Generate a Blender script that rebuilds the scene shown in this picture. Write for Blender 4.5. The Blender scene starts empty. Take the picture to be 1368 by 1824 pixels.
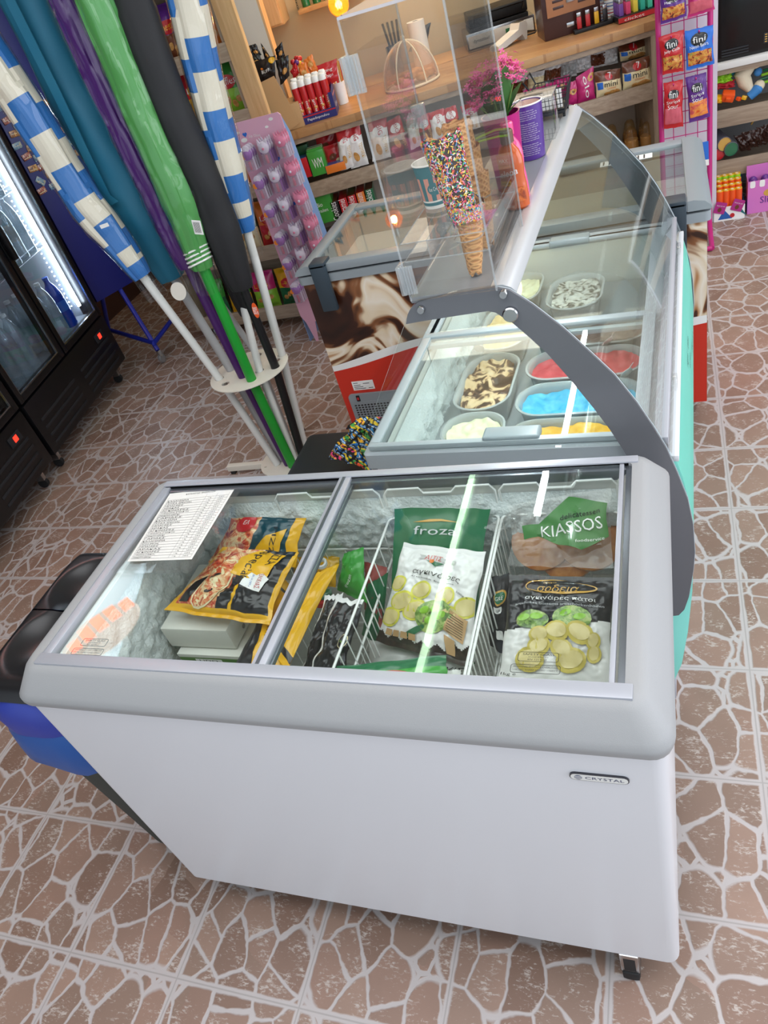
import bpy, bmesh, math, random
from math import sin, cos, pi, radians, sqrt
from mathutils import Vector, Matrix, noise, Euler
from mathutils.geometry import delaunay_2d_cdt
random.seed(7)
sc = bpy.context.scene
COL = sc.collection
# ---------------------------------------------------------------- camera
FPX = 1313.5674
CAMP = Vector((1.11745, -0.55250, 1.72951))
CAMR = Euler((0.889473, 0.267283, 0.269332), 'XYZ')
cd = bpy.data.cameras.new('camera')
cam = bpy.data.objects.new('camera', cd)
COL.objects.link(cam)
cam.location = CAMP
cam.rotation_euler = CAMR
cd.sensor_fit = 'HORIZONTAL'
cd.sensor_width = 36.0
cd.lens = 36.0 * FPX / 1368.0
cd.clip_start = 0.02
cd.clip_end = 60
sc.camera = cam
# ---------------------------------------------------------------- view, world, lights
sc.view_settings.view_transform = 'Standard'
sc.view_settings.look = 'None'
sc.view_settings.gamma = 1
sc.view_settings.exposure = -0.16
w = bpy.data.worlds.new('world')
sc.world = w
w.use_nodes = True
bg = w.node_tree.nodes['Background']
bg.inputs[0].default_value = (0.80, 0.90, 1.0, 1)
bg.inputs[1].default_value = 1.1


def area(name, loc, rot, sx, sy, power, col):
    l = bpy.data.lights.new(name, 'AREA')
    l.shape = 'RECTANGLE'
    l.size, l.size_y = sx, sy
    l.energy = power
    l.color = col
    o = bpy.data.objects.new(name, l)
    o.location = loc
    o.rotation_euler = rot
    COL.objects.link(o)
    return o


# daylight that enters through the open shop front behind and to the right
area('daylight_front', (1.6, -2.9, 1.9), (radians(78), 0, 0), 3.2, 2.0, 16, (0.86, 0.93, 1.0))
area('daylight_side', (3.5, 0.6, 1.7), (radians(78), 0, radians(90)), 3.2, 2.0, 62, (0.88, 0.91, 1.0))


# warm and cool fill lamps added under the ceiling, besides the LED tubes
area('ceiling_fill_front', (0.6, 0.0, 2.62), (0, 0, 0), 3.4, 1.3, 50, (0.96, 0.97, 1.0))
area('ceiling_fill_right', (2.3, 2.6, 2.62), (0, 0, 0), 1.2, 2.6, 34, (0.95, 0.97, 1.0))
area('ceiling_fill_back', (0.4, 4.55, 2.62), (0, 0, 0), 2.6, 0.5, 14, (1.0, 0.90, 0.76))


# ---------------------------------------------------------------- helpers
def lin(h):
    h = h.lstrip('#')
    r = []
    for i in (0, 2, 4):
        v = int(h[i:i + 2], 16) / 255
        r.append(v / 12.92 if v <= 0.04045 else ((v + 0.055) / 1.055) ** 2.4)
    return (*r, 1)


MATS = {}


def mat(name, col='#888888', rough=0.5, metal=0.0, emit=0.0, spec=0.5, coat=0.0, vary=0.0, scale=20, bump=0.0, trans=0.0):
    if name in MATS:
        return MATS[name]
    m = bpy.data.materials.new(name)
    m.use_nodes = True
    nt = m.node_tree
    b = nt.nodes['Principled BSDF']
    c = lin(col)
    b.inputs['Base Color'].default_value = c
    b.inputs['Roughness'].default_value = rough
    b.inputs['Metallic'].default_value = metal
    b.inputs['Specular IOR Level'].default_value = spec
    b.inputs['Coat Weight'].default_value = coat
    if trans:
        b.inputs['Transmission Weight'].default_value = trans
    if emit:
        b.inputs['Emission Color'].default_value = c
        b.inputs['Emission Strength'].default_value = emit
    if vary or bump:
        tc = nt.nodes.new('ShaderNodeTexCoord')
        nz = nt.nodes.new('ShaderNodeTexNoise')
        nz.inputs['Scale'].default_value = scale
        nz.inputs['Detail'].default_value = 4
        nt.links.new(tc.outputs['Object'], nz.inputs['Vector'])
        if vary:
            mx = nt.nodes.new('ShaderNodeMix')
            mx.data_type = 'RGBA'
            mx.inputs[6].default_value = tuple(v * (1 - vary) for v in c[:3]) + (1,)
            mx.inputs[7].default_value = tuple(min(1, v * (1 + vary)) for v in c[:3]) + (1,)
            nt.links.new(nz.outputs[0], mx.inputs[0])
            nt.links.new(mx.outputs[2], b.inputs['Base Color'])
        if bump:
            bp = nt.nodes.new('ShaderNodeBump')
            bp.inputs['Strength'].default_value = bump
            bp.inputs['Distance'].default_value = 0.004
            nt.links.new(nz.outputs[0], bp.inputs['Height'])
            nt.links.new(bp.outputs[0], b.inputs['Normal'])
    MATS[name] = m
    return m


def glassmat(name, tint='#ffffff', refl=1.45, rough=0.0, haze=0.0, hazecol='#ffffff'):
    """thin pane: see-through with Fresnel reflection and, where the pane is frosty, a little diffuse haze"""
    if name in MATS:
        return MATS[name]
    m = bpy.data.materials.new(name)
    m.use_nodes = True
    nt = m.node_tree
    nt.nodes.remove(nt.nodes['Principled BSDF'])
    out = nt.nodes['Material Output']
    t = nt.nodes.new('ShaderNodeBsdfTransparent')
    t.inputs[0].default_value = lin(tint)
    g = nt.nodes.new('ShaderNodeBsdfGlossy')
    g.inputs['Roughness'].default_value = rough
    lw = nt.nodes.new('ShaderNodeLayerWeight')
    lw.inputs[0].default_value = 0.5
    pw = nt.nodes.new('ShaderNodeMath'); pw.operation = 'POWER'; pw.inputs[1].default_value = 4.0
    nt.links.new(lw.outputs['Facing'], pw.inputs[0])
    fr = nt.nodes.new('ShaderNodeMath'); fr.operation = 'MULTIPLY_ADD'
    f0 = ((refl - 1) / (refl + 1)) ** 2
    fr.inputs[1].default_value = 1 - f0; fr.inputs[2].default_value = f0
    nt.links.new(pw.outputs[0], fr.inputs[0])
    last = t
    if haze:
        d = nt.nodes.new('ShaderNodeBsdfDiffuse')
        d.inputs[0].default_value = lin(hazecol)
        mx = nt.nodes.new('ShaderNodeMixShader')
        mx.inputs[0].default_value = haze
        nt.links.new(t.outputs[0], mx.inputs[1])
        nt.links.new(d.outputs[0], mx.inputs[2])
        last = mx
    m2 = nt.nodes.new('ShaderNodeMixShader')
    nt.links.new(fr.outputs[0], m2.inputs[0])
    nt.links.new(last.outputs[0], m2.inputs[1])
    nt.links.new(g.outputs[0], m2.inputs[2])
    nt.links.new(m2.outputs[0], out.inputs[0])
    MATS[name] = m
    return m


class NT:
    """tiny node-graph helper for the procedural materials"""
    def __init__(s, name, rough=0.5):
        s.m = bpy.data.materials.new(name)
        s.m.use_nodes = True
        s.t = s.m.node_tree
        s.b = s.t.nodes['Principled BSDF']
        s.b.inputs['Roughness'].default_value = rough
        s.tc = s.t.nodes.new('ShaderNodeTexCoord')
        MATS[name] = s.m

    def n(s, typ, **kw):
        nd = s.t.nodes.new('ShaderNode' + typ)
        for k, v in kw.items():
            setattr(nd, k, v)
        return nd

    def l(s, a, b):
        s.t.links.new(a, b)

    def mapping(s, scale=(1, 1, 1), rot=(0, 0, 0), loc=(0, 0, 0), src=None):
        mp = s.n('Mapping')
        mp.inputs['Scale'].default_value = scale
        mp.inputs['Rotation'].default_value = rot
        mp.inputs['Location'].default_value = loc
        s.l(src or s.tc.outputs['Object'], mp.inputs[0])
        return mp.outputs[0]

    def noise(s, vec, scale, detail=3, dist=0.0, rough=0.5):
        nz = s.n('TexNoise')
        nz.inputs['Scale'].default_value = scale
        nz.inputs['Detail'].default_value = detail
        nz.inputs['Distortion'].default_value = dist
        nz.inputs['Roughness'].default_value = rough
        s.l(vec, nz.inputs['Vector'])
        return nz

    def vor(s, vec, scale, feature='F1', rnd=1.0):
        v = s.n('TexVoronoi', feature=feature)
        v.inputs['Scale'].default_value = scale
        v.inputs['Randomness'].default_value = rnd
        s.l(vec, v.inputs['Vector'])
        return v

    def ramp(s, fac, stops, interp='LINEAR'):
        r = s.n('ValToRGB')
        r.color_ramp.interpolation = interp
        el = r.color_ramp.elements
        while len(el) < len(stops):
            el.new(0.5)
        for e, (p, c) in zip(el, stops):
            e.position = p
            e.color = lin(c) if isinstance(c, str) else (c, c, c, 1)
        s.l(fac, r.inputs[0])
        return r.outputs[0]

    def mix(s, fac, a, b, blend='MIX'):
        mx = s.n('Mix', data_type='RGBA', blend_type=blend)
        for i, x in ((0, fac), (6, a), (7, b)):
            if isinstance(x, str):
                mx.inputs[i].default_value = lin(x)
            elif isinstance(x, (int, float)):
                mx.inputs[i].default_value = x
            else:
                s.l(x, mx.inputs[i])
        return mx.outputs[2]

    def math(s, op, a, b=0.0, clamp=False):
        nd = s.n('Math', operation=op)
        nd.use_clamp = clamp
        for i, x in ((0, a), (1, b)):
            if isinstance(x, (int, float)):
                nd.inputs[i].default_value = x
            else:
                s.l(x, nd.inputs[i])
        return nd.outputs[0]

    def color(s, c):
        s.l(c, s.b.inputs['Base Color'])

    def bump(s, h, strength=0.3, dist=0.005):
        bp = s.n('Bump')
        bp.inputs['Strength'].default_value = strength
        bp.inputs['Distance'].default_value = dist
        s.l(h, bp.inputs['Height'])
        s.l(bp.outputs[0], s.b.inputs['Normal'])


def at(px, py, x=None, y=None, z=None, pl=None):
    """the point of the place seen at a photo pixel, on a plane of known x, y, z or (point, normal)"""
    d = CAMR.to_matrix() @ Vector(((px - 684) / FPX, -(py - 912) / FPX, -1))
    if pl:
        p0, n = pl
        t = (Vector(p0) - CAMP).dot(n) / d.dot(n)
    elif x is not None:
        t = (x - CAMP.x) / d.x
    elif y is not None:
        t = (y - CAMP.y) / d.y
    else:
        t = (z - CAMP.z) / d.z
    return CAMP + d * t


I4 = Matrix.Identity(4)
CUR = I4.copy()
ORD = ('first', 'second', 'third', 'fourth', 'fifth', 'sixth', 'seventh', 'eighth', 'ninth', 'tenth', 'eleventh', 'twelfth', 'thirteenth', 'fourteenth', 'fifteenth', 'sixteenth', 'seventeenth', 'eighteenth', 'nineteenth', 'twentieth', 'twenty-first', 'twenty-second', 'twenty-third', 'twenty-fourth', 'twenty-fifth', 'twenty-sixth')


def setT(m=None):
    global CUR
    CUR = m.copy() if m is not None else I4.copy()


def TR(x=0, y=0, z=0, rx=0, ry=0, rz=0, s=1):
    return Matrix.Translation((x, y, z)) @ Euler((radians(rx), radians(ry), radians(rz))).to_matrix().to_4x4() @ Matrix.Scale(s, 4)


def frame(o, xa, ya):
    """matrix with origin o, x axis along xa and y axis close to ya"""
    xa = Vector(xa).normalized()
    za = xa.cross(Vector(ya)).normalized()
    ya = za.cross(xa)
    m = Matrix.Identity(4)
    for i in range(3):
        m[i][0], m[i][1], m[i][2], m[i][3] = xa[i], ya[i], za[i], o[i]
    return m


def wm(o):
    m = o.matrix_basis.copy()
    p = o.parent
    while p:
        m = p.matrix_basis @ m
        p = p.parent
    return m


TXT = {}


def text_geo(s, spacing=1.0):
    k = (s, spacing)
    if k in TXT:
        return TXT[k]
    c = bpy.data.curves.new('lettering', 'FONT')
    c.body = s
    c.resolution_u = 2
    c.space_character = spacing
    o = bpy.data.objects.new('lettering', c)
    COL.objects.link(o)
    dg = bpy.context.evaluated_depsgraph_get()
    me = o.evaluated_get(dg).to_mesh()
    vs = [v.co.copy() for v in me.vertices]
    fs = [tuple(p.vertices) for p in me.polygons]
    o.evaluated_get(dg).to_mesh_clear()
    bpy.data.objects.remove(o)
    bpy.data.curves.remove(c)
    if not vs:
        vs, fs = [Vector((0, 0, 0))] * 3, []
    x0 = min(v.x for v in vs); x1 = max(v.x for v in vs)
    y0 = min(v.y for v in vs); y1 = max(v.y for v in vs)
    TXT[k] = ([(v.x - x0, v.y - y0) for v in vs], fs, max(x1 - x0, 1e-4), max(y1 - y0, 1e-4))
    return TXT[k]


def inpoly(x, y, P):
    c = False
    j = len(P) - 1
    for i in range(len(P)):
        if (P[i][1] > y) != (P[j][1] > y) and x < (P[j][0] - P[i][0]) * (y - P[i][1]) / (P[j][1] - P[i][1]) + P[i][0]:
            c = not c
        j = i
    return c


def ell(cx, cy, rx, ry, n=20, rot=0.0, a0=0, a1=2 * pi):
    r = []
    for i in range(n):
        a = a0 + (a1 - a0) * i / n
        x, y = rx * cos(a), ry * sin(a)
        r.append((cx + x * cos(rot) - y * sin(rot), cy + x * sin(rot) + y * cos(rot)))
    return r


def rr2(x0, y0, x1, y1, r, n=4):
    """rounded rectangle outline, counter-clockwise"""
    r = min(r, (x1 - x0) / 2 - 1e-5, (y1 - y0) / 2 - 1e-5)
    P = []
    for cx, cy, a in ((x1 - r, y1 - r, 0), (x0 + r, y1 - r, 90), (x0 + r, y0 + r, 180), (x1 - r, y0 + r, 270)):
        for i in range(n + 1):
            t = radians(a + 90 * i / n)
            P.append((cx + r * cos(t), cy + r * sin(t)))
    return P


class MB:
    def __init__(s):
        s.v, s.f, s.mi, s.mats = [], [], [], []

    def _m(s, m):
        if isinstance(m, str):
            m = MATS[m]
        if m not in s.mats:
            s.mats.append(m)
        return s.mats.index(m)

    def add(s, V, F, m, M=None):
        T = CUR @ M if M is not None else CUR
        b = len(s.v)
        s.v += [T @ Vector(p) for p in V]
        i = s._m(m)
        for f in F:
            s.f.append(tuple(b + k for k in f))
            s.mi.append(i)
        return s

    def box(s, x0, y0, z0, x1, y1, z1, m, bev=0.0, M=None, seg=2):
        if x0 > x1: x0, x1 = x1, x0
        if y0 > y1: y0, y1 = y1, y0
        if z0 > z1: z0, z1 = z1, z0
        V = [(x0, y0, z0), (x1, y0, z0), (x1, y1, z0), (x0, y1, z0), (x0, y0, z1), (x1, y0, z1), (x1, y1, z1), (x0, y1, z1)]
        F = [(0, 3, 2, 1), (4, 5, 6, 7), (0, 1, 5, 4), (1, 2, 6, 5), (2, 3, 7, 6), (3, 0, 4, 7)]
        if bev:
            bm = bmesh.new()
            vs = [bm.verts.new(p) for p in V]
            for f in F:
                bm.faces.new([vs[k] for k in f])
            bmesh.ops.bevel(bm, geom=list(bm.edges), offset=min(bev, (x1 - x0) * .49, (y1 - y0) * .49, (z1 - z0) * .49), segments=seg, profile=0.6, affect='EDGES')
            bm.verts.index_update()
            V = [tuple(v.co) for v in bm.verts]
            F = [tuple(v.index for v in f.verts) for f in bm.faces]
            bm.free()
        return s.add(V, F, m, M)

    def loft(s, loops, m, cap0=False, cap1=False, M=None, closed=True, rings=False):
        n = len(loops[0])
        V = [p for L in loops for p in L]
        F = []
        R = len(loops)
        for i in range(R if rings else R - 1):
            a, b = i * n, ((i + 1) % R) * n
            for j in range(n if closed else n - 1):
                k = (j + 1) % n
                F.append((a + j, a + k, b + k, b + j))
        if cap0: F.append(tuple(reversed(range(n))))
        if cap1: F.append(tuple(range((R - 1) * n, R * n)))
        return s.add(V, F, m, M)

    def prism(s, P, z0, z1, m, M=None):
        """outline P in xy extruded from z0 to z1, concave allowed"""
        n = len(P)
        a = sum(P[i][0] * P[(i + 1) % n][1] - P[(i + 1) % n][0] * P[i][1] for i in range(n))
        if a < 0: P = list(reversed(P))
        r = delaunay_2d_cdt([Vector(p) for p in P], [(i, (i + 1) % n) for i in range(n)], [], 1, 1e-7)
        V2, T = r[0], r[2]
        V = [(p[0], p[1], z0) for p in P] + [(p[0], p[1], z1) for p in P]
        F = [(i, (i + 1) % n, n + (i + 1) % n, n + i) for i in range(n)]
        s.add(V, F, m, M)
        s.add([(p.x, p.y, z1) for p in V2], [tuple(t) for t in T], m, M)
        return s.add([(p.x, p.y, z0) for p in V2], [tuple(reversed(t)) for t in T], m, M)

    def tube(s, pts, r, m, n=8, closed=False, M=None, caps=True):
        pts = [Vector(p) for p in pts]
        N = len(pts)
        R = r if isinstance(r, (list, tuple)) else [r] * N
        loops = []
        up = None
        for i, p in enumerate(pts):
            if closed:
                d = (pts[(i + 1) % N] - pts[i - 1])
            else:
                d = (pts[min(i + 1, N - 1)] - pts[max(i - 1, 0)])
            d.normalize()
            if up is None:
                up = Vector((0, 0, 1)) if abs(d.z) < .9 else Vector((1, 0, 0))
            u = (up - d * up.dot(d)).normalized()
            w_ = d.cross(u)
            up = u
            loops.append([p + (u * cos(2 * pi * k / n) + w_ * sin(2 * pi * k / n)) * R[i] for k in range(n)])
        return s.loft(loops, m, (not closed) and caps, (not closed) and caps, M, rings=closed)

    def lathe(s, prof, m, n=24, M=None, cap0=False, cap1=False):
        return s.loft([[(r * cos(2 * pi * k / n), r * sin(2 * pi * k / n), z) for k in range(n)] for r, z in prof], m, cap0, cap1, M)

    def grid(s, fn, nu, nv, m, M=None):
        V = [fn(i / nu, j / nv) for j in range(nv + 1) for i in range(nu + 1)]
        F = [(j * (nu + 1) + i, j * (nu + 1) + i + 1, (j + 1) * (nu + 1) + i + 1, (j + 1) * (nu + 1) + i) for j in range(nv) for i in range(nu)]
        return s.add(V, F, m, M)

    def ball(s, c, r, m, n=10, M=None, sc_=(1, 1, 1)):
        k = max(4, n // 2 + 1)
        L = [[(c[0] + r * sc_[0] * sin(pi * i / k) * cos(2 * pi * j / n), c[1] + r * sc_[1] * sin(pi * i / k) * sin(2 * pi * j / n), c[2] - r * sc_[2] * cos(pi * i / k)) for j in range(n)] for i in range(1, k)]
        return s.loft(L, m, True, True, M)

    def decal(s, P, m, S, step=0.0):
        """flat outline P laid on the surface map S(u, v)"""
        n = len(P)
        a = sum(P[i][0] * P[(i + 1) % n][1] - P[(i + 1) % n][0] * P[i][1] for i in range(n))
        if a < 0: P = list(reversed(P))
        pts = [Vector(p[:2]) for p in P]
        if step:
            x0 = min(p[0] for p in P); x1 = max(p[0] for p in P)
            y0 = min(p[1] for p in P); y1 = max(p[1] for p in P)
            q = []
            for i in range(n):
                A, B = pts[i], pts[(i + 1) % n]
                k = max(1, int((B - A).length / step))
                q += [A.lerp(B, t / k) for t in range(k)]
            pts = q
            n = len(pts)
            y = y0 + step / 2
            while y < y1:
                x = x0 + step / 2
                while x < x1:
                    if inpoly(x, y, P):
                        pts.append(Vector((x, y)))
                    x += step
                y += step
        r = delaunay_2d_cdt(pts, [(i, (i + 1) % n) for i in range(n)], [], 1, 1e-7)
        return s.add([S(p.x, p.y) for p in r[0]], [tuple(t) for t in r[2]], m)

    def text(s, t, x, y, w_, m, S=None, h=None, rot=0.0, shear=0.0, M=None, spacing=1.0, arc=0.0):
        """lettering whose lower-left corner is at x, y and whose width is w_ (height h or natural)"""
        V, F, W, H = text_geo(t, spacing)
        k = w_ / W
        ky = h / H if h else k
        q = []
        for a, b in V:
            a, b = a * k, b * ky
            b += arc * sin(pi * a / w_)
            a += shear * b
            q.append((x + a * cos(rot) - b * sin(rot), y + a * sin(rot) + b * cos(rot)))
        fine = S is not None
        if S is None:
            S = lambda a, b: (a, b, 0)
        if fine:
            q2, F2, st = list(q), [], []
            for f in F:
                st += [(f[0], f[i], f[i + 1]) for i in range(1, len(f) - 1)]
            while st:
                t_ = st.pop()
                e = [((q2[t_[i]][0] - q2[t_[(i + 1) % 3]][0]) ** 2 + (q2[t_[i]][1] - q2[t_[(i + 1) % 3]][1]) ** 2, i) for i in range(3)]
                d, i = max(e)
                if d < .008 ** 2: F2.append(t_); continue
                a, b, c = t_[i], t_[(i + 1) % 3], t_[(i + 2) % 3]
                q2.append(((q2[a][0] + q2[b][0]) / 2, (q2[a][1] + q2[b][1]) / 2))
                n_ = len(q2) - 1
                st += [(a, n_, c), (n_, b, c)]
            q, F = q2, F2
        return s.add([S(a, b) for a, b in q], F, m, M)

    def build(s, name, parent=None, label=None, sharp=35, base=None, flat=False):
        me = bpy.data.meshes.new(name)
        if parent is not None:
            inv = wm(parent).inverted()
            loc = None
        else:
            if base is None:
                xs = [p.x for p in s.v]; ys = [p.y for p in s.v]
                base = ((min(xs) + max(xs)) / 2, (min(ys) + max(ys)) / 2, min(p.z for p in s.v))
            inv = base.inverted() if isinstance(base, Matrix) else Matrix.Translation(base).inverted()
        me.from_pydata([inv @ p for p in s.v], [], s.f)
        for m in s.mats:
            me.materials.append(m)
        me.polygons.foreach_set('material_index', s.mi)
        if not flat:
            me.polygons.foreach_set('use_smooth', [True] * len(s.f))
            me.set_sharp_from_angle(angle=radians(sharp))
        me.update()
        o = bpy.data.objects.new(name, me)
        COL.objects.link(o)
        if parent is not None:
            o.parent = parent
        else:
            o.matrix_basis = inv.inverted()
        if label: o['label'] = label
        return o


def tag(o, label, cat, group=None):
    o['label'] = label
    o['category'] = cat
    if group: o['group'] = group
    return o


def struct(o):
    o['kind'] = 'structure'
    return o


def thing(name, label, cat, loc=(0, 0, 0), group=None, M=None):
    o = bpy.data.objects.new(name, None)
    o.empty_display_size = 0.05
    COL.objects.link(o)
    o.matrix_basis = M if M is not None else Matrix.Translation(loc)
    return tag(o, label, cat, group)


def kids(o):
    return [c for c in COL.objects if c.parent == o]


def dup(o, M, label=None, group=None, parent=None, mats=None):
    """a copy of a thing with copies of its parts and sub-parts, put at matrix M"""
    c = o.copy()
    COL.objects.link(c)
    if parent is None:
        c.matrix_basis = M
    else:
        c.parent = parent
    if label: c['label'] = label
    if group: c['group'] = group
    if mats and c.type == 'MESH':
        for i, sl in enumerate(c.material_slots):
            if sl.material.name in mats:
                sl.link = 'OBJECT'
                sl.material = MATS[mats[sl.material.name]]
    for ch in kids(o):
        dup(ch, None, parent=c, mats=mats)
    return c


# ---------------------------------------------------------------- shared materials
mat('white_enamel', '#d9dade', 0.28, vary=0.02, scale=3)
mat('white_plastic', '#e4e4e0', 0.4)
mat('collar_grey', '#9a9b9c', 0.5, bump=0.15, scale=900)
mat('aluminium', '#adb0b8', 0.38, metal=0.35)
mat('alu_dark', '#7f858c', 0.3, metal=0.8)
mat('black', '#0e0f12', 0.45)
mat('black_gloss', '#08090c', 0.15)
mat('ink', '#181818', 0.6)
mat('paper', '#f0efec', 0.7)
mat('white_wire', '#eceeec', 0.35)
mat('dark_rubber', '#1d1e20', 0.7)
mat('steel', '#b9bbbd', 0.22, metal=1.0)
mat('chrome', '#d7d9dc', 0.08, metal=1.0)
mat('red', '#c3202a', 0.35)
mat('white', '#f2f2f0', 0.5)
mat('frost', '#dfe6e6', 0.85, bump=0.9, scale=170)
glassmat('glass', '#fafdfc', 1.40)
glassmat('clear_acrylic', '#fdfdfc', 1.34, haze=0.006)
glassmat('cling', '#fbfbfa', 1.5, rough=0.06, haze=0.02)
# ---------------------------------------------------------------- soft packages
class Bag:
    """a filled pouch spanned by four corners; S(x, y) maps flat print coordinates onto its front"""
    def __init__(s, TL, TR, BL, BR, t, m, back=None, seed=0, wr=.004, nu=26, nv=32, region=None, crimp=.05, wob=.004, pw=.55, sides=True):
        s.c = [Vector(q) for q in (TL, TR, BL, BR)]
        s.W = ((s.c[1] - s.c[0]).length + (s.c[3] - s.c[2]).length) / 2
        s.H = ((s.c[0] - s.c[2]).length + (s.c[1] - s.c[3]).length) / 2
        s.n = (s.c[1] - s.c[0] + s.c[3] - s.c[2]).cross(s.c[0] - s.c[2] + s.c[1] - s.c[3]).normalized()
        s.t, s.seed, s.wr, s.crimp, s.wob, s.pw = t, seed, wr, crimp, wob, pw
        s.mb = MB()
        region = region or (lambda u, v: m)
        for sg, mm in ((1, None), (-.6, back or m)):
            def fn(u, v):
                return s.P(u, v, sg)
            if mm is None:
                # front: faces grouped by print colour
                V = [fn(i / nu, j / nv) for j in range(nv + 1) for i in range(nu + 1)]
                g = {}
                for j in range(nv):
                    for i in range(nu):
                        g.setdefault(region((i + .5) / nu, (j + .5) / nv), []).append((j * (nu + 1) + i, j * (nu + 1) + i + 1, (j + 1) * (nu + 1) + i + 1, (j + 1) * (nu + 1) + i))
                s.G = V; s.nu = nu; s.nv = nv
                b = len(s.mb.v)
                s.mb.add(V, [], m)
                for k, F in g.items():
                    i_ = s.mb._m(k)
                    for f in F:
                        s.mb.f.append(tuple(b + q for q in f)); s.mb.mi.append(i_)
            else:
                V = [fn(i / nu, j / nv) for j in range(nv + 1) for i in range(nu + 1)]
                s.mb.add(V, [(j * (nu + 1) + i, (j + 1) * (nu + 1) + i, (j + 1) * (nu + 1) + i + 1, j * (nu + 1) + i + 1) for j in range(nv) for i in range(nu)], mm)

    def P(s, u, v, sg=1.0):
        u = min(1, max(0, u)); v = min(1, max(0, v))
        TL, TR, BL, BR = s.c
        p = (BL * (1 - u) + BR * u) * (1 - v) + (TL * (1 - u) + TR * u) * v
        e = (max(0, 1 - abs(2 * u - 1) ** 2.6)) ** s.pw
        q = min(1, max(0, (v - s.crimp) / (1 - 2 * s.crimp)))
        f = (max(0, sin(pi * q))) ** .5 * e
        k = 9 / max(s.W, s.H)
        nz = noise.noise(Vector((u * s.W * k + s.seed * 7.3, v * s.H * k, s.seed))) + .5 * noise.noise(Vector((u * s.W * k * 3 + s.seed, v * s.H * k * 3, 3.1)))
        rid = abs(noise.noise(Vector((u * 5 + s.seed * 3, v * 4, 9.7)))) * 1.6
        z = s.t * f + s.wr * (nz - rid) * (.25 + f)
        z = max(z, .0005)
        if (v < s.crimp or v > 1 - s.crimp):
            z += .0003 + .0003 * sin(u * s.W * 260)
        xa = (s.c[1] - s.c[0]).normalized()
        w = s.wob * noise.noise(Vector((v * 5 + s.seed, 5.5, u * 2))) - .03 * s.W * sin(pi * v) * (2 * u - 1) * (1 if s.t > .008 else 0)
        wy = s.wob * .8 * noise.noise(Vector((u * 6, 1.5, s.seed)))
        ya = (s.c[0] - s.c[2]).normalized()
        return p + s.n * z * sg + xa * w + ya * wy

    def S(s, x, y, off=.0011):
        u, v = min(.9999, max(0, x / s.W)) * s.nu, min(.9999, max(0, y / s.H)) * s.nv
        i, j = int(u), int(v)
        u -= i; v -= j
        g = lambda a, b: s.G[b * (s.nu + 1) + a]
        return (g(i, j) * (1 - u) + g(i + 1, j) * u) * (1 - v) + (g(i, j + 1) * (1 - u) + g(i + 1, j + 1) * u) * v + s.n * off

    def X(s, k=0):
        return lambda x, y: s.S(x, y, .0022 + .0009 * k)

    def decal(s, P, m, k=0, step=None):
        """P in fractions of width and height"""
        s.mb.decal([(a * s.W, b * s.H) for a, b in P], m, s.X(k), step or s.W / 22)

    def el(s, cx, cy, rx, ry, m, k=0, rot=0, n=16):
        r = rx * s.W
        q = ell(0, 0, r, ry * s.W, n, rot)
        s.mb.decal([(cx * s.W + a, cy * s.H + b) for a, b in q], m, s.X(k), max(r / 4, s.W / 26))

    def text(s, t, x, y, w, m, h=None, rot=0, k=1, arc=0, shear=0, spacing=1):
        s.mb.text(t, x * s.W, y * s.H, w * s.W, m, s.X(k), h=None if h is None else h * s.H, rot=rot, arc=arc * s.H, shear=shear, spacing=spacing)


def film(name, col, rough=.28, vary=.0):
    return mat('film_' + name, col, rough, vary=vary, coat=.3)


for n_, c_ in dict(green='#1f6a44', green_light='#3f9a3c', black='#17181c', yellow='#e6ae14', white='#e9e8e6', orange='#e07a2c', gold='#d0a24a', grey='#b9bab8',
                   red='#c02128', brown='#6b3a22', teal='#16404a', cream='#ecdcae', blue='#1f5fae', purple='#5e2c86', pink='#c22a72', silver='#c9cbce', lime='#8fc63a', dark_brown='#3a2018').items():
    film(n_, c_)


def photo(name, scale, stops, dist=1.5):
    Q = NT(name, .3)
    g = Q.noise(Q.mapping(), scale, 5, dist, .6)
    Q.color(Q.ramp(g.outputs[0], stops))
    Q.b.inputs['Coat Weight'].default_value = .3
photo('print_pizza', 38, [(.30, '#7c2414'), (.42, '#c5452a'), (.50, '#d98a5a'), (.58, '#ecd2a0'), (.68, '#b85030'), (.76, '#5b4a24')])
photo('print_bun', 60, [(.3, '#b9703a'), (.7, '#d9985c')], .4)
photo('print_artichoke', 70, [(.35, '#3f5d2c'), (.5, '#7ea24e'), (.62, '#b5c777'), (.72, '#6b4e58')], .8)
photo('print_soil', 120, [(.4, '#221a17'), (.6, '#3c2f29')], .5)
photo('print_cookie', 60, [(.35, '#b67a3a'), (.6, '#dba862'), (.75, '#8a4f22')], .8)
mat('print_disc', '#cdbb5c', .35)
mat('print_disc_inner', '#d9c98c', .35)
mat('print_disc_rim', '#d8d24e', .35)
mat('kraft', '#c09a6c', .6)
# ================================================================ the room
F = NT('stone_tiles', 0.42)
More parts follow.
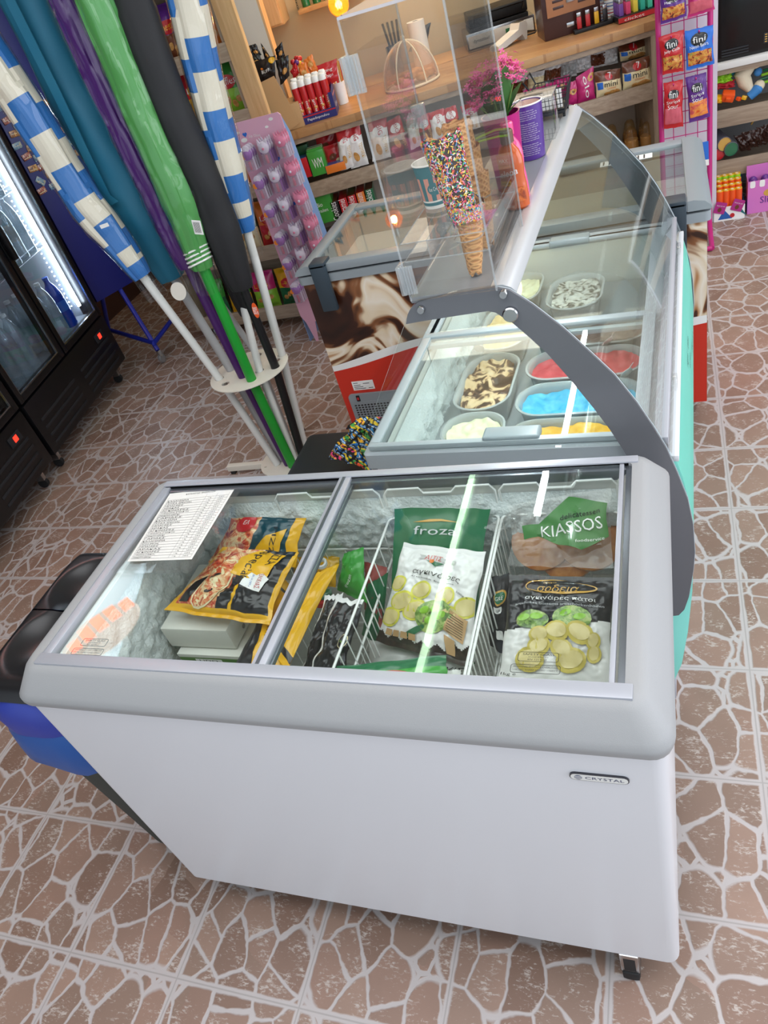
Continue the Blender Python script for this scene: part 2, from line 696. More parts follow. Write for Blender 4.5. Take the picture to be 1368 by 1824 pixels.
# printed crazy-paving tiles, 0.32 m square, light joints
vec = F.mapping(loc=(-0.221, -0.055, 0))
n1 = F.noise(vec, 5.0, 2)
wob = F.n('VectorMath', operation='SCALE')
F.l(n1.outputs[1], wob.inputs[0])
wob.inputs['Scale'].default_value = 0.055
vw = F.n('VectorMath', operation='ADD')
n1b = F.noise(vec, 26.0, 2)
wob2 = F.n('VectorMath', operation='SCALE'); F.l(n1b.outputs[1], wob2.inputs[0]); wob2.inputs['Scale'].default_value = 0.014
vw0 = F.n('VectorMath', operation='ADD'); F.l(vec, vw0.inputs[0]); F.l(wob2.outputs[0], vw0.inputs[1])
F.l(vw0.outputs[0], vw.inputs[0]); F.l(wob.outputs[0], vw.inputs[1])
ms = F.mapping(scale=(12.4, 8.6, 1), rot=(0, 0, 0.35), src=vw.outputs[0])
ve = F.vor(ms, 1.0, 'DISTANCE_TO_EDGE'); vc = F.vor(ms, 1.0)
for v_ in (ve, vc): v_.voronoi_dimensions = '2D'
sep = F.n('SeparateXYZ'); F.l(vec, sep.inputs[0])
def edge(o):
    a = F.math('DIVIDE', o, 0.32)
    fr = F.math('FRACT', a)
    return F.math('MULTIPLY', F.math('SUBTRACT', 0.5, F.math('ABSOLUTE', F.math('SUBTRACT', fr, 0.5))), 0.32)
ed = F.math('MINIMUM', edge(sep.outputs[0]), edge(sep.outputs[1]))
wn = F.noise(vec, 14, 3)
thr = F.math('MULTIPLY', F.math('POWER', wn.outputs[0], 2.0), 0.11)
stone = F.math('MULTIPLY', F.math('MULTIPLY', F.math('SUBTRACT', ve.outputs['Distance'], thr), 30, True), F.math('MULTIPLY', F.math('SUBTRACT', 0.74, vc.outputs['Distance']), 16, True))
ve2 = F.vor(ms, 2.3, 'DISTANCE_TO_EDGE'); ve2.voronoi_dimensions = '2D'
gap = F.math('MULTIPLY', F.math('SUBTRACT', vc.outputs['Distance'], 0.80), 20, True)
stone = F.math('MAXIMUM', stone, F.math('MULTIPLY', gap, F.math('MULTIPLY', F.math('SUBTRACT', ve2.outputs['Distance'], 0.10), 22, True)))
tile = F.math('MULTIPLY', F.math('SUBTRACT', ed, F.math('MULTIPLY', wn.outputs[0], 0.012)), 260, True)
msk = F.math('MULTIPLY', stone, tile)
big = F.noise(vec, 9, 5, 0.3)
fine = F.noise(F.mapping(scale=(1, 2.2, 1), src=vec), 75, 6, 0.6, 0.7)
wn2 = F.n('TexWhiteNoise', noise_dimensions='2D'); F.l(vc.outputs['Position'], wn2.inputs[0])
c1 = F.ramp(wn2.outputs[0], [(0, '#86695a'), (0.35, '#a58474'), (0.65, '#93796a'), (1, '#b0907f')])
c2 = F.mix(F.math('MULTIPLY', big.outputs[0], 0.6), c1, '#7b6659')
blot = F.noise(vec, 21, 3)
spk = F.ramp(F.math('ADD', fine.outputs[0], F.math('MULTIPLY', F.math('SUBTRACT', blot.outputs[0], 0.5), 0.55)), [(0.56, 0.0), (0.68, 0.8)])
c3 = F.mix(spk, c2, '#c9beb6')
joint = F.math('MULTIPLY', F.math('SUBTRACT', 0.0022, ed), 900, True)
c4 = F.mix(msk, '#bfb7b5', c3)
F.color(F.mix(F.math('MULTIPLY', joint, 0.45), c4, '#8c8580'))
F.bump(F.math('ADD', F.math('MULTIPLY', msk, 0.7), F.math('MULTIPLY', fine.outputs[0], 0.25)), 0.35, 0.002)
F.l(F.ramp(msk, [(0, 0.33), (1, 0.45)]), F.b.inputs['Roughness'])

W = NT('counter_wood', 0.38)
v = W.mapping(scale=(1, 6, 6))
pl = W.n('TexBrick'); pl.inputs['Scale'].default_value = 1.0
for k_, x_ in (('Mortar Size', 0.002), ('Brick Width', 0.55), ('Row Height', 0.045), ('Bias', 0.0)):
    pl.inputs[k_].default_value = x_
pl.inputs['Color1'].default_value = (0, 0, 0, 1); pl.inputs['Color2'].default_value = (1, 1, 1, 1)
W.l(W.tc.outputs['Object'], pl.inputs[0])
gr = W.noise(W.mapping(scale=(2, 30, 30)), 3, 5, 0.5)
W.color(W.mix(W.math('MULTIPLY', gr.outputs[0], 0.5), W.mix(pl.outputs[0], '#a97c50', '#c79c6b'), '#8a6240'))
def woodmat(name, a, b, rough=0.5, sc_=(2, 25, 25)):
    Q = NT(name, rough)
    g = Q.noise(Q.mapping(scale=sc_), 3, 6, 0.6)
    Q.color(Q.ramp(g.outputs[0], [(0.3, a), (0.7, b)]))
woodmat('oak_grey', '#8f7c69', '#ad9b86')
woodmat('oak_grey_v', '#93816d', '#b09e88', sc_=(25, 25, 2))
woodmat('oak_light_v', '#c99f6c', '#dcb787', sc_=(20, 20, 1.5))
woodmat('maple', '#b98b57', '#cfa26c')
mat('plaster', '#c5b391', 0.8, vary=0.12, scale=2.5)
mat('plaster_white', '#d9d4c9', 0.8)
mat('ceiling_paint', '#cfcabf', 0.9)
mat('wall_brown', '#3a211a', 0.8)

def slab(name, x0, y0, z0, x1, y1, z1, m):
    return struct(MB().box(x0, y0, z0, x1, y1, z1, m).build(name))
slab('floor', -2.75, -2.2, -0.04, 3.6, 6.2, 0.0, 'stone_tiles')
slab('wall_left', -2.79, -2.2, 0, -2.75, 6.2, 2.75, 'wall_brown')
slab('wall_back', -2.75, 6.16, 0, 3.6, 6.2, 2.75, 'plaster')
slab('wall_right', 3.6, 3.2, 0, 3.64, 6.2, 2.75, 'plaster_white')
slab('ceiling', -2.79, -2.2, 2.75, 3.64, 6.2, 2.79, 'ceiling_paint')

# LED tubes under the ceiling, running towards the back of the shop
mat('tube_white', '#f2fbff', emit=20)
mat('tube_green', '#dcffd8', emit=20)
for x, y0, y1, m, r, lb_ in ((0.0, 1.33, 2.9, 'tube_green', .016, 'leftmost greenish LED tube lamp under the ceiling'), (.39, 2.16, 4.3, 'tube_white', .014, 'middle white LED tube lamp under the ceiling'), (.61, 2.26, 4.3, 'tube_white', .010, 'thin white LED tube lamp under the ceiling, rightmost')):
    t = thing('ceiling_tube_lamp', lb_, 'lamp', ((x, (y0 + y1) / 2, 2.69)), group='LED tube lamps under the ceiling')
    MB().box(x - .03, y0, 2.715, x + .03, y1, 2.749, 'white_plastic', .004).build('housing', t)
    MB().tube([(x, y0 + .01, 2.70), (x, y1 - .01, 2.70)], r, m, 10).build('tube', t)
# ================================================================ chest freezer in front
def loopz(x0, y0, x1, y1, r, z, n=5):
    return [(a, b, z) for a, b in rr2(x0, y0, x1, y1, r, n)]
FX, FD = 1.10, 0.575
fz = thing('chest_freezer', 'white chest freezer with grey collar and sliding glass lids in the foreground', 'freezer', (0.55, 0.29, 0))
mb = MB()
mb.loft([loopz(0, 0, FX, FD, 0.022, 0.114), loopz(0, 0, FX, FD, 0.022, 0.824)], 'white_enamel')
mb.loft([loopz(0, 0, FX, FD, 0.022, 0.114), loopz(0.01, 0.01, FX - .01, FD - .01, 0.02, 0.110), loopz(0.3, 0.3, .5, .31, 0.002, 0.110)], 'dark_rubber')
mb.build('body', fz)
mb = MB()
mb.loft([loopz(o, o, FX - o, FD - o, r, z) for o, r, z in ((0.0, .022, .816), (-.007, .03, .822), (-.010, .034, .834), (-.010, .036, .842), (-.004, .036, .852), (0.018, .03, .886), (0.026, .03, .893), (.034, .02, .8955), (0.050, .006, .8955), (0.050, .006, .878))], 'collar_grey')
mb.build('collar', fz)
# aluminium rail round the opening
mb = MB()
OX0, OY0, OX1, OY1 = 0.050, 0.032, 1.052, 0.543
mb.box(OX0, OY0 + .0, .885, OX1 + .008, OY0 + .024, .8985, 'aluminium', .0015)
mb.box(OX0, OY1 - .018, .885, OX1 + .008, OY1, .8985, 'aluminium', .0015)
mb.box(OX0, OY0 + .024, .872, OX0 + .018, OY1 - .018, .894, 'aluminium', .0015)
mb.box(OX1 - .012, OY0 + .024, .872, OX1 + .008, OY1 - .018, .890, 'alu_dark', .0015)
mb.box(OX0 + .018, OY1 - .03, .868, OX1 - .012, OY1 - .018, .890, 'alu_dark', .001)
mb.build('rail', fz)
# inner well with frost on the walls
mb = MB()
IX0, IY0, IX1, IY1 = 0.074, 0.058, 1.030, 0.520
mb.loft([loopz(IX0 - .012, IY0 - .012, IX1 + .012, IY1 + .012, .01, .884), loopz(IX0, IY0, IX1, IY1, .02, .870), loopz(IX0, IY0, IX1, IY1, .03, .30)], 'white_plastic')
mb.prism(rr2(IX0, IY0, IX1, IY1, .03), .295, .30, 'white_plastic')
mb.build('liner', fz)
def fr_noise(x, y, z, k=55, a=.0055):
    return a * (noise.noise(Vector((x * k, y * k, z * k))) + .5 * noise.noise(Vector((x * k * 3, y * k * 3, z * k * 3))) + .6)
mb = MB()
def fb(u, v):
    x, z = IX0 + .004 + u * (IX1 - IX0 - .008), .62 + .225 * v
    e = min(1, 6 * (1 - v)) * min(1, 5 * v)
    return (x, IY1 - .002 - e * (fr_noise(x, 0, z) + .006) * (1.6 if z > .72 else .9), z)
mb.grid(fb, 240, 40, 'frost')
def fl(u, v):
    y, z = IY0 + .004 + u * (IY1 - IY0 - .008), .50 + .34 * v
    e = min(1, 6 * (1 - v)) * min(1, 5 * v)
    return (IX0 + .002 + e * (fr_noise(0, y, z, 40, .010) + .006), y, z)
mb.grid(fl, 110, 60, 'frost')
mb.build('frost', fz, flat=False, sharp=80)
# divider ledge at the left (compressor step)
# lids: left one runs low, right one on top
def lid(x0, x1, z, name, barL, barR):
    m_ = MB().box(x0, OY0 + .022, z, x1, OY1 - .018, z + .004, 'glass')
    g = m_.build(name, fz)
    b = MB()
    if barL: b.box(x0 - .006, OY0 + .02, z - .004, x0 + .020, OY1 - .014, z + .008, 'aluminium', .002); b.box(x0 + .002, OY0 + .02, z + .008, x0 + .008, OY1 - .014, z + .0095, 'alu_dark')
    if barL and b.v: b.build('lid_frame', g); b = MB()
    if barR: b.box(x1 - .003, OY0 + .02, z - .003, x1 + .005, OY1 - .014, z + .006, barR, .002)
    if b.v: b.build('lid_frame', g)
    return g
gl = lid(OX0 + .016, .512, .880, 'glass_lid', False, 'alu_dark')
gr_ = lid(.492, OX1 - .020, .8885, 'glass_lid', True, 'aluminium')
mb = MB()
def lidtext(x, y, w_, z, rows):
    for k, t in enumerate(rows):
        wd, _f, tw, th = text_geo(t)
        mb.text(t, x + (w_ - w_ * .86) / 2, y - k * .0052, w_ * .86, 'ink', h=.0026, M=TR(0, 0, z))
def plate(x, y, w_, h, z):
    P = [(p[0], p[1], z) for p in rr2(x, y, x + w_, y + h, .003, 3)]
    mb.tube(P, .0004, 'ink', 4, closed=True)
for (x, y, z, gp_) in ((.905, .088, .8932, gr_), (.110, .086, .8845, gl)):
    mb = MB()
    plate(x, y, .056, .016, z); plate(x - .008, y - .020, .068, .014, z)
    mb.text('SAFETY GLASS', x + .006, y + .0105, .044, 'ink', h=.0036, M=TR(0, 0, z))
    mb.text('according to', x + .014, y + .006, .028, 'ink', h=.0028, M=TR(0, 0, z))
    mb.text('EN 12150-1', x + .014, y + .0018, .026, 'ink', h=.0028, M=TR(0, 0, z))
    mb.text('WARNING: DO NOT OVERLOAD', x - .005, y - .011, .062, 'ink', h=.0028, M=TR(0, 0, z))
    mb.text('USE NO SHARP EDGED OBJECT', x - .005, y - .0165, .062, 'ink', h=.0028, M=TR(0, 0, z))
    mb.build('glass_marking', gp_)
# badge on the front
mb = MB()
bc = (at(1025, 1378, y=0) + at(1110, 1390, y=0)) / 2
setT(Matrix.Translation(bc) @ TR(0, 0, 0, 90, 0, 0))
mb.prism(rr2(-.040, -.0085, .040, .0085, .0084, 6), 0, .003, mat('badge_rim', '#34343c', .3))
mb.prism(rr2(-.0385, -.007, .0385, .007, .0069, 6), .003, .0035, 'white_plastic')
mb.prism(ell(-.028, 0, .0055, .0055), .0035, .0038, mat('badge_blue', '#3c4468', .4))
for k in (-1, 0, 1): mb.box(-.0335, k * .003 - .0005, .0038, -.0225, k * .003 + .0005, .0040, 'white_plastic')
mb.text('CRYSTAL', -.0185, -.0028, .052, 'badge_blue', h=.0062, M=TR(0, 0, .0038))
setT()
mb.build('badge', fz)
ft_ = at(1126, 1722, z=.03)
mb = MB().box(ft_.x - .020, ft_.y - .012, .034, ft_.x + .016, ft_.y + .05, .114, 'steel', .003).box(ft_.x - .013, ft_.y - .0125, .045, ft_.x + .009, ft_.y - .0115, .10, 'dark_rubber').box(ft_.x - .019, ft_.y - .016, .0, ft_.x + .015, ft_.y + .046, .034, 'dark_rubber', .008)
mb.build('front_foot', fz)
for i, (x, y) in enumerate(((.10, .075), (1.0, .52), (.10, .52))):
    mb = MB()
    p = Vector((x, y, 0))
    mb.box(x - .012, y - .006, .035, x + .018, y + .012, .114, 'steel', .002)
    mb.box(x - .016, y - .03, .03, x + .02, y + .016, .052, 'steel', .003)
    mb.lathe([(.0, -.012), (.026, -.011), (.028, -.006), (.028, .006), (.026, .011), (0, .012)], 'dark_rubber', 20, M=TR(x + .002, y - .012, .028, 0, 90, 0))
    mb.build('caster', fz)
# ================================================================ ice cream display behind it (turned 2 degrees)
DT = TR(0, 0, 0, 0, 0, -2)
DV0, DV1, DL, DR = 0.69, 1.80, 0.446, 1.105
mat('display_grey', '#a4adb2', .35)
mat('band_grey', '#6e7075', .28, metal=.3)
mat('plate_grey', '#8f9296', .4, metal=.2)
mat('cyan_panel', '#9cfbec', .3)
mat('white_band', '#dfe2e6', .3)
setT(DT)
dp = thing('ice_cream_display', 'long ice cream display with curved glass and turquoise front standing behind the chest freezer', 'ice cream display', DT @ Vector((.78, 1.25, 0)))
mb = MB()
mb.loft([loopz(DL + .01, DV0 + .03, 1.075, DV1 - .02, .01, z) for z in (.05, .80)], 'white_enamel')
mb.box(DL + .01, DV0 + .03, .045, 1.075, DV1 - .02, .05, 'dark_rubber')
mb.build('body', dp)
mb = MB().box(1.055, DV0 + .02, .003, 1.082, DV1 - .02, .10, mat('skirt', '#b9bcc6', .35), .003)
mb.build('skirting', dp)
# turquoise bulged front panel
prof = [(1.078, .085), (1.098, .16), (1.113, .28), (1.124, .42), (1.128, .56), (1.122, .67), (1.110, .745), (1.100, .785)]
mb = MB()
mb.loft([[(u, DV0 + .012, z), (u, DV1 - .012, z)] for u, z in prof], 'cyan_panel', closed=False)
mb.loft([[(u, DV0 + .012, z) for u, z in prof] + [(1.07, DV0 + .012, .785), (1.07, DV0 + .012, .085)], [(u, DV1 - .012, z) for u, z in prof] + [(1.07, DV1 - .012, .785), (1.07, DV1 - .012, .085)]], 'cyan_panel', True, True)
SP = lambda a, b: (lambda t: (prof[t[0]][0] * (1 - t[1]) + prof[t[0] + 1][0] * t[1] + .0012, a, b))((lambda k: (k, (b - prof[k][1]) / (prof[k + 1][1] - prof[k][1])))(max(i for i in range(len(prof) - 1) if prof[i][1] <= b)))
# small printed words running along the panel
for k, (t, a, b, w_) in enumerate((('pagoto', 1.18, .70, .055), ('ice cream', 1.22, .675, .07), ('gelato', 1.27, .70, .05), ('ARTISAN', 1.33, .64, .075), ('GELATO', 1.42, .60, .10))):
    mb.text(t, a, b, w_, 'ink', SP)
mb.build('front_panel', dp)
mb = MB().box(1.086, DV0 + .012, .785, 1.104, DV1 - .012, .800, 'white_band', .003)
mb.box(1.060, DV0 + .012, .79, 1.086, DV1 - .012, .845, 'aluminium', .003)
for v_ in (.93, 1.62): mb.box(1.082, v_, .79, 1.098, v_ + .045, .818, 'clear_acrylic', .003)
mb.build('glass_channel', dp)
# collar / rim
mb = MB()
mb.loft([loopz(*q) for q in ((DL + .012, DV0 + .022, 1.07, DV1 - .02, .02, .785), (DL, DV0 + .008, 1.075, DV1 - .012, .012, .795), (DL, DV0 + .008, 1.075, DV1 - .012, .012, .832), (DL + .005, DV0 + .012, 1.07, DV1 - .018, .01, .837), (DL + .03, DV0 + .026, 1.045, DV1 - .05, .01, .837), (DL + .033, DV0 + .028, 1.042, DV1 - .053, .01, .79))], 'display_grey')
mb.build('rim', dp)
mb = MB()
LU0, LU1, LV0, LV1 = DL + .036, 1.04, DV0 + .032, DV1 - .055
mb.loft([loopz(LU0, LV0, LU1, LV1, .02, z) for z in (.82, .60)], mat('liner_grey', '#dfe3e0', .6, vary=.06, scale=8))
mb.prism(rr2(LU0, LV0, LU1, LV1, .02), .595, .60, 'liner_grey')
mb.build('liner', dp)
strip_light = area('display_fill', DT @ Vector((.80, (DV0 + DV1) / 2, 1.165)), (0, 0, radians(-2)), .015, DV1 - DV0 - .1, 5.0, (.93, .98, 1.0))  # lamp added under the top plate to brighten the tubs
mat('glow_strip', '#f4fbff', emit=6)
MB().box(.797, DV0 + .04, 1.174, .803, DV1 - .04, 1.178, 'glow_strip').build('glow_strip', dp)  # glowing strip added to go with that lamp
mb = MB()
def dfl(u, v):
    y, z = LV0 + .01 + u * (LV1 - LV0 - .02), .61 + .19 * v
    e = min(1, 5 * v) * min(1, 4 * (1 - v))
    return (LU0 + .003 + e * (.030 + fr_noise(0, y, z, 26, .014)) * (1.4 - v), y, z)
mb.grid(dfl, 160, 36, 'frost')
mb.build('frost', dp, sharp=80)
mb = MB()
# stainless sheet that holds the tubs
mat('tub_tray', '#a9aeb1', .35, metal=.3)
mb.box(LU0 + .04, LV0 + .01, .690, LU1 - .005, LV1 - .01, .694, 'tub_tray', .001)
mb.build('tub_tray', dp)
# sliding lids
def dlid(v0, v1, z, handle_v):
    g = MB().box(LU0 + .0, v0, z, 1.032, v1, z + .004, 'glass').build('glass_lid', dp)
    b = MB()
    u0, u1 = LU0 - .020, 1.048
    for q in ((u0, v0 - .004, u1, v0 + .012), (u0, v1 - .020, u1, v1 + .004), (u0, v0 + .012, u0 + .022, v1 - .02), (u1 - .028, v0 + .012, u1, v1 - .02)):
        b.box(q[0], q[1], z - .005, q[2], q[3], z + .008, 'display_grey', .003)
    b.build('lid_frame', g)
    h = MB().box(.722, handle_v, z - .004, .842, handle_v + .042, z + .016, mat('handle_grey', '#8c979c', .35), .007, seg=3)
    h.build('lid_handle', g)
dlid(DV0 + .020, 1.212, .843, DV0 + .018)
dlid(1.175, DV1 - .04, .829, 1.735)
# side panels: clear glass with the dark grey arch printed on it
OUT = [(.446, .85), (.646, 1.164), (.652, 1.172), (.660, 1.179), (.674, 1.186), (.748, 1.194), (.816, 1.195), (.840, 1.187), (.874, 1.156), (.921, 1.105), (.961, 1.054), (1.0, 1.002), (1.035, .94), (1.061, .885), (1.082, .835), (1.10, .775), (1.118, .707), (1.127, .64), (1.130, .56), (1.127, .51), (1.117, .425), (1.107, .382), (1.095, .362), (1.07, .355)]
GL = OUT + [(1.0, .355), (1.0, .80), (.446, .80)]
BAND = [(.638, 1.146), (.646, 1.164)] + OUT[2:] + [(1.03, .355), (1.03, .70), (1.022, .79), (1.005, .835), (.984, .884), (.959, .934), (.923, 1.0), (.889, 1.057), (.861, 1.094), (.835, 1.126), (.819, 1.139), (.810, 1.148), (.797, 1.153), (.739, 1.151), (.668, 1.148)]
R90 = TR(0, 0, 0, 90, 0, 0)
for v0, s_ in ((DV0, 1), (DV1, -1)):
    def V_(a): return Matrix.Translation((0, a, 0)) @ R90
    g = MB().prism([p for p in OUT if p[1] >= .84] + [(1.06, .84)], 0, .006, 'glass', V_(v0 + .003)).build('side_glass', dp)
    b = MB().prism(BAND, 0, .006, 'band_grey', V_(v0 - .0035 if s_ > 0 else v0 + .010))
    b.tube([(u, v0 - .0035, z) for u, z in OUT[6:-3]], .0012, 'display_grey', 5)
    b.build('grey_band', dp)
    for (u, z, r) in ((.836, 1.144, .014), (.676, 1.173, .0075), (.830, 1.183, .0075)):
        k = MB().lathe([(0, 0), (r, 0), (r, .008), (r * .85, .010), (0, .010)], 'steel', 24, M=TR(u, v0 - .0085 if s_ > 0 else v0 + .022, z, 90, 0, 0))
        k.build('fixing_knob', dp)
# curved front glass: arc from the plate down to the channel
arc = [q for q in OUT if q[0] > .83 and q[1] > .79]
arc = [(.834, 1.190)] + arc[1:] + [(1.096, .80)]
mb = MB()
inn = [(u - .006 * .7, z - .006 * .7) for u, z in arc]
mb.loft([[(u, a, z) for u, z in arc] + [(u, a, z) for u, z in reversed(inn)] for a in (DV0 + .004, DV1 - .004)], 'glass', True, True)
mb.build('curved_glass', dp)
# top plate
mb = MB()
mb.box(.655, DV0 + .0, 1.180, .806, DV1, 1.1925, 'plate_grey', .003)
mb.loft([[(u, a, z) for u, z in ((.806, 1.182), (.806, 1.193), (.812, 1.1945), (.828, 1.194), (.842, 1.187), (.850, 1.176), (.846, 1.172), (.828, 1.182))] for a in (DV0 + .001, DV1)], mat('nose_silver', '#cdd1d5', .3, metal=.35), True, True)
mb.build('top_plate', dp)
setT()
# ================================================================ what lies in the chest freezer
def basket(x0, x1, lab, zt=.800):
    y0, y1, zb = .072, .505, .47
    t = thing('wire_basket', lab, 'basket', ((x0 + x1) / 2, .29, zb), group='white wire baskets in the chest freezer')
    mb = MB(); r = .0026
    R = [(a, b) for a, b in rr2(x0, y0, x1, y1, .012, 3)]
    mb.tube([(a, b, zt) for a, b in R], r, 'white_wire', 6, closed=True)
    mb.tube([(a, b, (zt + zb) / 2) for a, b in R], .0017, 'white_wire', 5, closed=True)
    mb.tube([(a, b, zb) for a, b in R], r, 'white_wire', 6, closed=True)
    k = 11
    for i in range(k + 1):
        y = y0 + .01 + (y1 - y0 - .02) * i / k
        mb.tube([(x0, y, zt), (x0 + .004, y, zb), (x1 - .004, y, zb), (x1, y, zt)], .0015, 'white_wire', 4)
    for i in range(5):
        x = x0 + .02 + (x1 - x0 - .04) * i / 4
        mb.tube([(x, y0, zt), (x, y0 + .004, zb), (x, y1 - .004, zb), (x, y1, zt)], .0015, 'white_wire', 4)
    mb.build('mesh', t)
    for y, s in ((y1 + .008, 1), (y0 - .002, -1)):
        w_ = x1 - x0
        mb = MB()
        mb.tube([(x0 + .003, y, zt - .08), (x0 + .001, y, .855), (x0 + .012, y, .869), (x0 + .34 * w_, y, .870), (x0 + .37 * w_, y, .857), (x0 + .62 * w_, y, .857), (x0 + .67 * w_, y, .870), (x1 - .010, y, .871), (x1 - .001, y, .857), (x1 - .002, y, zt - .08)], r, 'white_wire', 7)
        mb.build('hanger', t)
basket(.325, .565, 'white wire basket hanging under the bar between the two lids', .715)
basket(.574, .802, 'white wire basket holding the large green bag, middle of the chest freezer')
basket(.808, 1.024, 'white wire basket at the right end of the chest freezer')

def qb(px, zs, *a, **k):
    return Bag(*[at(p[0], p[1], z=z) for p, z in zip(px, zs)], *a, **k)
def done(b, name, label, cat='bag', group='frozen food bags in the chest freezer', back=None):
    return tag(b.mb.build(name, sharp=50), label, cat, group)

# --- middle basket
b = qb(((704, 906), (873, 906), (682, 1170), (846, 1182)), (.838, .838, .62, .62), .012, 'film_green', seed=1)
b.decal([(.22, .905), (.40, .928), (.52, .928), (.72, .910), (.52, .914), (.36, .908)], 'film_gold', step=.03)
b.text('froza', .24, .825, .46, 'film_silver', h=.055)
done(b, 'frozen_food_bag', 'dark green bag with an orange arc over white lettering, behind the white artichoke bag')
b = qb(((718, 967), (867, 982), (668, 1142), (838, 1188)), (.800, .795, .675, .675), .022, 'film_white', seed=2, wr=.005, nu=60, nv=80,
       region=lambda u, v: 'print_soil' if v < .10 + .02 * sin(u * 40) + .05 * (u > .75) else 'film_white')
for x, y, r in ((.10, .60, .11), (.40, .57, .12), (.68, .55, .12), (.20, .44, .14), (.38, .38, .14), (.92, .49, .13), (.10, .27, .13), (.75, .38, .13), (1.0, .33, .10)):
    if x > .95: continue
    b.el(x, y, r, r * .78, 'print_disc_rim', 0, .4); b.el(x, y, r * .84, r * .6, 'print_disc_inner', 1, .4)
b.el(.60, .36, .20, .165, 'print_artichoke', 2, .4); b.decal([(.52, .27), (.44, .24), (.30, .13), (.38, .12), (.54, .24)], 'film_green', 2)
for x, y in ((.50, .40), (.60, .44), (.68, .38), (.57, .33)): b.el(x, y, .05, .035, 'film_lime', 3, .8)
b.text('ΑΙΤΙΣ', .34, .86, .20, 'film_red', h=.045, k=2, shear=.1)
b.decal([(.26, .86), (.34, .865), (.34, .90), (.26, .905), (.29, .88)], 'film_grey', 1); b.decal([(.50, .87), (.70, .84), (.70, .875), (.52, .90)], 'film_grey', 1)
b.decal([(.36, .855), (.58, .845), (.49, .805)], 'film_green', 2); b.el(.43, .85, .03, .02, 'film_orange', 3)
b.text('αγκινάρες', .24, .705, .58, 'ink', h=.062, k=2, arc=.012, rot=-.06)
b.text('artichoke bottoms', .24, .685, .52, 'ink', h=.014, k=2, rot=-.06)
b.text('500g e', .80, .60, .14, 'ink', h=.022, rot=-.3)
b.decal([(.76, .44), (.96, .38), (.93, .18), (.73, .26)], 'kraft', 2)
for k_ in range(8): b.decal([(.76 + .0 * k_, .41 - k_ * .021), (.92, .365 - k_ * .021), (.92, .360 - k_ * .021), (.76, .405 - k_ * .021)], 'ink', 4, .05)
b.decal([(.74, .22), (.85, .19), (.85, .06), (.77, .06)], 'kraft', 2)
for k_ in range(4): b.decal([(.10 + .09 * k_, .10), (.175 + .09 * k_, .10), (.175 + .09 * k_, .16), (.10 + .09 * k_, .16)], 'kraft', 3, .05)
done(b, 'frozen_food_bag', 'white bag printed with yellow artichoke hearts, lying in the middle basket')
b = qb(((600, 1187), (796, 1166), (600, 1238), (812, 1236)), (.775, .775, .745, .745), .018, 'film_green_light', seed=3, region=lambda u, v: 'film_green' if v > .72 else ('film_lime' if v < .2 and u > .5 else 'film_green_light'))
b.decal(ell(.52, .40, .20, .30, 20), 'film_red', 1); b.text('HMER', .37, .26, .30, 'film_white', h=.26, k=2)
b.decal([(.72, .42), (.98, .50), (.98, .47), (.72, .38)], 'film_white', 1)
done(b, 'frozen_food_bag', 'bright green bag with a red oval logo against the front rail of the freezer')
b = qb(((660, 1140), (850, 1170), (640, 1245), (830, 1250)), (.655, .655, .60, .60), .02, 'film_grey', seed=4)
b.text('ΚΙΣ', .80, .55, .16, 'ink', h=.14)
done(b, 'frozen_food_bag', 'grey white bag underneath the white artichoke bag')
b = qb(((795, 1195), (822, 1192), (795, 1240), (822, 1236)), (.72, .72, .69, .69), .012, 'film_white', seed=44, nu=10, nv=12)
b.text('extra', .2, .3, .6, 'ink', rot=1.2)
done(b, 'frozen_food_bag', 'small white packet end beside the red oval logo of the bright green bag')
# black pouches with white rims
for px, zs, s_, lb in ((((598, 1062), (650, 1072), (548, 1212), (605, 1222)), (.80, .795, .72, .72), 5, 'white-rimmed black pouch with a small oval label beside the lid bar'),
                   (((580, 1062), (612, 1058), (536, 1200), (560, 1208)), (.785, .79, .70, .70), 6, 'plain white-rimmed black pouch behind the one with the oval label')):
    b = qb(px, zs, .016, 'film_black', seed=s_, nu=40, nv=50, region=lambda u, v: 'film_white' if (u < .09 or v > .94) else 'film_black', wob=.008)
    if s_ == 5:
        b.el(.80, .48, .13, .22, 'film_cream', 0, -.1); b.el(.80, .48, .11, .19, 'film_black', 1, -.1); b.text('vita', .73, .46, .14, 'film_lime', k=2)
    done(b, 'frozen_food_pouch', lb, 'pouch')
b = qb(((612, 985), (648, 975), (600, 1050), (655, 1075)), (.80, .80, .72, .72), .014, 'film_green_light', seed=7, nu=14, nv=18)
b.text('frozen', .45, .2, .5, 'film_white', rot=1.25)
done(b, 'frozen_food_bag', 'light green bag standing upright behind the two black pouches')
b = qb(((648, 1000), (690, 1012), (650, 1085), (680, 1120)), (.76, .75, .66, .66), .014, 'print_meat' if 'print_meat' in MATS else mat('print_meat', '#9c4a46', .4, vary=.4, scale=60), seed=8, nu=14, nv=18)
done(b, 'frozen_food_bag', 'clear bag of dark red fruit between the upright green bag and the basket wires')
b = qb(((655, 1040), (692, 1020), (645, 1130), (680, 1150)), (.74, .75, .62, .62), .01, 'film_green', seed=9, nu=14, nv=18)
done(b, 'frozen_food_bag', 'green bag corner showing through the wires left of the white artichoke bag')

# --- right basket
b = qb(((906, 1022), (1094, 1030), (884, 1222), (1094, 1236)), (.800, .800, .70, .70), .020, 'film_white', seed=11, wr=.005, nu=60, nv=80,
       region=lambda u, v: 'film_black' if v > .56 - .14 * abs(u - .5) * (1 if u < .5 else -.6) else 'film_white')
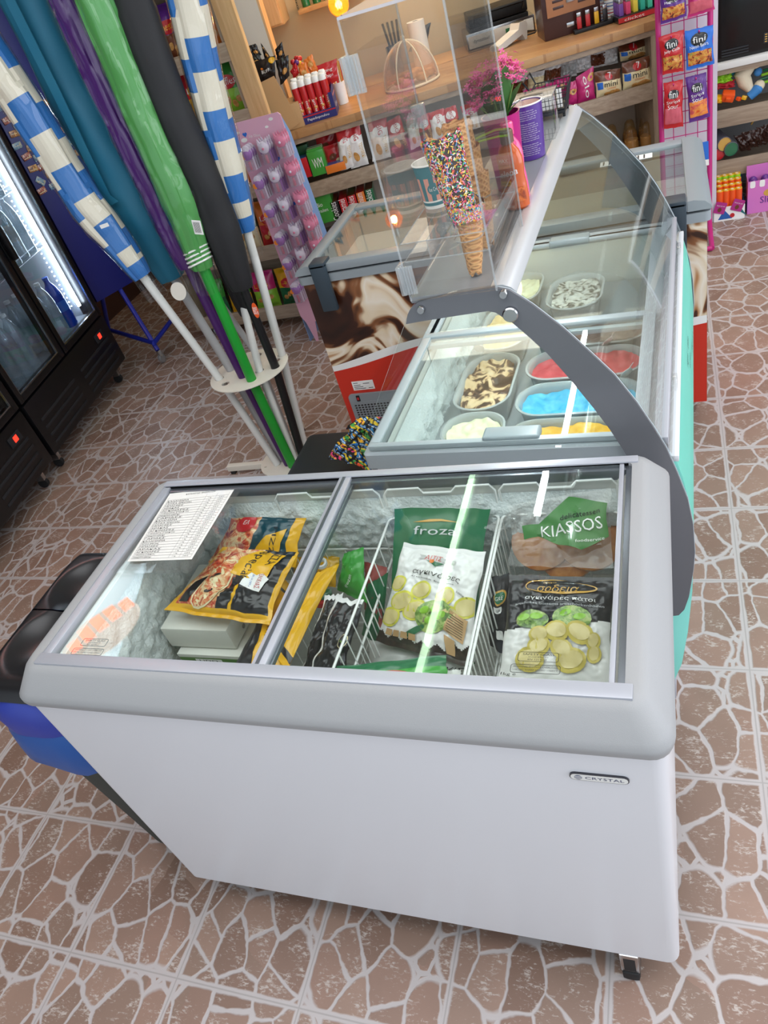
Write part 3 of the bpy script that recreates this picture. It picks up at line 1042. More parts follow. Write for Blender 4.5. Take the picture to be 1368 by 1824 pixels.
# gold swash and lettering
def ring(b, cx, cy, rx, ry, wd, a0, a1, m, k=1, n=26):
    O = [(cx + rx * cos(a0 + (a1 - a0) * i / n), cy + ry * sin(a0 + (a1 - a0) * i / n)) for i in range(n + 1)]
    I = [(cx + (rx - wd * sin(pi * i / n)) * cos(a0 + (a1 - a0) * i / n), cy + (ry - wd * sin(pi * i / n)) * sin(a0 + (a1 - a0) * i / n)) for i in range(n + 1)]
    b.decal(O + I[::-1][1:-1], m, k, .2)
ring(b, .52, .885, .34, .055, .022, -2.9, 1.2, 'film_gold'); ring(b, .44, .89, .26, .075, .014, 1.0, 3.9, 'film_gold')
b.text('σοδεια', .30, .845, .38, 'film_gold', h=.065, k=2, shear=.25)
b.text('ΕΚΛΕΚΤΗ', .36, .925, .12, 'film_gold', h=.016, k=2)
b.text('αγκινάρες πάτοι', .20, .755, .66, 'film_white', h=.042, k=2, arc=.012)
b.text('artichokes bottoms artischockenböden', .10, .715, .84, 'film_silver', h=.022, k=2, arc=.014)
b.el(.28, .59, .16, .085, 'print_artichoke', 2, .1); b.el(.66, .62, .19, .11, 'print_artichoke', 2, -.05)
for x, y in ((.20, .60), (.32, .62), (.60, .66), (.74, .63)): b.el(x, y, .06, .03, 'film_lime', 3, .2)
for x, y, r, a in ((.36, .46, .10, .2), (.52, .50, .12, .1), (.74, .49, .13, -.3), (.86, .42, .08, 1.2), (.36, .36, .11, .3), (.57, .35, .11, -.5), (.28, .24, .14, .1), (.66, .25, .14, .3), (.86, .31, .08, 1.4)):
    b.el(x, y, r, r * .80, 'print_disc', 3, a); b.el(x, y + .008, r * .78, r * .55, 'print_disc_inner', 4, a)
b.text('1kg e', .02, .10, .14, 'ink', h=.03)
done(b, 'frozen_food_bag', 'black and white bag of artichoke discs at the front of the right basket')
b = qb(((872, 1028), (908, 1022), (872, 1150), (905, 1170)), (.77, .77, .66, .66), .010, 'film_black', seed=12, nu=14, nv=20)
b.decal(ell(.6, .72, .30, .10, 14), 'film_gold', 0); b.decal(ell(.6, .72, .25, .075, 14), 'film_green', 1); b.text('GRE', .42, .69, .36, 'film_white', h=.05, k=2)
b.decal(rr2(.35, .52, .75, .60, .03), 'film_white', 1); b.decal(rr2(.45, .18, .85, .30, .03), 'film_white', 1); b.text('GR', .5, .54, .2, 'ink', k=2)
done(b, 'frozen_food_bag', 'black bag edge with a green oval badge beside the artichoke disc bag')
b = qb(((930, 1205), (1090, 1205), (930, 1250), (1092, 1258)), (.67, .67, .63, .63), .012, 'film_orange', seed=13)
b.el(.4, .5, .3, .1, 'film_brown', 1)
done(b, 'frozen_food_bag', 'orange bag showing under the front of the black and white artichoke bag')
# clear bag of buns with green label
t = thing('bag_of_buns', 'clear bag of flat buns with a green label lettered in white', 'bag', at(1000, 960, z=.74), 'frozen food bags in the chest freezer')
c0 = [at(*p, z=.755) for p in ((925, 975), (1060, 965), (1085, 990))]
for px, py, r, z in ((965, 965, .058, .738), (1052, 962, .060, .742), (1010, 985, .055, .716)):
    p = at(px, py, z=z)
    MB().lathe([(0, -.011), (r * .8, -.010), (r, -.004), (r, .006), (r * .82, .012), (0, .013)], 'print_bun', 26, M=frame(p, (1, 0, 0), (0, .85, .5))).build('bun', t)
b = qb(((905, 900), (1088, 868), (905, 1008), (1094, 1012)), (.845, .853, .775, .775), .012, 'cling', seed=14, wr=.006, nu=22, nv=22)
b.mb.build('clear_film', t)
b.mb = MB()
b.n = b.n
b.decal([(.12, .62), (.30, .60), (.60, .96), (.98, .80), (.98, .38), (.72, .22), (.50, .30), (.30, .42), (.14, .40)], mat('label_green', '#3f7a38', .4), 1, .012)
b.text('KIASSOS', .34, .40, .60, 'film_white', h=.16, k=3, rot=.10)
b.text('delicatessen', .52, .62, .40, 'ink', h=.07, k=3, rot=.12)
b.text('foodservice', .66, .31, .28, 'film_white', h=.04, k=3, rot=.08)
b.mb.build('printed_label', t)
b = qb(((862, 940), (925, 905), (885, 950), (925, 930)), (.825, .84, .82, .83), .004, 'cling', seed=15, nu=8, nv=8, wr=.008)
b.mb.build('loose_end', t)

# --- left well
b = qb(((412, 922), (546, 922), (372, 1002), (528, 1010)), (.835, .835, .765, .765), .014, 'film_yellow', seed=21, nu=40, nv=40,
       region=lambda u, v: 'film_yellow' if u > .88 else ('film_teal' if u > .42 else 'print_pizza'))
b.el(.26, .86, .13, .10, 'film_red', 0); b.text('ΕΛ', .22, .84, .08, 'film_white', k=1)
b.decal([(.50, .30), (.80, .30), (.84, .78), (.60, .62)], 'film_yellow', 0); b.text('PIZZA', .66, .80, .42, 'ink', h=.11, rot=-1.5)
done(b, 'frozen_pizza_bag', 'black and yellow pizza bag with a red logo, lying under the front one')
b = qb(((396, 975), (532, 985), (292, 1087), (478, 1114)), (.822, .822, .775, .775), .030, 'film_yellow', seed=22, wr=.006, nu=60, nv=60,
       region=lambda u, v: 'film_yellow' if (v < .10 or u < .06 or u > .97 or (.60 < u < .64 and v < .42)) else ('print_pizza' if u < .50 + .12 * (v - .3) else 'film_black'))
b.decal([(.10, .12), (.20, .12), (.22, .5), (.12, .4)], 'film_black', 0)
b.decal(ell(.36, .42, .13, .34, 18, -.15), 'print_pizza', 1); b.decal(ell(.36, .42, .145, .36, 18, -.15), 'film_cream', 0)
b.el(.34, .50, .05, .02, 'print_soil', 2, .5); b.el(.36, .30, .04, .02, 'print_soil', 2, .3)
b.decal([(.44, .82), (.55, .98), (.90, .92), (.86, .36), (.66, .50), (.48, .55)], 'film_yellow', 1)
b.text('Special', .56, .96, .34, 'ink', h=.16, rot=-1.52, k=2)
b.text('PIZZA', .76, 1.0, .20, 'ink', h=.12, rot=-1.4, k=2)
b.decal([(.70, .60), (.82, .62), (.90, .54), (.86, .36), (.66, .40)], 'film_white', 2)
b.text('ΕΛΟΜΑΣ', .80, .60, .15, 'film_red', h=.06, rot=-1.5, k=3); b.text('since 1970', .74, .58, .13, 'film_blue', h=.03, rot=-1.5, k=3)
b.text('500g', .02, .10, .07, 'ink', k=2, rot=1.0)
done(b, 'frozen_pizza_bag', 'black and yellow pizza bag lettered Special, topmost in the left half of the freezer')
b = qb(((498, 1022), (535, 1062), (412, 1198), (500, 1206)), (.755, .755, .725, .725), .018, 'film_yellow', seed=23,
       region=lambda u, v: 'film_black' if (u < .36 and v < .7) or (.86 < v < .92) else 'film_yellow')
b.decal([(.62, .70), (.95, .62), (.9, .52), (.6, .58)], 'film_white', 1)
for k_ in range(9): b.decal([(.50, .46 - k_ * .03), (.9, .46 - k_ * .03), (.9, .452 - k_ * .03), (.5, .452 - k_ * .03)], 'ink', 1, .1)
done(b, 'frozen_pizza_bag', 'yellow and black bag with small print, wedged between the pizza bag and the lid bar')
b = qb(((566, 1020), (604, 1004), (468, 1142), (512, 1196)), (.775, .775, .745, .745), .016, 'film_yellow', seed=24, region=lambda u, v: 'film_black' if .05 < v < .11 else 'film_yellow')
done(b, 'frozen_pizza_bag', 'yellow bag with one black stripe lying along the lid bar')
b = qb(((520, 985), (606, 985), (520, 1042), (598, 1045)), (.69, .69, .64, .64), .02, 'film_yellow', seed=25)
done(b, 'frozen_food_bag', 'yellow bag deep in the basket carrying a white coiled cable tie')
b = qb(((540, 1046), (592, 1050), (545, 1078), (585, 1085)), (.665, .665, .64, .64), .014, 'film_green', seed=26, nu=12, nv=12, region=lambda u, v: 'film_red' if v < .4 else 'film_green')
done(b, 'frozen_food_bag', 'green bag with a red edge beneath the yellow bag with the coiled tie')
mb = MB(); p = at(571, 1005, z=.715)
for k_ in range(2): mb.tube([p + Vector((.013 * cos(a), .011 * sin(a), .004 * k_ + .002 * sin(2 * a))) for a in [i * pi / 9 for i in range(18)]], .0032, 'white_wire', 6, closed=True)
tag(mb.build('cable_tie'), 'small white coiled tie lying on the yellow bag in the basket', 'tie')
# white foam box and green box
def boxq(TLp, TRp, z, dz, dy, m):
    a, c = at(*TLp, z=z), at(*TRp, z=z)
    return a, c
a, c = at(284, 1120, z=.735), at(402, 1124, z=.735)
M_ = frame(a, c - a, (0, 1, 0)); L_ = (c - a).length
setT(M_)
mb = MB().box(0, 0, -.058, L_, .19, 0, mat('foam_white', '#dcdcd4', .8), .004)
for x in (.14, .72):
    for z in (-.018, -.043): mb.lathe([(0, -.0006), (.0055, -.0006), (.0055, .0)], mat('foam_dent', '#8f8f88', .8), 12, M=TR(x * L_ + .01, 0, z, 90, 0, 0))
for y in (.05,):
    for z in (-.018, -.043): mb.lathe([(0, 0.0006), (.0055, .0006), (.0055, .0)], 'foam_dent', 12, M=TR(L_, y, z, 0, 90, 0))
setT()
tag(mb.build('foam_box'), 'white foam box with round dents under the pizza bags', 'box')
setT(M_)
mb = MB().box(.02, -.015, -.135, L_ + .05, .20, -.062, mat('carton_green', '#4c7a2e', .5), .002)
mb.box(.02, -.0155, -.072, L_ + .05, .2005, -.0618, 'foam_white', .001)
mb.box(.06, -.0162, -.13, .125, -.0158, -.075, 'paper')
for k_ in range(4): mb.box(.064, -.0166, -.084 - k_ * .011, .121, -.0162, -.086 - k_ * .011, 'ink')
mb.text('LIDO', .07, -.082, .045, 'ink', h=.006, M=TR(0, -.0166, 0, 90, 0, 0))
setT()
tag(mb.build('frozen_food_carton'), 'green carton with a white sticker under the white foam box', 'carton')

# price list in a clear sleeve, lying on the left lid
t = thing('price_list', 'printed price list in a clear plastic sleeve on the left freezer lid', 'price list', at(330, 940, z=.8848))
sl = [at(*p, z=.8850) for p in ((303, 866), (438, 860), (341, 1021), (196, 1021))]
def quadS(q, z):
    return lambda u, v: ((q[3] * (1 - u) + q[2] * u) * (1 - v) + (q[0] * (1 - u) + q[1] * u) * v) + Vector((0, 0, z))
S0 = quadS(sl, 0)
for z in (.0002, .0034):
    MB().grid(lambda u, v: S0(u, v) + Vector((0, 0, z + .0012 * (noise.noise(Vector((u * 4, v * 5, z * 900))) + .5) + (.004 * (1 - v) ** 6 if z > .001 else 0))), 24, 24, 'cling').build('sleeve', t)
sh = [at(*p, z=.8866) for p in ((303, 880), (421, 867), (342, 997), (227, 1001))]
S1 = quadS(sh, 0)
mb = MB().grid(lambda u, v: S1(u, v) + Vector((0, 0, .0012)), 2, 2, 'paper')
def lineP(u0, v0, u1, v1, w=.0022):
    n_ = Vector((v1 - v0, -(u1 - u0))).normalized() * w
    mb.add([S1(u0 + n_.x, v0 + n_.y) + Vector((0, 0, .0015)), S1(u1 + n_.x, v1 + n_.y) + Vector((0, 0, .0015)), S1(u1 - n_.x, v1 - n_.y) + Vector((0, 0, .0015)), S1(u0 - n_.x, v0 - n_.y) + Vector((0, 0, .0015))], [(0, 1, 2, 3)], 'ink')
for k_ in range(24): lineP(.04, .03 + k_ * .037, .96, .03 + k_ * .037, .0012)
for u in (.04, .62, .78, .96): lineP(u, .03, u, .92, .0010)
SX = lambda x, y: S1(x, y) + Vector((0, 0, .0016))
mb.text('ΚΑΤΑΛΟΓΟΣ ΠΡΟΪΟΝΤΩΝ', .28, .945, .44, 'ink', SX, h=.026)
rows = ['ΣΠΑΝΑΚΟΠΙΤΑ ΧΩΡΙΑΤΙΚΗ', 'ΤΥΡΟΠΙΤΑ ΣΤΡΙΦΤΗ', 'ΑΓΚΙΝΑΡΕΣ', 'ΑΡΑΚΑΣ', 'ΜΠΑΜΙΕΣ', 'ΠΙΤΣΑ SPECIAL', 'ΚΑΛΑΜΑΡΙΑ', 'ΓΑΡΙΔΕΣ']
random.seed(3)
for k_ in range(23):
    mb.text(rows[k_ % 8], .055, .037 + k_ * .037, .24 + .2 * random.random(), 'ink', SX, h=.020)
    mb.text('1 kg', .67, .038 + k_ * .037, .05, 'ink', SX, h=.018)
    mb.text(random.choice(['4,50 €', '7,90 €', '12,00 €', '3,20 €']), .83, .038 + k_ * .037, .08, 'ink', SX, h=.018)
mb.build('printed_sheet', t)
# ================================================================ tubs of ice cream in the display
def icemat(name, cols, scale=30, bump=.5):
    Q = NT('ice_' + name, .45)
    g = Q.noise(Q.mapping(), scale, 4, 1.2)
    g2 = Q.noise(Q.mapping(), 160, 3)
    Q.color(Q.ramp(g.outputs[0], cols))
    Q.b.inputs['Subsurface Weight'].default_value = .12
    Q.b.inputs['Subsurface Radius'].default_value = (.01, .008, .006)
    Q.bump(Q.math('ADD', g.outputs[0], Q.math('MULTIPLY', g2.outputs[0], .4)), bump, .004)
    return 'ice_' + name
icemat('vanilla', [(.3, '#f0ecc0'), (.7, '#f7f4d6')])
icemat('caramel', [(.3, '#d9b77c'), (.7, '#ecd3a2')])
icemat('stracciatella', [(.40, '#3b2418'), (.47, '#6b4a34'), (.52, '#e0bf93'), (.7, '#ecd2ab')], 22)
icemat('blue', [(.3, '#25a5d6'), (.7, '#5cc8e6')])
icemat('mango', [(.3, '#f2b21e'), (.7, '#fac94a')])
icemat('red', [(.3, '#c9333a'), (.7, '#de5a5e')])
icemat('choco', [(.3, '#3d241b'), (.7, '#6b4434')])
icemat('cookies', [(.40, '#55524d'), (.5, '#c9c7bf'), (.7, '#e6e4dc')], 40)
glassmat('tub_plastic', '#e4e8e8', 1.4, rough=.15, haze=.55, hazecol='#dfe3e4')
setT(DT)
def tub(u0, v0, u1, v1, fill, name, label, tilt=.0, seed=0, lvl=.02, scoop=0):
    cx, cy = (u0 + u1) / 2, (v0 + v1) / 2
    M = DT @ TR(cx, cy, .695)
    t = thing('ice_cream_tub', label, 'ice cream tub', M=M, group='ice cream tubs in the display')
    a, b = (u1 - u0) / 2, (v1 - v0) / 2
    r = min(a, b)
    setT(M)
    def L(e, z): return [(x, y, z) for x, y in rr2(-a + e, -b + e, a - e, b - e, r * .92 - e, 7)]
    mb = MB()
    mb.loft([L(.014, .001), L(.004, .062), L(0, .066), L(-.004, .068), L(-.004, .071), L(.001, .072), L(.004, .069), L(.007, .062), L(.016, .004)], 'tub_plastic', True, False)
    mb.build('tub', t)
    def S(uu, vv):
        x, y = (uu * 2 - 1), (vv * 2 - 1)
        # squircle to the rounded outline
        k = max(abs(x), abs(y), 1e-6); l = sqrt(x * x + y * y)
        s = k / max(l, 1e-6)
        s = s + (1 - s) * (.35 if abs(a - b) > .02 else .1)
        px_, py_ = x * s * (a - .0075), y * s * (b - .0075)
        ed = max(0, 1 - l * s)
        h = .060 - lvl + .014 * noise.noise(Vector((px_ * 18 + seed, py_ * 18, seed))) + .006 * noise.noise(Vector((px_ * 60, py_ * 60 + seed, 1)))
        if scoop: h -= scoop * max(0, 1 - ((px_ + a * .35) ** 2 / (a * .6) ** 2 + py_ ** 2 / (b * .9) ** 2))
        return (px_, py_, max(.010, min(h, .064)) + .004 * (ed < .1) * 0)
    mb = MB().grid(S, 34, 34, fill)
    mb.build('ice_cream', t, sharp=70)
    setT(DT)
    return t
V0 = .865
tub(.575, .815, .722, .945, 'ice_vanilla', 'vanilla', 'tub of pale yellow vanilla ice cream nearest the lid handle', seed=1, lvl=.002)
tub(.572, .960, .712, 1.225, 'ice_stracciatella', 'stracciatella', 'tub of beige ice cream swirled with dark chocolate', seed=2, lvl=.002)
tub(.572, 1.250, .705, 1.500, 'ice_caramel', 'caramel', 'tub of light caramel ice cream behind the chocolate-swirled one', seed=3, lvl=.004)
tub(.738, .770, 1.020, .900, 'ice_mango', 'mango', 'tub of yellow mango ice cream nearest the chest freezer', seed=4, lvl=.002, scoop=.014)
tub(.738, .920, 1.020, 1.055, 'ice_blue', 'blue', 'tub of bright blue ice cream', seed=5, lvl=.006, scoop=.022)
tub(.738, 1.075, 1.020, 1.210, 'ice_red', 'red', 'tub of red sorbet behind the bright blue ice cream', seed=6, lvl=.002, scoop=.02)
tub(.738, 1.230, 1.020, 1.360, 'ice_choco', 'choco', 'tub of dark chocolate ice cream under the bar of the lid', seed=7, lvl=.002)
tub(.738, 1.440, .890, 1.660, 'ice_cookies', 'cookies', 'tub of grey white ice cream with cookie crumbs, far end', seed=8, lvl=.004)
tub(.572, 1.520, .705, 1.720, 'ice_vanilla', 'vanilla', 'tub of pale ice cream at the far left of the display', seed=9, lvl=.002)
mat('tag_white', '#e9e6e2', .35)
for (u, v, z, rz, lb) in ((.592, 1.245, .775, 10, 'chocolate-swirled ice cream'), (.985, .905, .775, 35, 'yellow mango ice cream'), (.985, 1.06, .775, 30, 'bright blue ice cream'), (.93, 1.215, .775, 40, 'red sorbet'), (.875, .775, .765, 70, None)):
    M = DT @ TR(u, v, z, -50, 0, rz)
    setT(M)
    mb = MB().prism(ell(0, 0, .013, .026, 20), -.0008, .0008, 'tag_white')
    mb.prism(ell(0, .012, .009, .010, 14), .0008, .0011, 'film_red'); mb.prism(ell(0, -.018, .008, .006, 12), .0008, .0011, 'film_red')
    mb.text('Dodo', -.0095, -.008, .019, 'ink', M=TR(0, 0, .0012))
    mb.box(-.001, -.06, -.0006, .001, -.024, .0006, 'tag_white')
    tag(mb.build('flavour_sign', base=M), 'oval white and red flavour sign %s' % ('behind the ' + lb if lb else 'in front of the mango tub'), 'sign', 'oval flavour signs in the ice cream')
setT()
# ================================================================ things standing on the display's top plate
PZ = 1.1935
setT(DT)
glassmat('acrylic_edge', '#e9eef0', 1.5, rough=.1, haze=.18)
t = thing('cone_case', 'tall clear acrylic case with hinges, holding cones on the top plate', 'display case', DT @ Vector((.742, .80, PZ)))
U0, U1, A0, A1, ZT = .664, .821, .672, .950, 1.632
def pane(name, x0, y0, z0, x1, y1, z1, edges):
    p = MB().box(x0, y0, z0, x1, y1, z1, 'clear_acrylic').build(name, t)
    return p
pane('side_panel', U0 + .003, A0, PZ, U1, A0 + .003, ZT, 0)
pane('side_panel', U0 + .003, A1 - .003, PZ, U1, A1, ZT, 0)
pane('side_panel', U1 - .003, A0 + .003, PZ, U1, A1 - .003, ZT, 0)
pane('door', U0, A0 + .002, PZ + .004, U0 + .003, A1 - .002, ZT - .004, 0)
MB().box(U0 - .001, A0 - .001, ZT, U1 + .001, A1 + .001, ZT + .004, glassmat('acrylic_top', '#ececee', 1.5, haze=.6, hazecol='#d9d8de')).build('top_panel', t)
for a, b in (((U0, A0), 1), ((U1, A0), 1), ((U0, A1), 1), ((U1, A1), 1)):
    MB().box(a[0] - .0015, a[1] - .0015, PZ, a[0] + .0015, a[1] + .0015, ZT, 'acrylic_edge').build('edge', t)
for z0 in (1.535, 1.208):
    h = MB().box(U0 - .008, A0 - .006, z0, U0 + .018, A0 - .002, z0 + .052, 'acrylic_edge', .001)
    h.box(U0 - .012, A0 - .008, z0, U0 - .003, A0 + .020, z0 + .052, 'acrylic_edge', .001)
    for k in range(5): h.box(U0 - .008 + k * .005, A0 - .0075, z0 + .002, U0 - .0065 + k * .005, A0 - .0055, z0 + .050, 'acrylic_edge')
    h.build('hinge', t)
MB().tube([(U0 - .004, A1 - .02, 1.425), (U0 - .018, A1 - .02, 1.43)], [.009, .014], 'acrylic_edge', 12).box(U0 - .012, A1 - .012, 1.41, U0 + .012, A1 + .004, 1.45, 'acrylic_edge', .002).build('latch', t)
# holder: two plates with round holes
def holed(z):
    mb = MB()
    holes = [(.768, .752, .026), (.768, .86, .026)]
    P = [(U0 + .004, A0 + .004), (U1 - .004, A0 + .004), (U1 - .004, A1 - .004), (U0 + .004, A1 - .004)]
    vs = [Vector(p) for p in P]; ed = [(0, 1), (1, 2), (2, 3), (3, 0)]
    for cx, cy, r in holes:
        b = len(vs); q = ell(cx, cy, r, r, 20)
        vs += [Vector(p) for p in q]; ed += [(b + i, b + (i + 1) % 20) for i in range(20)]
    rs = delaunay_2d_cdt(vs, ed, [], 1, 1e-7)
    F = [tuple(f) for f in rs[2] if not any((sum((rs[0][i] for i in f), Vector((0, 0))) / len(f) - Vector(h[:2])).length < h[2] for h in holes)]
    mb.add([(p.x, p.y, z) for p in rs[0]], F, 'clear_acrylic')
    for cx, cy, r in holes: mb.tube([(a, b, z) for a, b in ell(cx, cy, r, r, 24)], .0012, 'acrylic_edge', 5, closed=True)
    mb.tube([(a, b, z) for a, b in P], .0012, 'acrylic_edge', 5, closed=True)
    return mb
holed(1.296).build('holder_shelf', t); holed(1.264).build('holder_shelf', t)
MB().box(.715, A0 + .006, 1.264, .7165, A1 - .006, 1.296, 'acrylic_edge').build('divider', t)
# waffle cones
WF = NT('waffle', .6)
uvw = WF.mapping(scale=(1, 1, 1))
def stripes(rot):
    m_ = WF.mapping(rot=rot, scale=(1, 1, 1))
    w_ = WF.n('TexWave', wave_type='BANDS', bands_direction='X'); w_.inputs['Scale'].default_value = 42
    WF.l(m_, w_.inputs['Vector']); return w_.outputs['Fac']
rid = WF.math('MAXIMUM', stripes((0, .8, 0)), stripes((0, -.8, 0)))
nzw = WF.noise(WF.mapping(), 25, 4)
WF.color(WF.mix(rid, WF.ramp(nzw.outputs[0], [(.3, '#a9672f'), (.7, '#c98a4c')]), '#dba568'))
WF.bump(rid, .6, .003)
mat('chocolate', '#3a2013', .35)
SPR = [mat('sprinkle_' + n_, c_, .3) for n_, c_ in (('red', '#d8323c'), ('yellow', '#f2cf3a'), ('green', '#3ea857'), ('blue', '#2f86c8'), ('white', '#f3efe6'), ('pink', '#ee7aa8'), ('orange', '#ef8b2e'))]
def cone(name, label, P0, P1, r0, r1, dip=None, seed=0, group='waffle cones in the acrylic case'):
    P0, P1 = Vector(P0), Vector(P1)
    L = (P1 - P0).length
    M = DT @ frame(P0, (P1 - P0).cross(Vector((0, 1, 0))).normalized(), (P1 - P0).cross((P1 - P0).cross(Vector((0, 1, 0)))))
    M = DT @ Matrix.Translation(P0) @ (P1 - P0).to_track_quat('Z', 'Y').to_matrix().to_4x4()
    o = thing(name, label, 'cone', M=M, group=group)
    global CUR
    setT(M)
    rr = lambda v: r0 + (r1 - r0) * v ** .8
    def S(u, v, e=0):
        a = 2 * pi * u * 1.12
        r = rr(v) * (1 + .05 * u) + e + .0012 * noise.noise(Vector((a * 2, v * 6, seed)))
        zt = L * v + (.010 * noise.noise(Vector((a * 1.5, seed, 2))) if v > .95 or v < .04 else 0)
        return (r * cos(a), r * sin(a), zt)
    mb = MB().grid(S, 48, 24, 'waffle'); mb.grid(lambda u, v: S(1 - u, v, -.002), 48, 24, 'waffle')
    mb.build('wafer', o, sharp=70)
    if dip:
        mb = MB().grid(lambda u, v: S(u, dip + (1.0 - dip) * v, .0016 + .001 * noise.noise(Vector((u * 30, v * 20, seed)))), 48, 24, 'chocolate')
        mb.build('chocolate_coat', o, sharp=70)
        rd = random.Random(seed)
        mb = MB()
        for i in range(2300):
            u, v = rd.random(), dip + (1.0 - dip) * rd.random()
            p = Vector(S(u, v, .003)); n_ = Vector((p.x, p.y, 0)).normalized()
            d = Vector((rd.uniform(-1, 1), rd.uniform(-1, 1), rd.uniform(-1, 1)))
            d = (d - n_ * d.dot(n_)).normalized() * .0023
            s_ = n_.cross(d).normalized() * .0007
            b_ = p + n_ * .0012
            mb.add([p - d - s_, p + d - s_, p + d + s_, p - d + s_, b_ - d - s_, b_ + d - s_, b_ + d + s_, b_ - d + s_], [(4, 5, 6, 7), (0, 1, 5, 4), (1, 2, 6, 5), (2, 3, 7, 6), (3, 0, 4, 7)], rd.choice(SPR))
        o2 = mb.build('sprinkles', o, flat=True); o2['kind'] = 'stuff'
    setT(DT)
    return o
cone('waffle_cone', 'waffle cone coated in chocolate and coloured sprinkles down to its middle, upper of two nested', (.770, .745, 1.292), (.750, .765, 1.430), .017, .030, dip=.03, seed=3)
cone('waffle_cone', 'waffle cone with sprinkled rim and bare tip, lower of two nested', (.768, .748, 1.198), (.777, .752, 1.322), .011, .025, dip=.80, seed=5)
for k in range(3):
    cone('waffle_cone', ['plain waffle cone at the bottom of the stack behind the sprinkled one', 'plain waffle cone in the middle of the stack behind the sprinkled one', 'plain waffle cone with torn rim, topmost of the stack'][k],
         (.770 - .002 * k, .862 + .002 * k, 1.200 + .050 * k), (.767 - .008 * k, .862 + .002 * k, 1.335 + .044 * k), .011, .027, seed=8 + k)
# paper cup
t = thing('paper_cup', 'paper ice cream cup with teal and salmon stripes standing in the acrylic case', 'cup', DT @ Vector((.690, .85, 1.297)))
mat('cup_teal', '#35757c', .5); mat('cup_salmon', '#e09a86', .5); mat('cup_white', '#efece4', .5)
M = TR(.694, .85, 1.2965, 0, 0, 0)
mb = MB()
N = 40
prof = [(.024, 0), (.0245, .012), (.031, .078)]
for k in range(N):
    a0, a1 = 2 * pi * k / N, 2 * pi * (k + 1) / N
    st = 'cup_salmon' if k % 4 < 2 else 'cup_teal'
    for (ra, za), (rb, zb_), m_ in (((.0245, .0), (.0252, .006), 'cup_white'), ((.0252, .006), (.0258, .012), 'cup_teal'), ((.0258, .012), (.0262, .015), 'cup_white'), ((.0262, .015), (.0295, .056), st), ((.0295, .056), (.0315, .077), 'cup_teal')):
        mb.add([(ra * cos(a0), ra * sin(a0), za), (ra * cos(a1), ra * sin(a1), za), (rb * cos(a1), rb * sin(a1), zb_), (rb * cos(a0), rb * sin(a0), zb_)], [(0, 1, 2, 3)], m_, M)
mb.lathe([(.0305, .077), (.024, .004), (0, .004)], 'cup_white', 32, M)
CS = lambda x, y: (lambda r, a: M @ Vector((r * cos(a), r * sin(a), y)))(.0262 + (y - .015) * .0805 + .0009, -1.25 + x / .03)
mb.decal(ell(0, .036, .015, .011, 22), 'cup_teal', CS, .004)
mb.text('Ice Cream', -.011, .033, .022, 'cup_white', lambda x, y: CS(x, y) + Vector((0, -.0006, 0)), h=.007)
mb.build('body', t)
mb = MB().tube([(.0318 * cos(a), .0318 * sin(a), .078) for a in [2 * pi * i / 32 for i in range(32)]], .0016, 'cup_white', 6, closed=True, M=M)
mb.build('rim', t)
# syrup bottles
def bottle_body(mb, M, sx, sy, h, m):
    L = []
    for f, z in ((.75, 0), (.98, .006), (1.0, .03), (.95, .055), (.88, .075), (.93, .095), (.90, .112), (.72, .128), (.42, .140), (.38, .146)):
        L.append([(sx * f * cos(2 * pi * k / 24), sy * f * sin(2 * pi * k / 24), z * h / .15) for k in range(24)])
    mb.loft(L, m, True, True, M)
mat('syrup_amber', '#c4571a', .2, coat=.6); mat('syrup_pink', '#f0508c', .15, coat=.6); mat('cap_brown', '#6b4a3a', .4)
photo('syrup_caramel', 50, [(.4, '#8a3413'), (.55, '#d8702a'), (.7, '#5a2410')], .8)
for (u, v, m_, cap, lb, sc_) in ((.792, 1.062, 'syrup_amber', 'cap_brown', 'amber caramel syrup bottle with brown cap right behind the acrylic case', 1), (.785, 1.108, 'syrup_pink', 'syrup_pink', 'pink syrup bottle between the amber one and the magenta flower pot', 1.02)):
    t = thing('syrup_bottle', lb, 'bottle', DT @ Vector((u, v, PZ)), 'syrup bottles on the top plate')
    M = TR(u, v, PZ, 0, 0, -12)
    mb = MB(); bottle_body(mb, M, .029, .019, .135 * sc_, m_); mb.build('body', t)
    MB().lathe([(.0135, 0), (.0135, .021), (.011, .024), (0, .024)], cap, 20, M @ TR(0, 0, .130 * sc_)).build('cap', t)
    if m_ == 'syrup_amber':
        def LS(x, y):
            k = max(-.95, min(.95, x / .028))
            return M @ Vector((x, -.0195 * sqrt(1 - k * k) * (.96 if y > .07 else 1) - .0012, y))
        mb = MB()
        mb.decal([(-.027, .018), (.027, .018), (.026, .045), (-.027, .05)], 'syrup_caramel', LS, .006)
        mb.decal([(-.024, .094), (.012, .094), (.012, .112), (-.024, .112)], 'film_red', LS, .006); mb.text('HAX', -.016, .098, .02, 'film_white', lambda x, y: LS(x, y) + Vector((0, -.0007, 0)))
        mb.text('elena', -.018, .068, .038, 'film_white', lambda x, y: LS(x, y) + Vector((0, -.0007, 0)), rot=.15, shear=.2)
        mb.decal([(-.02, .052), (.004, .052), (.004, .062), (-.02, .062)], 'film_yellow', LS, .006); mb.text('CARAMEL', -.018, .055, .02, 'ink', lambda x, y: LS(x, y) + Vector((0, -.0007, 0)))
        mb.text('350g', -.012, .006, .016, 'film_white', LS)
        mb.build('label', t)
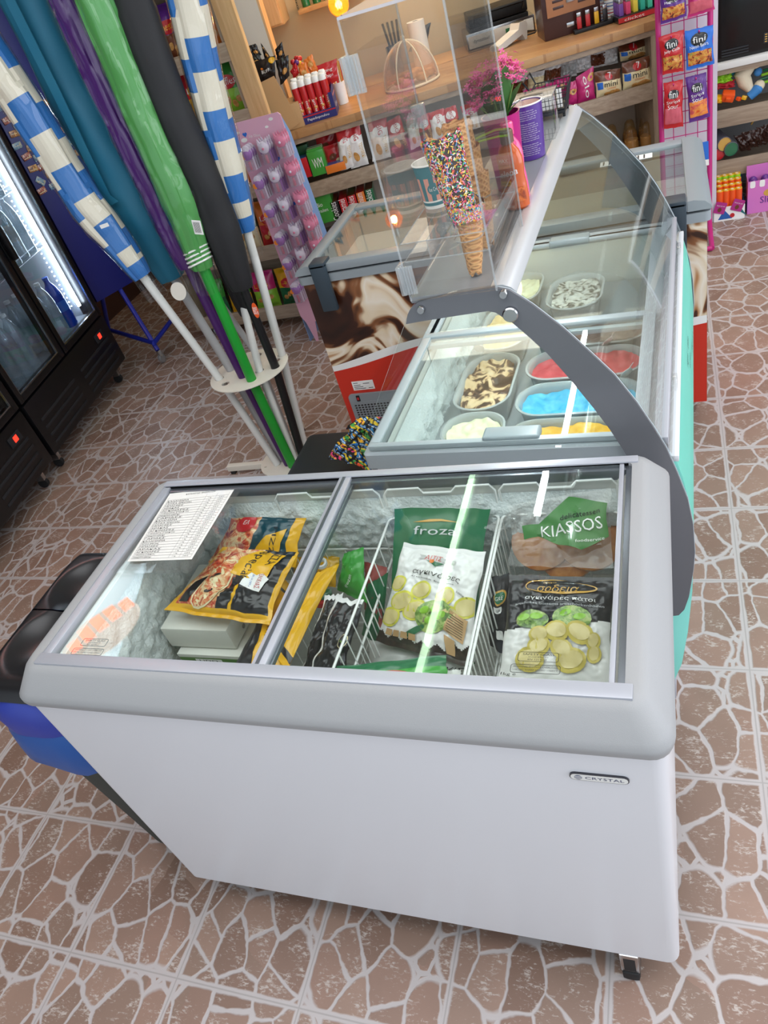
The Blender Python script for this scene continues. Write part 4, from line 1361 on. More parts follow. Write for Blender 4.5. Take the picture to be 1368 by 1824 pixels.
# flower pot
t = thing('potted_kalanchoe', 'magenta pot of pink flowers with broad green leaves behind the syrup bottles', 'plant', DT @ Vector((.757, 1.20, PZ)))
mat('pot_magenta', '#b8147a', .35); mat('soil', '#2d211b', .9); mat('leaf', '#3f7336', .45, vary=.25, scale=30); mat('leaf_stem', '#6b8a45', .5); mat('petal', '#f062a4', .5, vary=.25, scale=90); mat('petal_heart', '#f0b35a', .5)
M = TR(.755, 1.205, PZ)
MB().lathe([(0, 0), (.030, 0), (.040, .15), (.0415, .152), (.0385, .152), (.034, .12), (0, .12)], 'pot_magenta', 36, M).build('pot', t)
MB().lathe([(.0365, .135), (0, .137)], 'soil', 20, M).build('soil', t)
rd = random.Random(5)
def leaf(az, el_, ln, wd, z0, m_='leaf'):
    mb = MB()
    def S(u, v):
        x = (u - .5) * 2; w_ = wd * (sin(pi * min(1, v * .92 + .08)) ** .7) * (1 + .06 * sin(v * 34))
        y = v * ln
        return (x * w_, y, -.35 * ln * v * v * cos(radians(el_)) + .10 * w_ * x * x)
    mb.grid(S, 8, 14, m_, M @ TR(0, 0, z0, 0, 0, az) @ TR(0, .004, 0, el_, 0, 0))
    mb.build('leaf', t, sharp=80)
for az, e_, ln, wd in ((200, 74, .115, .026), (170, 66, .105, .024), (230, 76, .115, .024), (120, 55, .08, .018), (60, 50, .08, .018), (0, 55, .08, .018), (300, 60, .08, .018), (260, 50, .07, .017)):
    leaf(az, e_, ln, wd, .135)
heads = []
for az, tilt, ln in ((200, 8, .125), (150, 16, .115), (30, 12, .135), (300, 20, .12), (250, 24, .10), (180, 28, .095), (210, 40, .10), (110, 24, .12), (70, 14, .13)):
    d = Vector((sin(radians(az)) * sin(radians(tilt)), cos(radians(az)) * sin(radians(tilt)), cos(radians(tilt))))
    p0 = Vector((d.x * .02, d.y * .02, .13)); p1 = p0 + d * ln * .85
    MB().tube([p0, p0.lerp(p1, .5) + Vector((0, 0, .004)), p1], .0016, 'leaf_stem', 5, M=M).build('stem', t)
    heads.append(p1)
for h in heads:
    mb = MB()
    for i in range(38):
        c = h + Vector((rd.gauss(0, .010), rd.gauss(0, .010), rd.gauss(0, .008)))
        ax = Vector((rd.gauss(0, .5), rd.gauss(0, .5), 1)).normalized()
        F_ = M @ frame(c, ax.orthogonal(), ax.cross(ax.orthogonal()))
        for k in range(4):
            a = k * pi / 2 + i
            q = [(0, 0, 0), (.0035 * cos(a - .5), .0035 * sin(a - .5), .0016), (.0066 * cos(a - .25), .0066 * sin(a - .25), .001), (.0066 * cos(a + .25), .0066 * sin(a + .25), .001), (.0035 * cos(a + .5), .0035 * sin(a + .5), .0016)]
            mb.add(q, [(0, 1, 2, 3, 4)], 'petal', F_)
        mb.add([(.001, 0, .002), (0, .001, .002), (-.001, 0, .002), (0, -.001, .002)], [(0, 1, 2, 3)], 'petal_heart', F_)
    mb.build('flower_head', t)
# purple tub with lettering, bagged cups inside
t = thing('purple_tub', 'purple and white round tub with fine white print beside the flower pot', 'tub', DT @ Vector((.773, 1.40, PZ)))
M = TR(.773, 1.40, PZ)
MB().lathe([(0, 0), (.0315, 0), (.0375, .118), (.0375, .120), (.0350, .120), (.030, .006), (0, .006)], mat('tub_purple', '#4f2a86', .3, coat=.3), 36, M).build('body', t)
MB().tube([(.0378 * cos(2 * pi * i / 36), .0378 * sin(2 * pi * i / 36), .121) for i in range(36)], .0018, 'cup_white', 6, closed=True, M=M).build('rim', t)
TS = lambda x, y: (lambda r, a: M @ Vector((r * cos(a), r * sin(a), y)))(.0315 + y * .0508 + .0009, -1.35 + x / .036)
mb = MB()
for i in range(22):
    y = .108 - i * .0046
    if i in (5, 15): continue
    mb.text('mixed ingredients milk sugar 12g' if i % 2 else 'vegetable fat 250 kcal', -.028 + .004 * (i % 3), y, .042 + .004 * (i % 2), 'cup_white', TS, h=.0024)
mb.build('print', t)
MB().lathe([(.0, .10), (.028, .10), (.033, .119)], mat('cup_inner', '#c9a79b', .6), 24, M).build('inner_wall', t)
mb = MB()
mb.grid(lambda u, v: M @ Vector((-.045 + .05 * u + .01 * noise.noise(Vector((u * 5, v * 5, 1))), .02 - .05 * v, .10 + .035 * sin(pi * u) * sin(pi * v) + .014 * noise.noise(Vector((u * 7, v * 7, 4))))), 16, 16, 'cling')
tag(mb.build('plastic_bag'), 'crumpled clear plastic bag stuffed in the rim of the purple tub', 'bag')
# black grid basket with wheels holding a white card, clear box with a slot
t = thing('wire_trolley', 'small black grid trolley holding a white card on the top plate', 'basket', DT @ Vector((.79, 1.74, PZ)))
x0, x1, y0, y1, z0, z1 = .740, .818, 1.695, 1.785, PZ + .022, PZ + .075
mb = MB()
for k in range(9):
    x = x0 + (x1 - x0) * k / 8; y = y0 + (y1 - y0) * k / 8
    for yy, e in ((y0, -.008), (y1, .008)): mb.tube([(x, yy, z0), (x, yy + e, z1)], .0009, 'black', 4)
    for xx, e in ((x0, -.008), (x1, .012)): mb.tube([(xx, y, z0), (xx + e, y, z1)], .0009, 'black', 4)
for k in range(5):
    f = k / 4; z = z0 + (z1 - z0) * f
    mb.tube([(x0 - .008 * f, y0 - .008 * f, z), (x1 + .012 * f, y0 - .008 * f, z), (x1 + .012 * f, y1 + .008 * f, z), (x0 - .008 * f, y1 + .008 * f, z)], .0009 if k < 4 else .0016, 'black', 4, closed=True)
mb.box(x0, y0, z0 - .002, x1, y1, z0, 'black')
mb.build('grid', t)
mb = MB().tube([(x0 - .004, y0, z1), (x0 - .02, y0 - .01, z1 + .03), (x0 - .02, y1 + .01, z1 + .03), (x0 - .004, y1, z1)], .0022, 'black', 6); mb.build('handle', t)
MB().box(x0, y0, PZ + .010, x1, y1, PZ + .019, 'black', .002).build('base_frame', t)
for a, b in ((x1 - .004, y0 + .008), (x0 + .006, y0 + .008), (x1 - .004, y1 - .008), (x0 + .006, y1 - .008)):
    MB().lathe([(0, -.003), (.006, -.003), (.006, .003), (0, .003)], 'black', 12, TR(a, b, PZ + .0062, 0, 90, 0)).build('wheel', t)
tag(MB().box(x0 + .006, y0 + .010, z0 + .002, x1 - .006, y0 + .014, z0 + .050, 'paper', M=None).build('white_card'), 'blank white card standing in the small black grid trolley', 'card')
t = thing('clear_box', 'clear plastic box with an oval slot in its lid behind the purple tub', 'box', DT @ Vector((.76, 1.56, PZ)))
MB().loft([rr3 for rr3 in [[(a, b, z) for a, b in rr2(.705, 1.50, .815, 1.61, .008)] for z in (PZ + .001, PZ + .095)]], 'clear_acrylic', True).build('walls', t)
mb = MB().box(.703, 1.498, PZ + .095, .817, 1.612, PZ + .099, 'acrylic_edge', .001); mb.prism(ell(.76, 1.555, .030, .010, 18), PZ + .0992, PZ + .0998, 'black'); mb.build('lid', t)
setT()
# ================================================================ long freezer with the chocolate-swirl print
SW = NT('choc_swirl', .3)
n0 = SW.noise(SW.mapping(scale=(1, 1, 1.15)), 2.2, 2, 0)
off = SW.n('VectorMath', operation='SCALE'); SW.l(n0.outputs[1], off.inputs[0]); off.inputs['Scale'].default_value = .7
ad = SW.n('VectorMath', operation='ADD'); SW.l(SW.tc.outputs['Object'], ad.inputs[0]); SW.l(off.outputs[0], ad.inputs[1])
sw = SW.noise(ad.outputs[0], 2.3, 2, 2.4, .4)
SW.color(SW.ramp(sw.outputs[0], [(.26, '#22110c'), (.40, '#3a1d12'), (.45, '#8a5836'), (.485, '#e2cdae'), (.56, '#f1e6d6'), (.62, '#e8d4b8'), (.67, '#b98456'), (.71, '#4a2517')]))
mat('swirl_red', '#cf2f1c', .35); mat('freezer_rim', '#8f979c', .35); mat('dark_handle', '#33404a', .4)
X0, X1, Y0, Y1 = -.158, 1.236, 1.89, 2.50
t = thing('long_freezer', 'long freezer with chocolate swirl print above a red base, crosswise behind the ice cream display', 'freezer', (.54, 2.2, 0))
MB().loft([loopz(X0 + .003, Y0 + .003, X1 - .003, Y1, .012, z) for z in (.10, .765)], 'white_enamel', True).build('body', t)
# printed wrap on front and both ends
def wrap(fn, n):
    mb = MB()
    W_ = lambda s_: .42 + .035 * sin((s_ - .25) * 5.2) + .02 * sin(s_ * 2)
    for k in range(n):
        for (za, zb_, m_) in ((.102, None, 'swirl_red'), ('w', 'w2', 'white'), ('w2', .765, 'choc_swirl')):
            s0, s1 = k / n, (k + 1) / n
            def Z(q, s_): return W_(s_ * 1.4) if q == 'w' or q is None else (W_(s_ * 1.4) + .024 + .01 * sin(s_ * 9) if q == 'w2' else q)
            mb.add([fn(s0, Z(za, s0)), fn(s1, Z(za, s1)), fn(s1, Z(zb_, s1)), fn(s0, Z(zb_, s0))], [(0, 1, 2, 3)], m_)
    return mb
wrap(lambda s_, z: (X0 + (X1 - X0) * s_, Y0, z), 60).build('front_wrap', t)
wrap(lambda s_, z: (X1 + .0005, Y0 + .001 + (Y1 - Y0 - .01) * s_, z), 24).build('end_wrap', t)
wrap(lambda s_, z: (X0 - .0005, Y1 - (Y1 - Y0 - .01) * s_, z), 24).build('end_wrap', t)
mb = MB(); mb.loft([loopz(X0 - .012, Y0 - .012, X1 + .012, Y1 + .01, .02, z) for z in (.765, .795)] + [loopz(X0 + .04, Y0 + .05, X1 - .04, Y1 - .05, .02, .795), loopz(X0 + .045, Y0 + .055, X1 - .045, Y1 - .055, .02, .70)], 'freezer_rim')
mb.build('collar', t)
MB().loft([loopz(X0 + .045, Y0 + .055, X1 - .045, Y1 - .055, .02, z) for z in (.72, .45)], 'white_plastic').prism(rr2(X0 + .045, Y0 + .055, X1 - .045, Y1 - .055, .02), .45, .452, 'white_plastic').build('liner', t)
# gasket gap and the two lids with rounded outer ends
MB().loft([loopz(X0 + .002, Y0 + .002, X1 - .002, Y1 - .004, .015, z) for z in (.795, .803)], 'black').build('gasket', t)
xm = (X0 + X1) / 2
for a, b, s_ in ((X0 - .014, xm - .004, -1), (xm + .004, X1 + .014, 1)):
    g = MB().box(a + .06, Y0 + .045, .822, b - .06, Y1 - .05, .827, 'glass').build('glass_lid', t)
    fr_ = MB()
    y0, y1 = Y0 - .014, Y1 + .012
    def endprof(x_in, x_out):
        k = 1 if x_out > x_in else -1
        w_ = abs(x_out - x_in)
        return [(x_in, .803), (x_out - k * .004, .803), (x_out, .806), (x_out - k * .004, .815), (x_out - k * .02, .829), (x_out - k * w_ * .75, .836), (x_in, .834)]
    e = endprof(a + .07, a) if s_ < 0 else endprof(b - .07, b)
    fr_.loft([[(x, y, z) for x, z in e] for y in (y0, y1)], 'freezer_rim', True, True)
    ii = (a + .07, b) if s_ < 0 else (a, b - .07)
    fr_.box(ii[0], y0, .803, ii[1], y0 + .055, .834, 'freezer_rim', .004); fr_.box(ii[0], y1 - .06, .803, ii[1], y1, .834, 'freezer_rim', .004)
    xi = (b - .05, b) if s_ < 0 else (a, a + .05)
    fr_.box(xi[0], y0 + .055, .803, xi[1], y1 - .06, .834, 'freezer_rim', .004)
    fr_.build('lid_frame', g)
    hx = a + .075 if s_ < 0 else b - .135
    h = MB().box(hx, y0 - .022, .66, hx + .062, y0 - .001, .842, 'dark_handle', .006); h.box(hx, y0 - .022, .825, hx + .062, y0 + .05, .846, 'dark_handle', .006)
    h.build('handle', g)
# sticker, grille, castors
mb = MB().box(-.098, Y0 - .0012, .290, -.004, Y0 - .0004, .332, 'paper')
for k, (x, z, w_) in enumerate(((-.092, .322, .02), (-.092, .312, .03), (-.05, .318, .028), (-.092, .304, .04), (-.092, .296, .05), (-.03, .296, .02))): mb.box(x, Y0 - .0016, z, x + w_, Y0 - .0011, z + .0025, 'ink')
mb.build('sticker', t)
R9 = TR(0, Y0 - .001, 0, 90, 0, 0)
mb = MB().prism(rr2(-.130, .108, .10, .276, .016), 0, .008, 'freezer_rim', R9)
mb.prism(rr2(-.118, .112, .09, .24, .006), .008, .009, 'freezer_rim', R9)
for i in range(14):
    for j in range(10):
        mb.prism(rr2(-.113 + i * .0143, .116 + j * .0115 , -.103 + i * .0143, .1225 + j * .0115, .003, 2), .009, .0095, 'black', R9)
mb.prism(rr2(-.095, .243, -.080, .270, .002), .008, .0105, 'black', R9); mb.prism(rr2(-.092, .250, -.083, .262, .002), .0105, .012, 'red', R9)
mb.build('grille', t)
for x, y in ((X0 + .08, Y0 + .06), (X1 - .08, Y0 + .05), (X0 + .08, Y1 - .06), (X1 - .08, Y1 - .06)):
    MB().box(x - .03, y - .02, .075, x + .03, y + .03, .10, 'steel', .003).lathe([(0, -.012), (.03, -.012), (.034, -.006), (.034, .006), (.03, .012), (0, .012)], 'dark_rubber', 20, TR(x, y, .0345, 0, 90, 0)).build('castor', t)
# packs inside
for k, (x, y, w_, d, h, m_, lb) in enumerate(((.03, 2.10, .11, .16, .05, 'film_brown', 'brown ice cream carton under the left lid of the long freezer'), (.16, 2.2, .08, .12, .07, 'film_cream', 'cream ice cream carton beside the brown one in the long freezer'), (.30, 2.12, .10, .14, .05, 'kraft', 'tan carton in the left half of the long freezer'), (1.0, 2.25, .12, .16, .08, 'film_brown', 'dark brown carton under the right lid of the long freezer'))):
    mb = MB().box(x, y, .4525, x + w_, y + d, .4525 + h, m_, .004); mb.box(x + .01, y + .01, .4525 + h, x + w_ - .01, y + d * .5, .4535 + h, 'film_gold')
    tag(mb.build('ice_cream_carton'), lb, 'carton', 'cartons in the long freezer')
# paper sheets at the back of the right lid
mb = MB().box(.90, 2.38, .828, 1.08, 2.43, .829, 'paper')
for k in range(8): mb.box(.91 + k * .02, 2.385, .829, .915 + k * .02, 2.425, .8295, 'ink')
tag(mb.build('notice_strip'), 'printed white strip lying at the back of the right glass lid of the long freezer', 'notice')
# ================================================================ parasols in their stand
mat('stand_cream', '#ddd8cb', .45)
SC = Vector((-.455, 1.772, 0))
t = thing('parasol_stand', 'cream metal parasol stand with a perforated ring plate', 'stand', (SC.x, SC.y, 0))
poles = {}
def disc(z, r, holes, th=.004):
    mb = MB()
    vs = [Vector(p) for p in ell(0, 0, r, r, 40)]; ed = [(i, (i + 1) % 40) for i in range(40)]
    for cx, cy, hr in holes:
        b = len(vs); vs += [Vector(p) for p in ell(cx, cy, hr, hr, 16)]; ed += [(b + i, b + (i + 1) % 16) for i in range(16)]
    rs = delaunay_2d_cdt(vs, ed, [], 1, 1e-7)
    F = [tuple(f) for f in rs[2] if not any((sum((rs[0][i] for i in f), Vector((0, 0))) / len(f) - Vector(h[:2])).length < h[2] for h in holes)]
    M = TR(SC.x, SC.y, z)
    mb.add([(p.x, p.y, th) for p in rs[0]], F, 'stand_cream', M); mb.add([(p.x, p.y, 0) for p in rs[0]], [tuple(reversed(f)) for f in F], 'stand_cream', M)
    mb.loft([[(a, b, q) for a, b in ell(0, 0, r, r, 40)] for q in (0, th)], 'stand_cream', M=M)
    for cx, cy, hr in holes: mb.loft([[(a, b, q) for a, b in ell(cx, cy, hr, hr, 16)] for q in (th, 0)], 'stand_cream', M=M)
    return mb
RZ = .50
# name: (bottom px, ring px, radius of pole)
UP = {
    'w0': ((487, 826), (392, 676)), 'grey': ((497, 812), (412, 660)), 'purple': ((504, 829), (434, 672)), 'green': ((518, 829), (449, 678)),
    'w2': ((532, 824), (463, 662)), 'g2': ((545, 800), (459, 634)), 'black': ((560, 830), (491, 655)), 'w3': ((558, 800), (503, 633)),
}
# spots where the poles pass the ring and reach the base disc
RP = {k: at(*v[1], z=RZ) for k, v in UP.items()}
BP = {}
for k, v in UP.items():
    p = RP[k]
    d = (Vector((p.x, p.y)) - SC.xy)
    BP[k] = Vector((SC.x + .02 + d.x * .5, SC.y - .01 + d.y * .5, .052))
hol = [(RP[k].x - SC.x, RP[k].y - SC.y, .019) for k in RP]
for a in (195, 215, 235, 150, 75, 110, 25, 5):
    q = Vector((.115 * cos(radians(a)), .115 * sin(radians(a))))
    if all((q - Vector(h[:2])).length > .042 for h in hol): hol.append((q.x, q.y, .017))
disc(RZ, .165, hol).build('ring_plate', t)
disc(.045, .125, [(BP[k].x - SC.x, BP[k].y - SC.y, .008) for k in ()] + [(.1, -.02, .006), (.06, .09, .006), (-.09, -.05, .006)], .006).build('base_plate', t)
MB().tube([(SC.x, SC.y, .05), (SC.x, SC.y, .52)], .016, 'stand_cream', 14).build('centre_post', t)
for k, (a, l_) in enumerate(((182, .31), (36, .36), (270, .22), (100, .30))):
    c_, s_ = cos(radians(a)), sin(radians(a))
    M = TR(SC.x, SC.y, 0, 0, 0, a)
    MB().box(.04, -.014, .018, l_, .014, .044, 'stand_cream', .002, M).box(l_ - .03, -.012, .0, l_ - .008, .012, .018, 'dark_rubber', .002, M).build('foot_bar', t)
mat('fab_teal', '#1a6a86', .6, vary=.1, scale=6); mat('fab_purple', '#4b1c6e', .35); mat('fab_green', '#4f9a4f', .4); mat('fab_black', '#1b1b1e', .65, vary=.2, scale=6)
glassmat('wrap_film', '#fdfdfc', 1.5, rough=.05, haze=.004)
mat('fab_blue', '#2a70b8', .5); mat('fab_white', '#ddd6c4', .5)
mat('pole_white', '#dfe0dc', .35); mat('pole_grey', '#a9a9a9', .4); mat('pole_purple', '#43155c', .35); mat('pole_green', '#1d9430', .35)
def parasol(key, label, line, y, r, pole, pr, fm, z0px, folds=7, twist=.8, wrap=False, stripe=None, r_end=.55):
    """line: pixels along the middle of the rolled fabric, from its lower end upwards"""
    pts = [at(*p, y=y) for p in line]
    d = (pts[-1] - pts[-2]).normalized()
    while pts[-1].z < 2.25: pts.append(pts[-1] + d * .15)
    B, R_ = BP[key], RP[key]
    o = thing('parasol', label, 'parasol', B, 'rolled parasols in the cream stand')
    # pole from the base through the ring into the fabric
    MB().tube([B, R_, pts[0] + (pts[1] - pts[0]) * .25], pr, pole, 14).build('pole', o)
    # resample the fabric path
    ss = [0]
    for a, b in zip(pts, pts[1:]): ss.append(ss[-1] + (b - a).length)
    def P(s_):
        for i in range(len(pts) - 1):
            if s_ <= ss[i + 1] or i == len(pts) - 2:
                return pts[i].lerp(pts[i + 1], (s_ - ss[i]) / (ss[i + 1] - ss[i]))
    L = ss[-1]
    NS, NA = int(L / .018), folds * 8
    rings = []
    sd = sum(map(ord, key)) % 17
    for i in range(NS + 1):
        s_ = L * i / NS
        c = P(s_); dr = (P(min(L, s_ + .03)) - P(max(0, s_ - .03))).normalized()
        ux = Vector((0, -1, 0)); ux = (ux - dr * ux.dot(dr)).normalized(); uy = dr.cross(ux)
        rb = r * (r_end + (1 - r_end) * min(1, s_ / .22) ** .7) * (1 + .06 * noise.noise(Vector((s_ * 6, sd, 0))))
        ring_ = []
        for k in range(NA):
            a = 2 * pi * k / NA
            ph = (folds * a + twist * s_ * 6) % (2 * pi)
            saw = ph / (2 * pi)
            rr = rb * (1 + .16 * (saw ** .6 - .5) + .08 * noise.noise(Vector((cos(a) * 2, sin(a) * 2 + sd, s_ * 7))))
            ring_.append(c + (ux * cos(a) + uy * sin(a)) * rr)
        rings.append(ring_)
    mb = MB()
    if stripe:
        for i in range(NS):
            for k in range(NA):
                s_ = L * (i + .5) / NS
                seg = int(((folds * 2 * pi * k / NA + twist * s_ * 6)) // (2 * pi))
                f = (s_ + stripe * (0, .38, .1, .55)[seg % 4]) / stripe
                m_ = 'fab_blue' if int(f) % 2 else 'fab_white'
                if s_ < .05: m_ = 'fab_blue' if int(s_ / .009) % 2 else 'fab_white'
                k2 = (k + 1) % NA
                mb.add([rings[i][k], rings[i][k2], rings[i + 1][k2], rings[i + 1][k]], [(0, 1, 2, 3)], m_)
        mb.add(rings[0], [tuple(reversed(range(NA)))], 'fab_white')
    else:
        mb.loft(rings, fm, True, True)
    mb.build('canopy', o, sharp=60)
    if wrap:
        W_ = []
        for i in range(-4, NS + 1):
            j = max(0, i)
            c = sum(rings[j], Vector()) / NA
            if i < 0: c = c + (P(0) - P(.05)).normalized() * (-i) * .022
            kk = 1.10 + .05 * noise.noise(Vector((i * .5, sd, 2))) if i >= 0 else 1.05 - .06 * i * .6 + .2 * noise.noise(Vector((i, sd, 8)))
            row = []
            for k in range(NA):
                v = rings[j][k] - sum(rings[j], Vector()) / NA
                row.append(c + v * (kk + .07 * noise.noise(Vector((k * .35, i * .25, sd)))))
            W_.append(row)
        MB().loft(W_, 'wrap_film').build('clear_wrap', o, sharp=60)
    return o, P, rings
parasol('g2', 'blue and white striped parasol mostly hidden between the teal and purple ones', ((318, 450), (240, 270), (150, 85), (95, -20)), 1.93, .060, 'pole_grey', .013, None, 0, stripe=.105, folds=4)
o, P_, rg = parasol('grey', 'teal parasol in a fabric bag with a shoulder strap', ((307, 494), (257, 400), (200, 287), (127, 160), (62, 20)), 1.83, .084, 'pole_grey', .018, 'fab_teal', 0, folds=4, twist=.2, r_end=.6)
# strap of the teal bag
sp = [at(*p, y=1.72) for p in ((205, 362), (190, 352), (150, 270), (100, 165), (50, 65), (20, 5), (5, -30))]
mb = MB()
mb.loft([[p + Vector((-.017, 0, -.004)), p + Vector((.017, 0, .004)), p + Vector((.017, .003, .004)), p + Vector((-.017, .003, -.004))] for p in sp], 'fab_teal', True, True)
mb.build('strap', o, sharp=60)
p = at(318, 519, y=1.72)
MB().lathe([(0, 0), (.033, 0), (.033, .0014), (0, .0014)], mat('disc_cream', '#e3dcd0', .6), 28, frame(p, (1, 0, -.1), (0, .3, 1))).build('hang_tag', o)
parasol('purple', 'dark purple parasol in a clear wrap', ((335, 474), (302, 400), (273, 333), (217, 217), (167, 110), (128, 20)), 1.75, .050, 'pole_purple', .020, 'fab_purple', 0, wrap=True, r_end=.7)
o, P_, rg = parasol('green', 'green parasol in a clear wrap with white ties at its foot', ((360, 476), (332, 393), (309, 333), (279, 267), (244, 187), (205, 90), (172, 10)), 1.69, .052, 'pole_green', .020, 'fab_green', 0, wrap=True, r_end=.72)
for s_ in (.02, .035, .05, .065):
    c = P_(s_); MB().tube([c + Vector((.045 * cos(a), .045 * sin(a), .012 * cos(a + .6))) for a in [2 * pi * i / 20 for i in range(20)]], .0035, 'white', 6, closed=True).build('tie', o)
o2 = MB().box(-.016, -.001, -.024, .016, 0, .024, 'paper', M=frame(at(352, 405, y=1.60), (1, 0, -.25), (0, 1, .1)))
for k in range(9): o2.box(-.012 + k * .0026, -.0014, -.018, -.011 + k * .0026, -.001, .018, 'ink', M=frame(at(352, 405, y=1.60), (1, 0, -.25), (0, 1, .1)))
o2.build('barcode_label', o)
parasol('w2', 'parasol whose white pole shows between the green and black poles', ((440, 560), (400, 450), (340, 300), (280, 150)), 1.90, .045, 'pole_white', .015, 'fab_black', 0)
o, P_, rg = parasol('black', 'black parasol in a matt black cover with an orange sticker on its pole', ((432, 512), (390, 400), (365, 333), (332, 260), (297, 183), (262, 83), (233, 0)), 1.76, .064, 'black', .017, 'fab_black', 0, folds=3, twist=.15, r_end=.62)
pp = at(455, 553, y=1.70)
mb = MB()
M = frame(pp, (1, 0, -.1), (-.1, 0, 1)); mb.add([(a, b, .0) for a, b in ell(0, 0, .012, .030, 20)], [tuple(range(20))], mat('sticker_orange', '#ea5a1e', .4), M)
mb.text('80%', -.009, -.016, .018, 'white', h=.03, M=M @ TR(0, 0, .0008)); mb.build('sticker', o)
parasol('w3', 'blue and white striped parasol in a clear wrap, rightmost of the stand', ((440, 410), (412, 320), (389, 233), (360, 117), (333, 0)), 1.84, .055, 'pole_white', .016, None, 0, wrap=True, stripe=.10, folds=4, twist=.4)
o, P_, rg = parasol('w0', 'blue and white striped parasol in a clear wrap leaning out at the left', ((254, 492), (205, 425), (155, 363), (113, 300), (90, 260), (56, 207), (26, 163), (-30, 80)), 1.66, .057, 'pole_white', .016, None, 0, wrap=True, stripe=.105, folds=4, twist=.4, r_end=.6)
MB().box(-.018, -.001, -.006, .018, 0, .006, 'paper', M=frame(at(186, 402, y=1.575), (1, 0, .1), (0, 1, 0))).build('size_label', o)
# crocheted bag on a black stool
CR = NT('crochet', .85)
cv = CR.vor(CR.mapping(scale=(1, 1, 1)), 95)
wv = CR.n('TexWave', wave_type='BANDS', bands_direction='DIAGONAL'); wv.inputs['Scale'].default_value = 9; wv.inputs['Distortion'].default_value = 1.0
CR.l(CR.tc.outputs['Object'], wv.inputs['Vector'])
nz_ = CR.noise(CR.mapping(), 12, 1)
cc = CR.ramp(CR.math('FRACT', CR.math('ADD', CR.math('MULTIPLY', wv.outputs['Fac'], .5), CR.math('MULTIPLY', nz_.outputs[0], 1.6))), [(0, '#1f6fb5'), (.14, '#e6c72f'), (.28, '#3f9a4a'), (.42, '#e8562e'), (.56, '#e8457e'), (.70, '#f0b32f'), (.84, '#2f8fc9'), (.95, '#efece2')], 'CONSTANT')
CR.color(CR.mix(CR.ramp(cv.outputs['Distance'], [(.45, 0.0), (.62, 1.0)]), cc, '#15161a'))
CR.bump(cv.outputs['Distance'], 1.0, -.006)
t = thing('stool', 'small black stool beside the ice cream display', 'stool', (.18, 1.05, 0))
sx, sy, sz = .23, 1.0, .60
MB().box(sx - .15, sy - .14, sz - .05, sx + .15, sy + .14, sz, 'black', .02).build('seat', t)
for a, b in ((-1, -1), (1, -1), (1, 1), (-1, 1)):
    MB().tube([(sx + a * .12, sy + b * .11, sz - .05), (sx + a * .15, sy + b * .14, 0)], .012, 'black', 8).build('leg', t)
b = qb(((628, 748), (700, 742), (580, 818), (668, 835)), (.70, .70, .63, .615), .03, 'crochet', seed=31, wr=.012, wob=.02)
o = tag(b.mb.build('crochet_bag', sharp=70), 'multicoloured crochet bag with black trim lying on the stool beside the display', 'bag')
# litter bin at the left
t = thing('litter_bin', 'litter bin with black double flap lid and blue liner left of the chest freezer', 'bin', (-.20, .27, 0))
mat('bin_black', '#1b1b1d', .28); mat('bin_blue', '#2a3c9c', .4); mat('liner_blue', '#17529c', .35, trans=.0); mat('bin_base', '#3c3f3a', .7)
bx0, bx1, by0, by1, bz = -.31, -.014, .05, .50, .735
def bl(e, z, r=.13): return [(a, b_, z) for a, b_ in rr2(bx0 + e, by0 + e, bx1 - e, by1 - e, r, 8)]
MB().loft([bl(.05, .02, .08), bl(.02, .55, .11), bl(.018, .64, .11)], 'bin_base', True).build('body', t)
MB().loft([bl(.012, .60), bl(-.006, .615), bl(-.008, .66), bl(.0, .695), bl(.012, .715), bl(.03, .72)], 'bin_blue').build('rim_band', t)
for k, (ya, yb) in enumerate(((by0 + .01, .283), (.287, by1 - .01))):
    def S(u, v):
        x = bx0 + .022 + (bx1 - bx0 - .044) * u; y = ya + (yb - ya) * v
        e = min(1, 9 * min(u, 1 - u)) ** .5 * (min(1, 9 * ((v if k == 0 else 1 - v)))) ** .5
        # round the outer corners
        cy = y; cxx = x
        q = v if k == 0 else 1 - v
        if q < .45:
            w_ = sqrt(max(0, 1 - ((.45 - q) / .45) ** 2)) * .45 + .55
            cxx = (bx0 + bx1) / 2 + (x - (bx0 + bx1) / 2) * w_
        dish = .022 * max(0, 1 - ((u - .5) / .36) ** 2 - (((q) - .62) / .42) ** 2)
        return (cxx, cy, .715 + .032 * e - dish)
    mb = MB().grid(S, 28, 24, 'bin_black'); mb.build('lid_flap', t, sharp=60)
mb = MB()
mb.loft([[(p[0] + .0, p[1], z + (.03 * noise.noise(Vector((p[0] * 9, p[1] * 9, 1))) if z < .5 else 0)) for p in bl(e, 0)] for e, z in ((.004, .645), (-.010, .60), (-.014, .56), (-.016, .52), (-.010, .49))], 'liner_blue')
mb.build('bin_liner', t, sharp=60)
